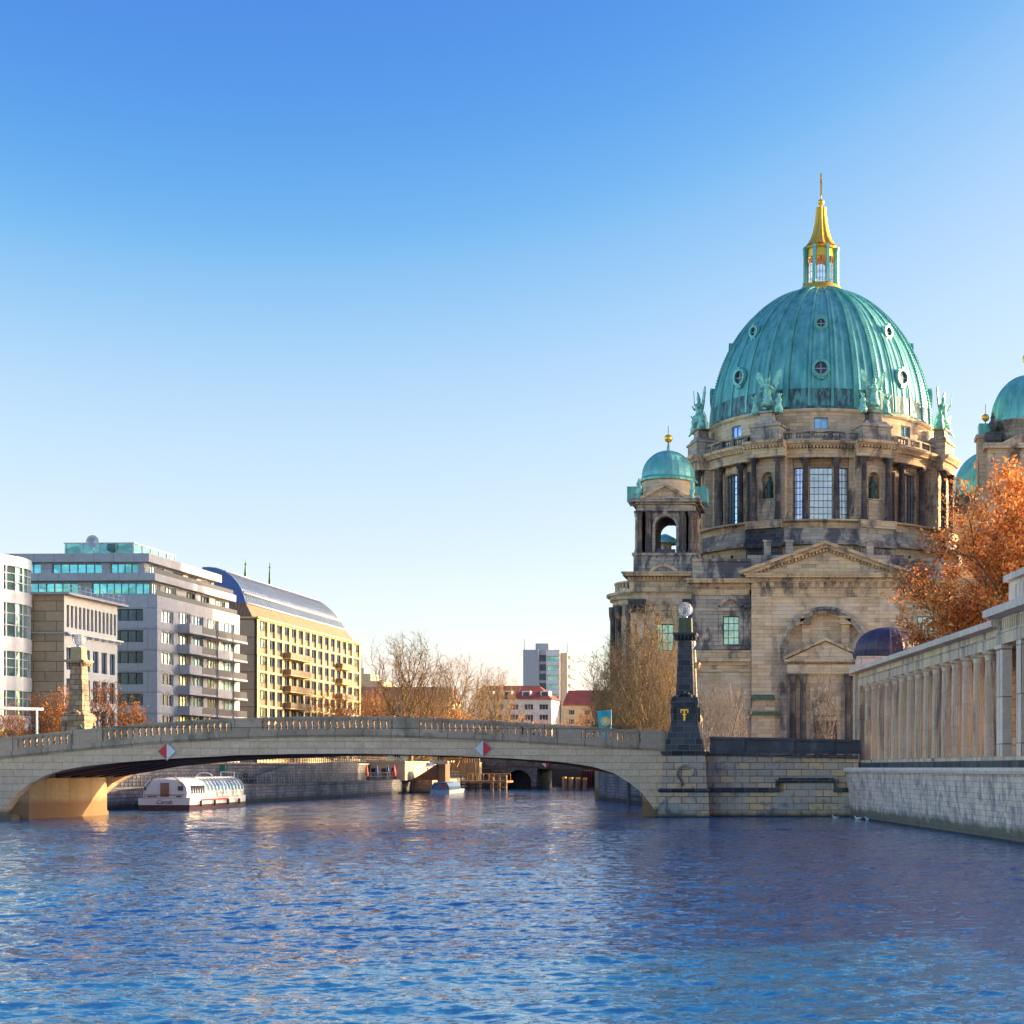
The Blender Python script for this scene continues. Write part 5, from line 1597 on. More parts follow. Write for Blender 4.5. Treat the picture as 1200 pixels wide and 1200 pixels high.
for i in range(6): b.tube((-.3, -.7 + i * 1.6, 22.1), (-.3, -.7 + i * 1.6, 23.2), .04, .04, 5)
for z in (22.65, 23.2): b.tube((-.3, -.7, z), (14, -.7, z), .03, .03, 5); b.tube((-.3, -.7, z), (-.3, 9, z), .03, .03, 5)
b.build("roof_railing", M['metalw'], cb, world=False)
b = MB()
b.box(-.5, 13.6, -.75, -.6, 16.8, 17.0); b.box(-.5, -.35, -.75, 9, 16.8, 17.0)
for i in range(8): b.box(.2 + i * 1.8, .3 + i * 1.8, -.7, 0, 16.5, 16.9)
b.build("blind_rail", M['metalw'], cb, world=False)

# ---- round glazed corner building
rb = thing("round_corner_building", "curved white building with banded green glazing behind the white pergola", "building", (-107.9, 180.5, 5.0))
b = MB()
rr = 7.2
for z0, z1 in ((-1, 1.2), (4.2, 6.0), (9.1, 10.9), (14.0, 15.8), (20.0, 21.6), (24.6, 25.9)):
    b.lathe([(.1, z0), (rr, z0), (rr, z1), (.1, z1)], 0, 0, 64, 0, False)
b.build("white_band", M['metalw'], rb, world=False)
b = MB()
for z0, z1 in ((1.2, 4.2), (6.0, 9.1), (10.9, 14.0), (15.8, 20.0), (21.6, 24.6)):
    b.lathe([(rr - .3, z0), (rr - .3, z1)], 0, 0, 64, 0, False)
b.build("curved_glazing", M['glassdg'], rb, world=False)
b = MB()
for z0, z1 in ((1.2, 4.2), (6.0, 9.1), (10.9, 14.0), (15.8, 20.0), (21.6, 24.6)):
    for i in range(32):
        a = 2 * PI * i / 32; T = lambda x, y, z, a=a: (x * math.cos(a) - y * math.sin(a), x * math.sin(a) + y * math.cos(a), z)
        bb = MB(T); bb.box(-.08, .08, -rr + .1, -rr + .3, z0, z1); b.add(bb.v, bb.f)
    for z in (z0 + (z1 - z0) * .35, z0 + (z1 - z0) * .7): b.lathe([(rr - .25, z - .05), (rr - .12, z - .05), (rr - .12, z + .05), (rr - .25, z + .05)], 0, 0, 64, 0, False)
b.build("glazing_bars", M['metalw'], rb, world=False)

# ---- hotel with the blue glass roof
HL = 52.0
hb = thing("hotel_building", "sunlit cream hotel with a grid of windows and a curved blue glass roof", "building", (-96.0, 243.0, 5.0), R(90 - 0.9))
edges = [0.5]
wd = [4.3] + [3.25] * 13 + [4.3]
sc_ = (HL - 1.0) / sum(wd)
for q in wd: edges.append(edges[-1] + q * sc_)
pitch = 2.96
rowz = [24.35 - 1.0 - pitch * i for i in range(8)]
W = []
H = []
for i, z in enumerate(rowz):
    for j in range(15):
        a, c = edges[j], edges[j + 1]
        H.append((a + .42, c - .42, z - 1.35, z + 1.2, i, j))
b = MB(); fn = lambda u, z, n: (u, n, z)
b.wall(0, HL, -1, 24.8, [h[:4] for h in H], fn, .5); b.build("river_facade", M['hotel'], hb, world=False)
for a, c, z0, z1, i, j in H:
    wide = j in (0, 14)
    me = winmesh(c - a, 1.55, 3 if wide else 2, 1, M['framed'], M['glassw'] if wide else M['glassd'])
    inst("window", me, hb, ((a + c) / 2, .2, z1 - 1.55), 0, world=False)
b = MB(); b.box(.45, HL - .45, .34, .48, -.9, 24.6); b.build("spandrel_sheet", M['spandrel'], hb, world=False)
for j0, j1 in ((3, 6), (11, 13)):
    for i in range(1, 7):
        z = rowz[i]
        b = MB(); b.box(edges[j0], edges[j1 + 0], -1.3, -.003, z - 1.6, z - 1.42); b.build("balcony", M['hotel'], hb, world=False)
        o = bpy.data.objects[col.objects[-1].name]
        b = MB(); b.box(edges[j0], edges[j1], -1.35, -1.28, z - 1.42, z - .45); b.box(edges[j0], edges[j0] + .06, -1.28, -.003, z - 1.42, z - .45); b.build("balcony_panel", M['spandrel'], o, world=False)
b = MB(); b.box(.5, HL - .02, .52, 12, -1, 24.75); b.box(-.2, HL + .5, -.3, 12, 24.8, 25.1); b.build("block_core", M['hotel'], hb, world=False)
b = MB(); b.box(-.01, .49, .5, 3.2, -1, 24.7); b.box(.0, .5, 4.2, 14, -1, 24.4); b.build("side_panels" if 0 else "side_wall", M['hotelside'], hb, world=False)
b = MB(); b.box(.2, .45, 3.2, 4.2, -1, 24.2); b.build("side_window_strip", M['glassd'], hb, world=False)
# roof section in (y, z)
band = [(.9, 25.1), (2.6, 27.6)]
vault = [(2.6, 27.6), (3.5, 29.4), (4.6, 31.1), (5.9, 32.4), (7.4, 33.4), (9.0, 34.0), (10.5, 34.2)]


def hip(y, z): return .25 + (z - 25.1) * .5, HL - .8 - (z - 25.1) * .42


def roofpart(nm, prof, mat, n=14):
    b = MB()
    for (y0, z0), (y1, z1) in zip(prof, prof[1:]):
        a0, c0 = hip(y0, z0); a1, c1 = hip(y1, z1)
        b.add([(a0, y0, z0), (c0, y0, z0), (c1, y1, z1), (a1, y1, z1)], [(0, 1, 2, 3)])
        b.add([(a0, y0, z0), (a1, y1, z1), (a1, 11.5, z1), (a0, 11.5, z0)], [(0, 1, 2, 3)])
        b.add([(c0, y0, z0), (c1, y1, z1), (c1, 11.5, z1), (c0, 11.5, z0)], [(0, 1, 2, 3)])
    return b.build(nm, mat, hb, world=False)


roofpart("roof_band", band, M['roofband'])
roofpart("glass_roof", vault, M['glassroof'])
b = MB(); a, c = hip(10.5, 34.2); b.add([(a, 10.5, 34.2), (c, 10.5, 34.2), (c, 11.5, 34.2), (a, 11.5, 34.2)], [(0, 1, 2, 3)]); b.build("roof_top", M['glassroof'], hb, world=False)
b = MB()
for k in range(45):
    t = k / 44
    pp = None
    for (y, z) in vault:
        a, c = hip(y, z); q = (a + (c - a) * t, y - .04, z + .04)
        if pp: b.tube(pp, q, .05, .05, 4, caps=False)
        pp = q
for (y, z), w_ in ((vault[1], .28), (vault[0], .2), (vault[4], .15)):
    a, c = hip(y, z); b.tube((a, y - .1, z + .05), (c, y - .1, z + .05), w_, w_, 6)
a, c = hip(*vault[2]);
b.build("roof_ribs", M['metalw'], hb, world=False)
M['glasslight'] = glass("glass_roof_pale", (0.72, 0.76, 0.80), 0.8, 0.2, 0.2)
b = MB()
y0, z0 = 3.66, 29.5; y1, z1 = 4.1, 30.24
a0, c0 = hip(y0, z0); a1, c1 = hip(y1, z1)
b.add([(a0, y0 - .06, z0 + .05), (c0, y0 - .06, z0 + .05), (c1, y1 - .06, z1 + .05), (a1, y1 - .06, z1 + .05)], [(0, 1, 2, 3)])
b.build("pale_glazing_strip", M['glasslight'], hb, world=False)
for px, y, z in ((.52, 10, 39.6), (.63, 10, 39.0)):
    a, c = hip(10, 35); x = 14 + px * 10
for x, zt_ in ((17.8, 37.4), (28.8, 38.4)):
    b = MB(); b.lathe([(.32, 33.6), (.28, 34.5), (.09, zt_ - 1), (.05, zt_)], x, 9.5, 8); b.ball((x, 9.5, zt_ - .9), .2, 8); b.box(x - .1, x + .5, 9.46, 9.54, zt_ - .35, zt_ - .1)
    b.build("roof_mast", M['bronze'], hb, world=False)

# ---- far buildings
def block(nm, lab, x0, x1, y0, y1, z0, z1, wall, rows_, cols_, ww, wh, frame=M['frame'], gl=M['glassd'], side=None, zs=None, base=5.0):
    t = thing(nm, lab, "building", (x0, y0, base), 0)
    W = []
    zs = zs or [z0 + 1.0 + (z1 - z0 - 1) * i / rows_ for i in range(rows_)]
    for z in zs:
        for j in range(cols_):
            c = x0 + (x1 - x0) * (j + .5) / cols_; W.append((c - ww / 2, c + ww / 2, z, z + wh))
    fn = lambda u, z, n: (u, y0 + n, z)
    b = MB(); b.wall(x0, x1, z0, z1, W, fn, .3); b.build("front_wall", wall, t)
    for a, c, e, f in W: inst("window", winmesh(ww, wh, 3, 1, frame, gl), t, ((a + c) / 2, y0 + .2, e))
    b = MB(); b.box(x0, x1, y0 + .35, y1, z0, z1); b.build("side_walls" if 0 else "side_wall", side or wall, t)
    return t


M['plasterw'] = plain("white_plaster", (0.62, 0.60, 0.56), 0.85, var=0.05)
M['plastery'] = plain("yellow_plaster", (0.60, 0.49, 0.30), 0.85, var=0.08)
M['hr'] = plain("grey_concrete_slab", (0.36, 0.38, 0.42), 0.85, var=0.04)
M['hrs'] = plain("sunlit_side_concrete", (0.46, 0.41, 0.34), 0.85, var=0.04)  # warm sunlight on the high-rise's right side, put into the colour
M['hrw'] = plain("white_concrete_bands", (0.66, 0.67, 0.68), 0.85, var=0.04)
# high-rise at about 450 m (3.73 px per metre)
t = thing("tower_block", "grey high-rise tower block standing on its own above the red roofs", "building", (-94.3, 450, 5))
b = MB(); b.box(-94.3, -89.5, 450, 470, 5, 41.5); b.build("blank_wall", M['hr'], t)
b = MB(); b.wall(-89.5, -87.0, 5, 41.5, [(-89.3, -87.2, 8.4 + i * 2.95, 10.4 + i * 2.95) for i in range(11)], lambda u, z, n: (u, 450.6 + n, z), .3); b.build("stair_wall", M['hr'], t)
for i in range(11): inst("window", winmesh(2.1, 2.0, 1, 1, M['framed'], M['glassd']), t, (-88.25, 450.8, 8.4 + i * 2.95))
b = MB(); b.wall(-87.0, -83.0, 5, 41.5, [(-86.8, -83.2, 8.4 + i * 2.95, 10.0 + i * 2.95) for i in range(11)], lambda u, z, n: (u, 450 + n, z), .8); b.build("balcony_wall", M['hrw'], t)
for i in range(11): inst("window", winmesh(3.6, 1.6, 5, 1, M['frame'], M['glassb']), t, (-85.0, 450.7, 8.4 + i * 2.95))
b = MB(); b.box(-89.5, -83.0, 451.2, 470, 5, 41.4); b.box(-83.0, -80.9, 452.5, 468, 5, 40.8); b.build("side_wall", M['hrs'], t)
b = MB()
for i in range(12): b.box(-80.9, -80.0, 454, 466, 6.5 + i * 2.95, 7.6 + i * 2.95)
b.build("balcony_stack", M['plasterw'], t)
b = MB(); b.box(-91.4, -87.2, 455, 465, 41.5, 43.9); b.build("lift_house", M['hr'], t)
b = MB(); b.tube((-94, 451, 41), (-94, 451, 45), .1, .06, 5); b.tube((-81.5, 456, 40), (-81.5, 456, 44), .1, .06, 5); b.build("aerial", M['iron'], t)


def gabled(nm, lab, x0, x1, y0, y1, z1, zr, wall, roof, rows_, cols_, ww=2.0, wh=1.5, dorm=0, hipx=3.0):
    t = block(nm, lab, x0, x1, y0, y1, 5, z1, wall, rows_, cols_, ww, wh)
    b = MB(); m = (y0 + y1) / 2
    b.add([(x0 - .4, y0 - .5, z1), (x1 + .4, y0 - .5, z1), (x1 + .4, y1 + .5, z1), (x0 - .4, y1 + .5, z1), (x0 + .1, m, zr), (x1 - hipx, m, zr)], [(0, 1, 5, 4), (1, 2, 5), (2, 3, 4, 5), (3, 0, 4), (0, 3, 2, 1)])
    b.build("roof", roof, t)
    for i in range(dorm):
        c = x0 + (x1 - x0) * (i + .6) / dorm
        b = MB(); b.box(c - 1.1, c + 1.1, y0 + 1.5, y0 + 5, z1 + .3, z1 + 2.3); b.box(c - .8, c + .8, y0 + 1.46, y0 + 1.5, z1 + .6, z1 + 2.0, 1); b.build("dormer", [M['plasterw'], M['glassd']], t)
    return t


gabled("apartment_house", "white apartment house with a red hipped roof and dormers, below the high-rise", -92, -72.2, 380, 394, 22.6, 26.6, M['plasterw'], M['roofred'], 6, 5, 2.4, 1.5, 4, 4.5)
gabled("apartment_house", "yellow-lit house with a dark red roof, half behind the tall bare island tree", -71, -50, 392, 405, 21.5, 26.0, M['plastery'], M['roofred'], 6, 5, 1.6, 1.4, 0, 1)
gabled("long_building", "long low building with a brown roof behind the row of golden-brown trees", -132, -90.5, 345, 358, 20.6, 24.3, M['plastery'], M['roofbrown'], 5, 12, 1.6, 1.5, 0, 0.5)
t = thing("domed_belvedere", "small pale stepped rooftop turret rising behind the big bare tree on the far bank", "building", (-116, 362, 5))
b = MB(); b.box(-122, -111, 360, 372, 5, 26.3); b.box(-120, -114, 361, 369, 26.3, 28.2); b.box(-118.4, -116, 362, 367, 28.2, 29.6); b.build("turret_body", M['plastery'], t)
b = MB(); b.tube((-117.2, 364, 29.6), (-117.2, 364, 33), .12, .05, 5); b.build("flagpole", M['iron'], t)
# ---------------------------------------------------------------- second bridge far down the river
fb = thing("far_bridge", "dark low bridge with a portal pier seen far off through the stone arch", "bridge", (-60, 300, 0))
b = MB(); b.box(-76, -40, 300, 322, 4.9, 6.2); b.build("deck", M['quaydark'], fb)
b = MB()
for y in (300.5, 305, 310, 315, 320): b.box(-76, -40, y, y + .5, 4.3, 4.897)
b.build("girder", M['iron'], fb)
b = MB(); b.archpanel(-67.5, -60.0, -1, 4.29, -63.7, 2.6, 1.4, 299.5, 303); b.build("portal_pier", M['quaydark'], fb)
b = MB(); b.box(-67.3, -60.3, 303.2, 318, -1, 4.28); b.build("portal_shade_block", M['woodd'], fb)  # dark block standing in for the shade inside the portal
b = MB(); b.box(-74, -67.6, 301, 303, -1, 4.28); b.build("abutment", M['quaydark'], fb)
b = MB(); b.box(-76, -40, 299.8, 299.9, 6.2, 7.2); b.build("railing", M['iron'], fb)
t = thing("navigation_sign", "small red and white diamond sign on the far dark bridge, above its portal", "sign", (-58.0, 299.4, 5.3), 0, "red and white diamond signs on the bridge")
t["group"] = "far signs"; del t["group"]
b = MB(); h = .8; b.prism([(-h, 0), (0, -h), (0, h)], -.05, .03); b.build("white_panel", M['white'], t, world=False)
b = MB(); b.prism([(0, -h), (h, 0), (0, h)], -.05, .03); b.build("red_panel", M['red'], t, world=False)
for i, (x, y, z, m) in enumerate(((-51.5, 285, 2.6, 'wood'), (-50.2, 285, 2.5, 'yellow'), (-49.0, 286, 2.5, 'wood'), (-47.6, 286, 2.4, 'wood'))):
    t = thing("mooring_post", "sunlit golden timber mooring post in front of the far bridge opening", "post", (x, y, 0), 0, "golden mooring posts by the far bridge")
    b = MB(); b.lathe([(.45, -1), (.42, z), (.01, z + .05)], x, y, 10); b.build("post_shaft", M['wood'], t)
    b = MB(); b.lathe([(.46, z - .3), (.46, z + .06), (.01, z + .1)], x, y, 10); b.build("cap", M['yellow'], t)
t = thing("sheet_pile_wall", "dull red sheet pile wall beyond the far mooring posts", "wall", (-45, 318, 0))
b = MB()
for i in range(26): b.box(-56 + i * .62, -55.7 + i * .62, 330 + (i % 2) * .25, 330.5 + (i % 2) * .25, -1, 3.9)
b.box(-56, -39, 330.6, 331, -1, 3.8); b.build("wall_face", M['pilered'], t)

# ---------------------------------------------------------------- quay furniture in the gap under the arch
for i, (x, y, h, cap, m) in enumerate(((-21.3, 172, 2.55, .5, 'pile'), (-17.2, 168, 3.35, .5, 'pilered'), (-16.1, 168.6, 3.35, .5, 'pilered'), (-13.9, 160.5, 2.3, .5, 'pile'), (-15.1, 159.8, 1.6, 0, 'pile'), (-16.4, 163, 1.3, 0, 'pile'))):
    pass
PL = [(745.5, 172, 3.0, True, 'pile', "dark steel pile with a yellow cap, farthest out in the water under the right end of the arch"),
      (766, 170, 3.35, True, 'pilered', "yellow-capped red-brown pile, left one of the tight pair"),
      (772.5, 170.5, 3.35, True, 'pilered', "yellow-capped red-brown pile, right one of the tight pair"),
      (754.5, 160, 2.4, True, 'pile', "yellow-capped dark pile nearest the stone arch springing")]
for (x, y, h, cap, m, lab) in ((-24.0, 178, 3.3, True, 'pile', "dark steel pile with a yellow cap, farthest from the arch springing"),
                               (-20.9, 172, 3.6, True, 'pilered', "yellow-capped red-brown pile, left one of the tight pair"),
                               (-19.7, 172.4, 3.6, True, 'pilered', "yellow-capped red-brown pile, right one of the tight pair"),
                               (-17.8, 160.6, 2.6, True, 'pile', "yellow-capped dark pile nearest the stone arch springing"),
                               (-18.9, 161, 1.6, False, 'pile', "short dark pile without a cap between the yellow-capped ones")):
    t = thing("mooring_pile", lab, "pile", (x, y, 0), 0, "mooring piles under the right end of the arch")
    b = MB(); b.lathe([(.42, -1), (.42, h), (.01, h + .02)], x, y, 12); b.build("pile_shaft", M[m], t)
    if cap:
        b = MB(); b.lathe([(.47, h - .45), (.47, h + .03), (.38, h + .1), (.01, h + .12)], x, y, 12); b.build("cap", M['yellow'], t)
t = thing("service_catwalk", "low dark timber catwalk at the foot of the stained quay wall by the piles", "catwalk", (-17.5, 165, 0))
b = MB(); b.add([(-16.6, 157, .9), (-17.6, 157, .9), (-24, 178, .9), (-23, 178, .9), (-16.6, 157, 1.1), (-17.6, 157, 1.1), (-24, 178, 1.1), (-23, 178, 1.1)], [(0, 1, 2, 3), (4, 5, 6, 7), (0, 1, 5, 4), (1, 2, 6, 5), (2, 3, 7, 6), (3, 0, 4, 7)]); b.build("walkway", M['woodd'], t)
b = MB()
for i in range(8): b.tube((-17.4 - i * .9, 157 + i * 2.95, 1.1), (-17.4 - i * .9, 157 + i * 2.95, 2.1), .05, .05, 5)
b.tube((-17.4, 157, 2.1), (-23.7, 177.7, 2.1), .04, .04, 5); b.build("handrail", M['yellow'], t)

# sunlit terrace building, kiosk, landing stage on the left quay
t = thing("terrace_building", "low sunlit yellow terrace building with rolled blue parasols in front, under the arch", "building", (-76, 240, 2.4))
W = [(-81.5 + i * 1.75, -80.6 + i * 1.75, 2.6, 4.4) for i in range(5)]
b = MB(); b.wall(-82, -72.2, 2.3, 5.4, W, lambda u, z, n: (u, 247 + n, z), .4); b.box(-82, -72.2, 247.4, 262, 2.3, 5.35); b.box(-82.2, -72.0, 246.6, 262, 5.4, 5.6); b.build("building_wall", M['plastery'], t)
for a, c, e, f in W: inst("door", winmesh(.9, 1.8, 1, 2, M['framed'], M['glassd']), t, ((a + c) / 2, 247.2, e))
for i, (x, m) in enumerate(((-79.4, 'awning'), (-77.9, 'red'), (-76.2, 'awning'), (-74.3, 'awning'), (-73.2, 'red'))):
    t = thing("rolled_parasol", ("rolled blue parasol" if m == 'awning' else "rolled red parasol") + (" standing %s the yellow terrace building" % ("before the left door of", "between two blue ones at", "before the middle of", "near the right end of", "at the right corner of")[i]), "parasol", (x, 244.5, 2.4), 0, "rolled parasols on the quay terrace")
    b = MB(); b.tube((x, 244.5, 2.35), (x, 244.5, 4.9), .05, .05, 6); b.build("pole", M['iron'], t)
    b = MB(); b.lathe([(.28, 3.0), (.34, 3.4), (.16, 4.5), (.04, 4.95)], x, 244.5, 8); b.build("canopy", M[m], t)
t = thing("ticket_kiosk", "small white kiosk with a blue pointed roof beside the moored small boat", "kiosk", (-72.6, 262, 2.4))
b = MB(); b.box(-74.6, -72.2, 261, 263.2, 2.3, 4.5); b.build("kiosk_body", M['white'], t)
b = MB(); b.frus(-73.4, 262, 4.9, 5.6, 4.4, 4.0, 1.8, 1.2); b.build("roof", M['awning'], t)
b = MB()
for x, y in ((-75.3, 260.4), (-71.5, 260.4), (-75.3, 263.6), (-71.5, 263.6)): b.tube((x, y, 2.3), (x, y, 4.95), .07, .07, 5)
b.build("roof_support", M['white'], t)
t = thing("landing_stage", "dark timber landing stage with a golden-lit frame and railing, left of the far bridge", "jetty", (-62, 275, 0))
b = MB(); b.box(-69.5, -60.6, 274, 280, 1.6, 2.0); b.build("deck", M['wood'], t)
b = MB()
for i in range(7): b.tube((-69.3 + i * 1.4, 274.2, -1), (-69.3 + i * 1.4, 274.2, 2.9), .16, .16, 6)
for z in (.5, 1.1): b.box(-69.5, -61, 274, 274.15, z, z + .2)
b.build("fender_frame", M['woodd'], t)
b = MB()
for i in range(3): b.box(-63.4 + i * 1.3, -62.9 + i * 1.3, 272.8, 273.3, -1, 3.0)
for z in (.6, 1.7, 2.7): b.box(-63.4, -60.3, 272.6, 272.8, z, z + .3)
b.build("dolphin_frame", M['wood'], t)
b = MB()
for i in range(9): b.tube((-69.3 + i * 1.05, 279, 2.0), (-69.3 + i * 1.05, 279, 3.3), .06, .06, 5)
b.tube((-69.3, 279, 3.3), (-60.9, 279, 3.3), .06, .06, 5); b.build("railing", M['yellow'], t)
t = thing("quay_stairs", "brown stone stairs climbing from the promenade beside the yellow terrace building", "stairs", (-74, 252, 2.4))
b = MB()
for i in range(14): b.box(-72.0 + i * .32, -71.6 + i * .32, 251, 254, 2.3, 2.5 + i * .2)
b.box(-67.6, -66.2, 251, 254, 0, 5.1)
b.build("stair_flight", M['roofbrown'], t)
t = thing("quay_block", "pale sunlit stone quay block jutting out in front of the landing stage", "wall", (-70, 262, 0))
b = MB(); b.box(-74, -69.6, 255, 272, -1.5, 2.35); b.build("wall_face", M['ashlar'], t)
t = thing("terrace_wall", "pale stone terrace wall with pilasters behind the landing stage", "wall", (-68, 290, 0))
b = MB(); b.box(-77, -71, 296, 298, -1, 5.6)
for i in range(3): b.box(-76.5 + i * 2.1, -75.9 + i * 2.1, 295.6, 296, -1, 5.6)
b.build("wall_face", M['abut'], t)
b = MB()
for i in range(12): b.box(-76.8 + i * .5, -76.6 + i * .5, 296.3, 296.6, 5.6, 6.5)
b.box(-77, -71, 296.2, 296.7, 6.5, 6.7); b.build("balustrade", M['abut'], t)
# ramp wall with sloping top, seen under the arch
t = thing("ramp_wall", "pale grey sloping ramp wall behind the promenade railing under the arch", "wall", (-78, 215, 2.4))
b = MB(); b.prismx([(193, 2.3), (235, 2.3), (235, 5.6), (205, 4.9), (193, 3.3)], -76.9, -76.4); b.build("wall_face", M['quaydark'], t)


# ---------------------------------------------------------------- boats
def riverboat():
    bt = thing("excursion_boat", "white excursion boat with a rounded glass cabin moored by the quay wall", "boat", (-69.0, 150, 0), R(3.0))
    L, W2 = 19.0, 2.65
    def sect(y):               # half width along length
        return W2 * (1 - max(0, (y - 15.5) / 5.5) ** 2.2 * .9)
    def hullpart(nm, z0, z1, k, mat, grow=0.0):
        ys = [0, 4, 8, 12, 15, 17, 18.5, 19.8, 20.6, 21.0]
        b = MB(); vs = []; fs = []
        for y in ys:
            w_ = sect(y) + grow
            vs += [(-w_ * k, y, z0), (w_ * k, y, z0), (w_, y, z1), (-w_, y, z1)]
        for i in range(len(ys) - 1):
            for j in range(4):
                j2 = (j + 1) % 4; fs.append((4 * i + j, 4 * i + 4 + j, 4 * i + 4 + j2, 4 * i + j2))
        fs += [(0, 1, 2, 3), tuple(4 * (len(ys) - 1) + q for q in (3, 2, 1, 0))]
        b.add(vs, fs); return b.build(nm, mat, bt, world=False)
    hullpart("lower_hull", -.4, .58, .95, M['boatd'])
    hullpart("hull", .582, 1.25, .99, M['boatw'])
    hullpart("rubbing_strake", 1.252, 1.33, 1.0, M['metalw'], .05)
    b = MB(); b.box(2.66, 2.70, 3, 11, .95, 1.12); b.build("red_stripe", M['red'], bt, world=False)
    for yy in (2.5, 6.5, 10.5, 14):
        b = MB(); b.lathe([(.01, .35), (.14, .42), (.14, .95), (.01, 1.02)], 2.84, yy, 8); b.build("fender", M['black'], bt, world=False)
    # cabin: rounded section
    sec = [(-2.35, 1.24), (-2.45, 1.9), (-2.35, 2.5), (-2.0, 3.05), (-1.4, 3.32), (0, 3.45), (1.4, 3.32), (2.0, 3.05), (2.35, 2.5), (2.45, 1.9), (2.35, 1.24)]
    b = MB(); vs = []; fs = []
    ys = [.25, .7, 5.0]
    sc2 = [.93, 1.0, 1.0]
    for y, q in zip(ys, sc2):
        for x, z in sec: vs.append((x * q, y, 1.24 + (z - 1.24) * q))
    n = len(sec)
    for i in range(2):
        for j in range(n - 1): fs.append((i * n + j, i * n + j + 1, (i + 1) * n + j + 1, (i + 1) * n + j))
    fs += [tuple(range(n)), tuple(range(3 * n - 1, 2 * n - 1, -1))]
    b.add(vs, fs); b.build("stern_cabin", M['boatw'], bt, world=False)
    sx = [(x * .97, z - .03) for x, z in sec]
    b = MB(); vs = [(x, 5.0, z) for x, z in sx] + [(x, 16.6, z) for x, z in sx] + [(x * .9, 17.6, 1.24 + (z - 1.24) * .8) for x, z in sx]
    fs = [(i * n + j, i * n + j + 1, (i + 1) * n + j + 1, (i + 1) * n + j) for i in range(2) for j in range(n - 1)] + [tuple(range(3 * n - 1, 2 * n - 1, -1))]
    b.add(vs, fs); b.build("glazed_saloon", M['glassb'], bt, world=False)
    b = MB()
    for i in range(12):
        y = 5.0 + i * 1.05; pp = None
        for x, z in sec:
            if pp: b.tube(pp, (x, y, z), .07, .07, 4, caps=False)
            pp = (x, y, z)
    b.box(-2.42, -2.3, 5, 16.6, 1.24, 2.0); b.box(2.3, 2.42, 5, 16.6, 1.24, 2.0)
    b.box(-1.3, 1.3, 5, 16.6, 3.3, 3.46)
    b.build("cabin_ribs", M['boatw'], bt, world=False)
    b = MB()
    for i in range(8): b.tube((-2.45, .2 + i * .6, 1.3), (-2.45, .2 + i * .6, 1.9), .03, .03, 5); b.tube((2.5, 5 + i * 1.6, 1.3), (2.5, 5 + i * 1.6, 1.75), .03, .03, 5)
    b.tube((2.5, 5, 1.75), (2.5, 16.2, 1.75), .03, .03, 5)
    b.build("side_rail_lattice", M['metalw'], bt, world=False)
    b = MB(); b.prism([(-1.9, 1.62), (1.95, 1.62), (1.95, 1.66), (-1.9, 1.66)], .13, .26); b.archband(0, 1.7, 2.0, 2.05, .16, .28, n=16, a0=.4, a1=PI - .4); b.build("stern_trim", M['boatd'], bt, world=False)
    b = MB(); b.tube((-2.0, .1, 1.3), (-2.1, -.35, 3.3), .03, .02, 5); b.build("flagstaff", M['wood'], bt, world=False)
    for i in range(6):
        b = MB(); b.box(2.36, 2.47, .9 + i * .66, 1.3 + i * .66, 1.75, 2.6); b.build("side_window", M['glassd'], bt, world=False)
    b = MB(); b.box(-.45, .4, .14, .24, 1.45, 2.9); o = b.build("stern_door", M['roofbrown'], bt, world=False)
    for x0, x1, z0, z1 in ((1.35, 1.85, 2.1, 2.55), (-2.1, -1.95, 2.1, 2.5)):
        b = MB(); b.box(x0, x1, .15, .3, z0, z1); b.build("stern_window", M['glassd'], bt, world=False)
    b = MB()
    for x0, x1 in ((-1.75, -1.35), (-1.2, -.85), (1.2, 1.7)): b.box(x0, x1, .12, .24, 1.42, 1.52)
    b.build("vent", M['boatd'], bt, world=False)
    for x in (1.0,):
        b = MB(); pp = None
        for k in range(9):
            a = PI * k / 8; q = (x + .9 * math.cos(a), 8.5, 3.4 + .55 * math.sin(a))
            if pp: b.tube(pp, q, .06, .06, 5, caps=False)
            pp = q
        b.build("roof_hoop", M['boatw'], bt, world=False)
    b = MB(); b.tube((.6, 14.5, 3.4), (.6, 14.5, 4.0), .04, .04, 5); b.tube((2.1, 14.5, 3.2), (2.1, 14.5, 4.0), .04, .04, 5); b.tube((.6, 14.5, 4.0), (2.1, 14.5, 4.0), .05, .05, 5); b.build("roof_rail", M['boatw'], bt, world=False)
    cu = bpy.data.curves.new("name_text", 'FONT'); cu.body = "Carola"; cu.size = .62; cu.extrude = .01; cu.align_x = 'CENTER'; cu.shear = .35
    tmp = bpy.data.objects.new("name_text", cu); col.objects.link(tmp)
    bpy.context.view_layer.update()
    me = bpy.data.meshes.new_from_object(tmp.evaluated_get(bpy.context.evaluated_depsgraph_get()))
    bpy.data.objects.remove(tmp)
    me.materials.clear(); me.materials.append(M['boatd'])
    o = bpy.data.objects.new("name_lettering", me); col.objects.link(o); o.parent = bt; o.location = (0, -.03, .70); o.rotation_euler = (R(90), 0, 0)
    for y, x in ((3, 2.75), (8, 2.75), (13, 2.75)): pass
    return bt


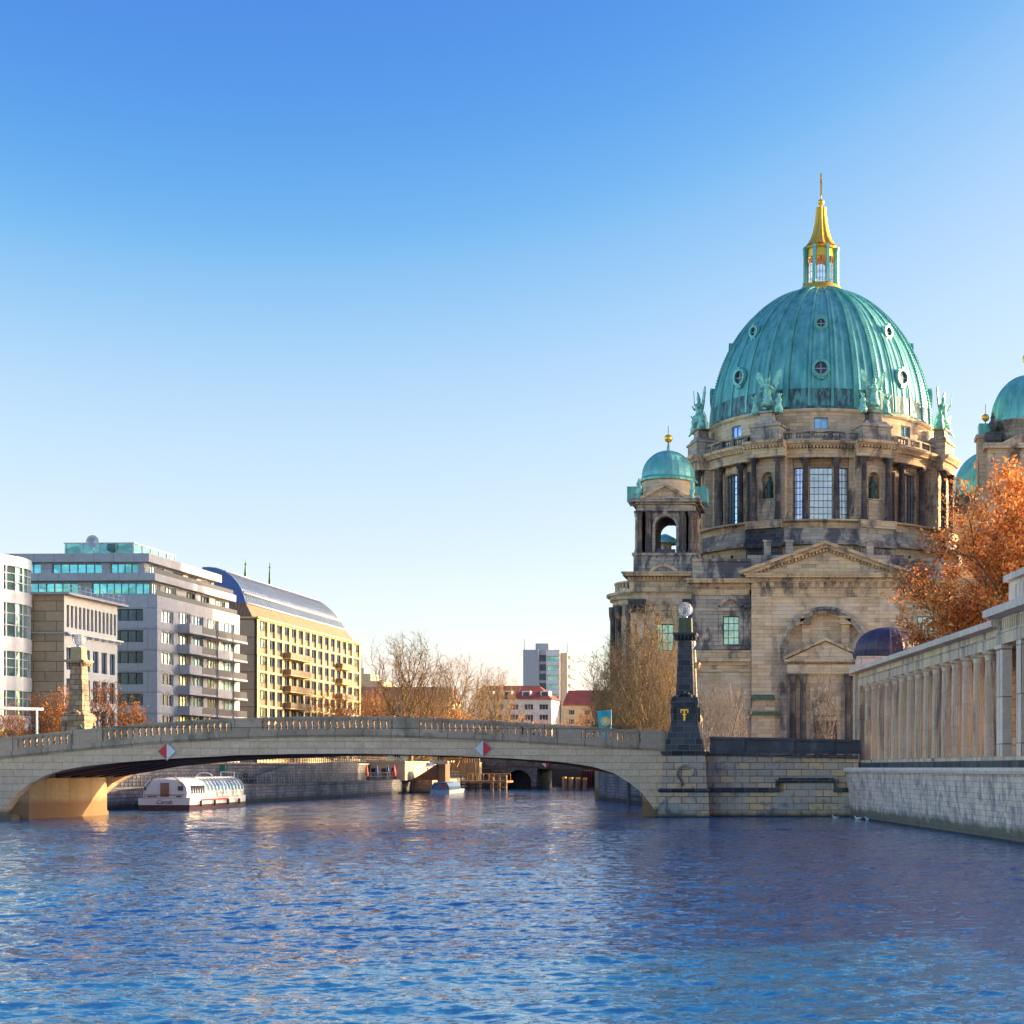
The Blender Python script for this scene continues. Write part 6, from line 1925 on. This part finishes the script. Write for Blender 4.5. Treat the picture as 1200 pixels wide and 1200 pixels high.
riverboat()
t = thing("small_tour_boat", "small grey-white tour boat with a red light on its stern, moored before the blue-roofed kiosk", "boat", (-66.4, 248, 0), R(2))
t.scale = (.72, .8, .8)
b = MB(); b.prismx([(0, -.3), (14, -.3), (15.5, .9), (0, .75)], -2.3, 2.3); b.build("hull", M['metalw'], t, world=False)
b = MB()
sec = [(-2.1, .85), (-2.1, 1.5), (-1.5, 2.35), (0, 2.5), (1.5, 2.35), (2.1, 1.5), (2.1, .85)]
n = 7; vs = [(x, .6, z) for x, z in sec] + [(x, 12, z) for x, z in sec]
b.add(vs, [(j, j + 1, j + 1 + n, j + n) for j in range(n - 1)] + [tuple(range(n)), tuple(range(2 * n - 1, n - 1, -1))]); b.build("cabin", M['glassb'], t, world=False)
for i in range(9):
    pp = None
    b = MB()
    for x, z in sec:
        if pp: b.tube(pp, (x, .6 + i * 1.4, z), .07, .07, 4, caps=False)
        pp = (x, .6 + i * 1.4, z)
    b.build("cabin_rib", M['metalw'], t, world=False)
b = MB(); b.box(.3, 1.2, .45, .58, 1.2, 1.9); b.build("stern_lamp", M['red'], t, world=False)
# ---------------------------------------------------------------- trees
def tree_mesh(seed, H, trunk_r, spread, levels, up=0.35, fork=(2, 3), lens=0.74, trunk_h=0.22, mat=None, leaf=None, nleaf=0, leafsz=.2, twigs=3, twigl=1.1, twigr=.02,
              shape=1.0, lean=(0, 0), gravity=0.0, leafspread=.5):
    rnd = random.Random(seed)
    tr = MB(); cr = MB()
    ends = []

    def grow(p, d, L, r, lv):
        seg = 3 if lv > levels - 2 else 2
        q = p
        dd = d.copy()
        for i in range(seg):
            dd = (dd + Vector((rnd.gauss(0, .10), rnd.gauss(0, .10), rnd.gauss(0, .06) + up * .12 - gravity * (levels - lv) * .02))).normalized()
            n_ = q + dd * (L / seg)
            r1 = r * (1 - .28 * (i + 1) / seg)
            (tr if lv >= levels - 1 else cr).tube(q, n_, r * (1 - .28 * i / seg), r1, 6 if lv >= levels - 1 else (4 if lv > 1 else 3), caps=False)
            if lv <= 2:
                for _ in range(twigs):
                    t = q.lerp(n_, rnd.random())
                    a = Vector((rnd.gauss(0, 1), rnd.gauss(0, 1), rnd.gauss(0, .7) + up)).normalized()
                    a = (a + dd * .9).normalized()
                    e = t + a * twigl * rnd.uniform(.5, 1.2)
                    sd_ = a.cross(Vector((rnd.gauss(0, 1), rnd.gauss(0, 1), rnd.gauss(0, 1)))).normalized() * twigr
                    cr.add([tuple(t - sd_), tuple(t + sd_), tuple(e)], [(0, 1, 2)], 0)
                    ends.append(e)
            q = n_
        if lv <= 0: return
        nb = rnd.randint(*fork)
        ph = rnd.random() * 2 * PI
        for i in range(nb):
            ang = spread * rnd.uniform(.6, 1.25)
            a = ph + 2 * PI * i / nb + rnd.gauss(0, .3)
            o = dd.orthogonal().normalized(); o2 = dd.cross(o)
            nd = (dd * math.cos(ang) + (o * math.cos(a) + o2 * math.sin(a)) * math.sin(ang))
            nd.z *= shape; nd.normalize()
            grow(q, nd, L * lens * rnd.uniform(.8, 1.15), r * .72 * (.62 if nb > 2 else .78) / .62 * .75, lv - 1)
        if rnd.random() < .8: grow(q, dd, L * lens * .9, r * .66, lv - 1)

    d0 = Vector((lean[0], lean[1], 1)).normalized()
    grow(Vector((0, 0, -.3)), d0, H * trunk_h, trunk_r, levels)
    zs = [v[2] for v in cr.v]
    k = H / max(zs)
    for m_ in (tr, cr): m_.v = [(x * k, y * k, z * k) for x, y, z in m_.v]
    ends = [e * k for e in ends]
    if nleaf and ends:
        for _ in range(nleaf):
            e = rnd.choice(ends)
            c = e + Vector((rnd.gauss(0, leafspread), rnd.gauss(0, leafspread), rnd.gauss(0, leafspread * .7)))
            a = Vector((rnd.gauss(0, 1), rnd.gauss(0, 1), rnd.gauss(0, 1))).normalized() * leafsz * rnd.uniform(.6, 1.3)
            o = a.cross(Vector((rnd.gauss(0, 1), rnd.gauss(0, 1), rnd.gauss(0, 1)))).normalized() * leafsz * .55
            cr.add([tuple(c - a), tuple(c + o), tuple(c + a), tuple(c - o)], [(0, 1, 2, 3)], 1)
    tm = tr.mesh("trunk", [mat], fix=False)
    c_ = cr.mesh("crown", [mat, leaf or mat], fix=False)
    return tm, c_


def brush_mesh(seed, H, RR, tr_r, nl, mat, leaf=None, nleaf=0, leafsz=.1, leafspread=.3, nsub=8, nss=4, ntw=3, twl=1.0, twr=.018, z0=.2, droop=0.0, low=.3, upw=.55, top=.5):
    """trunk with limbs curving out to an egg-shaped outline, each limb with side branches and twigs"""
    rnd = random.Random(seed)
    tr = MB(); cr = MB(); ends = []

    def curve(mb, P, r0, r1, n, sides):
        pts = []
        for i in range(n + 1):
            t = i / n
            if len(P) == 3: p = P[0] * (1 - t) ** 2 + P[1] * 2 * t * (1 - t) + P[2] * t * t
            else: p = P[0].lerp(P[1], t)
            if 0 < i < n: p = p + Vector((rnd.gauss(0, 1), rnd.gauss(0, 1), rnd.gauss(0, .6))) * (P[-1] - P[0]).length * .022
            pts.append(p)
        for i in range(n):
            mb.tube(pts[i], pts[i + 1], r0 + (r1 - r0) * i / n, r0 + (r1 - r0) * (i + 1) / n, sides, caps=False)
        return pts
    tk = curve(tr, [Vector((0, 0, -.3)), Vector((rnd.gauss(0, .02) * H, rnd.gauss(0, .02) * H, H * .75))], tr_r, tr_r * .22, 9, 8)

    def on(pts, t):
        f = t * (len(pts) - 1); i = min(int(f), len(pts) - 2)
        return pts[i].lerp(pts[i + 1], f - i), (pts[i + 1] - pts[i]).normalized()

    def rdir(): return Vector((rnd.gauss(0, 1), rnd.gauss(0, 1), rnd.gauss(0, 1))).normalized()
    for li in range(nl):
        zt = H * (low + (1 - low) * ((li + rnd.random()) / nl) ** .85)
        q = max(0.0, 1 - ((zt / H - .5) / .52) ** 2)
        lump = 1 + .16 * math.sin(seed + 3 * zt / H * 3.1 + li)
        rt = RR * math.sqrt(q) * rnd.uniform(.55, 1.0) * lump
        az = li * 2.399 + rnd.gauss(0, .3)
        T = Vector((rt * math.cos(az), rt * math.sin(az), zt))
        sz = max(z0 * H * rnd.uniform(.7, 1.2), zt - rt * 1.1 - H * rnd.uniform(.15, .4))
        sz = min(sz, H * .72)
        S, _ = on(tk, min(.98, max(.02, (sz + .3) / (H * .75))))
        L = (T - S).length
        C = S.lerp(T, .5) + Vector((math.cos(az), math.sin(az), 0)) * L * .12 - Vector((0, 0, L * .10))
        r0 = tr_r * .16 + L * .006
        lp = curve(cr, [S, C, T], r0, .02, 6, 5)
        for j in range(nsub):
            t = .22 + .78 * (j + rnd.random()) / nsub
            p, d = on(lp, min(t, .99))
            l2 = L * rnd.uniform(.18, .34) * (1.15 - .5 * t)
            d2 = (d * .8 + rdir() * .9 + Vector((0, 0, upw - droop))).normalized()
            e = p + d2 * l2
            sp = curve(cr, [p, p.lerp(e, .5) + rdir() * l2 * .08, e], .012 + r0 * .28, .012, 3, 3)
            for k in range(nss):
                t3 = .2 + .8 * rnd.random()
                p3, d3 = on(sp, t3)
                l3 = l2 * rnd.uniform(.3, .6)
                e3 = p3 + (d3 * .8 + rdir() * .8 + Vector((0, 0, upw - droop))).normalized() * l3
                cr.tube(p3, e3, .016, .008, 3, caps=False)
                for m_ in range(ntw):
                    b0 = p3.lerp(e3, rnd.uniform(.2, 1))
                    a = ((e3 - p3).normalized() * .9 + rdir() * .8 + Vector((0, 0, (upw - droop) * .7))).normalized()
                    e4 = b0 + a * twl * rnd.uniform(.4, 1.2)
                    sd_ = a.cross(rdir()).normalized() * twr
                    cr.add([tuple(b0 - sd_), tuple(b0 + sd_), tuple(e4)], [(0, 1, 2)], 0)
                    ends.append((b0, e4))
    if nleaf:
        for _ in range(nleaf):
            a_, b_ = rnd.choice(ends)
            c = a_.lerp(b_, rnd.random()) + Vector((rnd.gauss(0, 1), rnd.gauss(0, 1), rnd.gauss(0, .7))) * leafspread
            a = rdir() * leafsz * rnd.uniform(.6, 1.3)
            o = a.cross(rdir()).normalized() * leafsz * .55
            cr.add([tuple(c - a), tuple(c + o), tuple(c + a), tuple(c - o)], [(0, 1, 2, 3)], 1)
    return tr.mesh("trunk", [mat], fix=False), cr.mesh("crown", [mat, leaf or mat], fix=False)


def plant(tm, cm, loc, label, cat="tree", name="bare_tree", group=None, rz=0.0, s=(1, 1, 1)):
    t = thing(name, label, cat, loc, rz, group)
    t.scale = s
    for n_, me in (("trunk", tm), ("crown", cm)):
        o = bpy.data.objects.new(n_, me); col.objects.link(o); o.parent = t
    return t


# large copper-leaved tree in the courtyard behind the colonnade
tm, cm = brush_mesh(7, 23.3, 14.2, .6, 46, M['bark'], M['leaforange'], 84000, .17, .34, nsub=11, nss=4, ntw=3, twl=1.5, twr=.03, z0=.22, low=.34, upw=.25)
print("oak", len(cm.polygons), [round(max(abs(v.co.x) for v in cm.vertices), 1), round(max(v.co.z for v in cm.vertices), 1)])
plant(tm, cm, (19.3, 117, 4.4), "big spreading tree with rust-orange leaves rising behind the colonnade roof", name="beech_tree", rz=1.0)

gg = "golden-brown bare trees on the far left bank"
# trees on the island behind the bridge (dense golden-brown brush)
tmA, cmA = brush_mesh(21, 20, 7.2, .3, 54, M['barkgold'], M['twiggold'], 9000, .10, .14, nsub=9, nss=4, ntw=3, twl=1.2, twr=.022, z0=.07, low=.14, upw=.42)
print("A", len(cmA.polygons), round(max(abs(v.co.x) for v in cmA.vertices), 1))
plant(tmA, cmA, (-22.6, 184, 4.4), "tallest dense golden-brown bare tree, right behind the teal banner", rz=.4, s=(.86, .86, 1.0))
plant(tmA, cmA, (-18.9, 178, 4.4), "dense golden-brown bare tree directly left of the black obelisk", rz=2.1, s=(.48, .48, .72))
plant(tmA, cmA, (-30.0, 206, 4.4), "olive-brown bare tree overhanging the river, with sky showing through", rz=3.3, s=(.72, .72, .80))
plant(tmA, cmA, (-27.0, 195, 4.4), "broad bare tree between the tallest golden one and the olive-brown one over the river", rz=5.3, s=(.8, .8, .88))
plant(tmA, cmA, (-34.5, 236, 4.4), "small bare tree lowest in the row sloping down to the river bend", rz=4.6, s=(.7, .7, .6))
tmB, cmB = brush_mesh(33, 10, 3.0, .13, 30, M['barkgrey'], M['twiggold'], 700, .06, .1, nsub=7, nss=3, ntw=3, twl=.6, twr=.012, z0=.14, low=.25, upw=.5)
plant(tmB, cmB, (-13.8, 172, 4.4), "small pinkish bare tree right of the black obelisk, in front of the cathedral wall", rz=.3)
plant(tmB, cmB, (-10.6, 168, 4.4), "thin upright bare tree between the obelisk and the cathedral portal", rz=1.9, s=(.8, .8, 1.0))
plant(tmB, cmB, (0.1, 166, 4.4), "slender bare young tree in front of the purple portal door", rz=2.7, s=(.62, .62, 1.15))
# bank trees, left, around the far bend
tmC, cmC = brush_mesh(45, 24, 10.0, .45, 60, M['barkgold'], M['twiggold'], 5000, .10, .2, nsub=10, nss=4, ntw=3, twl=1.1, twr=.016, z0=.16, low=.38, upw=.25)
print("C", len(cmC.polygons), round(max(abs(v.co.x) for v in cmC.vertices), 1))
plant(tmC, cmC, (-77.8, 270, 5.0), "large bare tree with fanning limbs, tallest in front of the long brown roof", rz=.9)
plant(tmC, cmC, (-83, 325, 5.0), "pale bare tree right of the largest one, crown rounded against the sky", rz=2.2, s=(.9, .9, 1.0), group=gg)
plant(tmC, cmC, (-77, 335, 5.0), "pale bare tree with a thin rounded crown, left of the high-rise", rz=4.0, s=(.75, .75, .93), group=gg)
tmD, cmD = brush_mesh(58, 13, 5.5, .22, 34, M['barkgold'], M['leafbright'], 3400, .13, .18, nsub=7, nss=3, ntw=3, twl=1.1, twr=.03, z0=.08, low=.15, upw=.4)
print("D", len(cmD.polygons), round(max(abs(v.co.x) for v in cmD.vertices), 1))
rnd = random.Random(5)
spots = [(-90, 262), (-95, 300), (-88, 285), (-84, 262), (-82, 290), (-76, 298), (-73, 285), (-80, 306), (-70, 330), (-88, 318), (-64, 336), (-60, 342), (-69, 345), (-57, 352), (-52, 360)]
for i, (x, y) in enumerate(spots):
    plant(tmD, cmD, (x, y, 4.9), "bushy golden-brown tree in the row below the long brown roof", rz=rnd.random() * 6, s=(.95, .95, rnd.uniform(.75, 1.15)), group="bushy golden-brown trees below the long roof")
# orange street trees on the left
tmE, cmE = brush_mesh(71, 9, 3.0, .14, 26, M['bark'], M['leafbright'], 3200, .11, .16, nsub=7, nss=3, ntw=2, twl=.7, twr=.014, z0=.15, low=.28, upw=.5)
st = [(-96.5, 165, .95, "orange-leaved tree behind the white pergola at the frame edge"), (-92.0, 163, .62, "low rusty tree between the pergola and the brown obelisk"), (-87.5, 166, .95, "orange street tree just right of the brown obelisk"),
      (-86.5, 172, 1.05, "tallest orange street tree, in front of the grey apartment block"), (-82.0, 170, .78, "small bright orange tree, rightmost of the row by the grey block"), (-94.0, 172, .9, "brown leafless-looking tree in front of the cream office building"), (-90.3, 170, .8, "thin orange tree partly behind the brown obelisk")]
for i, (x, y, s, lab) in enumerate(st): plant(tmE, cmE, (x, y, 5.0), lab, name="street_tree", rz=i * 1.3, s=(s, s, s), group="orange street trees on the left bank")

# ---------------------------------------------------------------- pergola, banner, people, birds
t = thing("pergola", "white metal pergola frame on the left bank beside the orange tree", "pergola", (-93, 160, 5))
b = MB()
for x, y in ((-98, 158), (-93.0, 160), (-88.9, 162)): b.tube((x, y, 5), (x, y, 11.0), .12, .12, 6)
b.build("pergola_post", M['white'], t)
b = MB(); b.tube((-99, 157.5, 11.1), (-88.3, 162.3, 11.1), .16, .16, 6); b.tube((-99, 154.5, 11.1), (-89, 159.3, 11.1), .1, .1, 6); b.build("pergola_beam", M['white'], t)

bp = BT(46.4, 8.5, 7.0)
bp = (-20.6, 134.8, 6.9)
t = thing("banner", "teal banner with a yellow disc and white star, behind the bridge balustrade", "banner", bp)
x, y, z = bp
b = MB(); b.tube((x + .62, y, z - .4), (x + .62, y, z + 3.05), .05, .05, 8); b.tube((x + .66, y, z + 3.0), (x - .72, y, z + 2.88), .03, .03, 6); b.build("pole", M['metalw'], t)
b = MB()
nx, nz = 8, 12; vs = []; fs = []
for j in range(nz + 1):
    for i in range(nx + 1):
        q = j / nz; u = i / nx
        xl = -.70 + .28 * (1 - q) ** 1.0
        vs.append((x + xl + (.58 - xl) * u, y + .07 * math.sin(u * 7 + q * 3), z + .3 + q * (2.6 + .1 * u)))
for j in range(nz):
    for i in range(nx): fs.append((j * (nx + 1) + i, j * (nx + 1) + i + 1, (j + 1) * (nx + 1) + i + 1, (j + 1) * (nx + 1) + i))
b.add(vs, fs, 0, True); cl = b.build("cloth", M['teal'], t)
b = MB(); b.prism([(x + .1 + .44 * math.cos(a * PI / 12), z + 1.95 + .44 * math.sin(a * PI / 12)) for a in range(24)], y - .13, y - .10); b.build("yellow_disc", M['yel2'], cl)
b = MB(); b.prism([(x + .1 + (.34 if a % 2 == 0 else .13) * math.sin(a * PI / 5), z + 1.95 + (.34 if a % 2 == 0 else .13) * math.cos(a * PI / 5)) for a in range(10)], y - .16, y - .13); b.build("white_star", M['white'], cl)
b = MB(); b.prism([(x + .17 + (.1) * math.cos(a * PI / 6), z + 1.9 + .1 * math.sin(a * PI / 6)) for a in range(12)], y - .2, y - .17); 


def person(loc, rz, coat, trousers, label, step=.18, armf=.15, group=None):
    t = thing("person", label, "person", loc, rz, group)
    V = [(0, 0, .98), (0, 0, 1.2), (0, 0, 1.42), (0, .0, 1.53), (0, -.02, 1.62), (0, -.03, 1.72),
         (-.19, 0, 1.42), (-.25, .05, 1.15), (-.24, -armf, .92), (.19, 0, 1.42), (.25, -.03, 1.15), (.24, -armf - .05, .93),
         (-.1, 0, .92), (-.11, -step, .5), (-.11, -step * .6, .08), (-.11, -step * .6 - .16, .04), (.1, 0, .92), (.11, step * .7, .5), (.11, step * 1.3, .1), (.11, step * 1.2 - .14, .05)]
    E = [(0, 1), (1, 2), (2, 3), (3, 4), (4, 5), (2, 6), (6, 7), (7, 8), (2, 9), (9, 10), (10, 11), (0, 12), (12, 13), (13, 14), (14, 15), (0, 16), (16, 17), (17, 18), (18, 19)]
    r = [.14, .14, .13, .06, .10, .085, .07, .05, .035, .07, .05, .035, .10, .065, .045, .045, .10, .065, .045, .045]

    def skin(nm, idx, grow, mat):
        me = bpy.data.meshes.new(nm)
        mp = {v: i for i, v in enumerate(idx)}
        me.from_pydata([V[i] for i in idx], [(mp[a], mp[c]) for a, c in E if a in mp and c in mp], [])
        me.materials.append(mat)
        o = bpy.data.objects.new(nm, me); col.objects.link(o)
        me.skin_vertices or me.attributes
        m1 = o.modifiers.new("skin", 'SKIN')
        bm = bmesh.new(); bm.from_mesh(me); ly = bm.verts.layers.skin.verify()
        for i, v in enumerate(bm.verts):
            v[ly].radius = (r[idx[i]] + grow, r[idx[i]] + grow); v[ly].use_root = (i == 0)
        bm.to_mesh(me); bm.free()
        m2 = o.modifiers.new("sub", 'SUBSURF'); m2.levels = 1; m2.render_levels = 1
        o.parent = t
        return o
    skin("body", list(range(20)), 0, M['skin'])
    skin("coat", [0, 1, 2, 6, 7, 8, 9, 10, 11], .025, coat)
    skin("trousers", [0, 12, 13, 14, 16, 17, 18], .018, trousers)
    b = MB(); b.ball((0, .015, 1.73), .115, 10); b.build("hair", M['hair'], t, world=False)
    b = MB(); b.ball((0, -.135, 1.66), .018, 6); b.ball((-.035, -.12, 1.69), .012, 5); b.ball((.035, -.12, 1.69), .012, 5); b.build("face", M['skin'], t, world=False)
    return t


def deckz(u): return corn(u) + .2


for u, v, rz, c, tr_, lab in ((16.0, 1.8, .6, 'pink', 'black', "person in a pinkish coat at the bridge balustrade in front of the grey apartment block"),
                              (43.3, 1.8, 1.4, 'black', 'black', "person in black walking on the bridge, left one of the pair under the white house"),
                              (44.1, 1.9, 1.4, 'navy', 'black', "person in navy walking on the bridge, right one of the pair under the white house"),
                              (31.7, 2.4, -1.5, 'red', 'black', "person in a red jacket half hidden by the middle of the balustrade")):
    p = BT(u, v, deckz(u)); person(p, rz, M[c] if c != 'red' else M['roofred'], M[tr_], lab)
for x, y, rz, c, lab in ((-77.4, 192, 0, 'navy', "person in navy on the promenade just right of the green board"), (-77.0, 196, 2, 'black', "person in black on the promenade, middle one of the three behind the railing"), (-76.6, 199, 1, 'navy', "person in dark blue on the promenade, farthest of the three behind the railing")):
    person((x, y, 2.36), rz, M[c], M['black'], lab)
t = thing("notice_board", "green notice board on the low promenade above the white boat", "sign", (-78.4, 186, 2.4))
b = MB(); b.box(-79.2, -77.6, 185.95, 186.05, 3.6, 4.9); b.build("board", plain("sign_green", (0.05, 0.30, 0.18), .5), t)
b = MB(); b.tube((-79.1, 186.1, 2.3), (-79.1, 186.1, 4.9), .05, .05, 5); b.tube((-77.7, 186.1, 2.3), (-77.7, 186.1, 4.9), .05, .05, 5); b.build("board_post", M['iron'], t)


def gull(loc, rz, lab):
    t = thing("gull", lab, "bird", loc, rz, "white gulls floating by the wall corner")
    b = MB(); b.lathe([(.01, -.3), (.10, -.2), (.13, 0), (.09, .2), (.02, .32)], 0, 0, 10)
    b.v = [(z, x, y * .8 + .08) for x, y, z in b.v]
    b.ball((-.28, 0, .25), .07, 8); b.tube((-.22, 0, .12), (-.28, 0, .24), .06, .05, 6); b.tube((-.34, 0, .25), (-.43, 0, .23), .02, .005, 4)
    b.build("body", M['white'], t, world=False)
    b = MB(); b.prism([(-.1, .12), (.2, .14), (.42, .16), (.15, .21), (-.05, .2)], -.13, .13); b.build("folded_wings", M['metalw'], t, world=False)


gull((1.1, 126.5, 0), .3, "white gull floating nearest the ashlar wall, left of the other two")
gull((3.0, 124.2, 0), -.4, "white gull in the middle of the three by the wall corner")
gull((3.9, 123.0, 0), .1, "white gull farthest right of the three, beside the embankment wall")
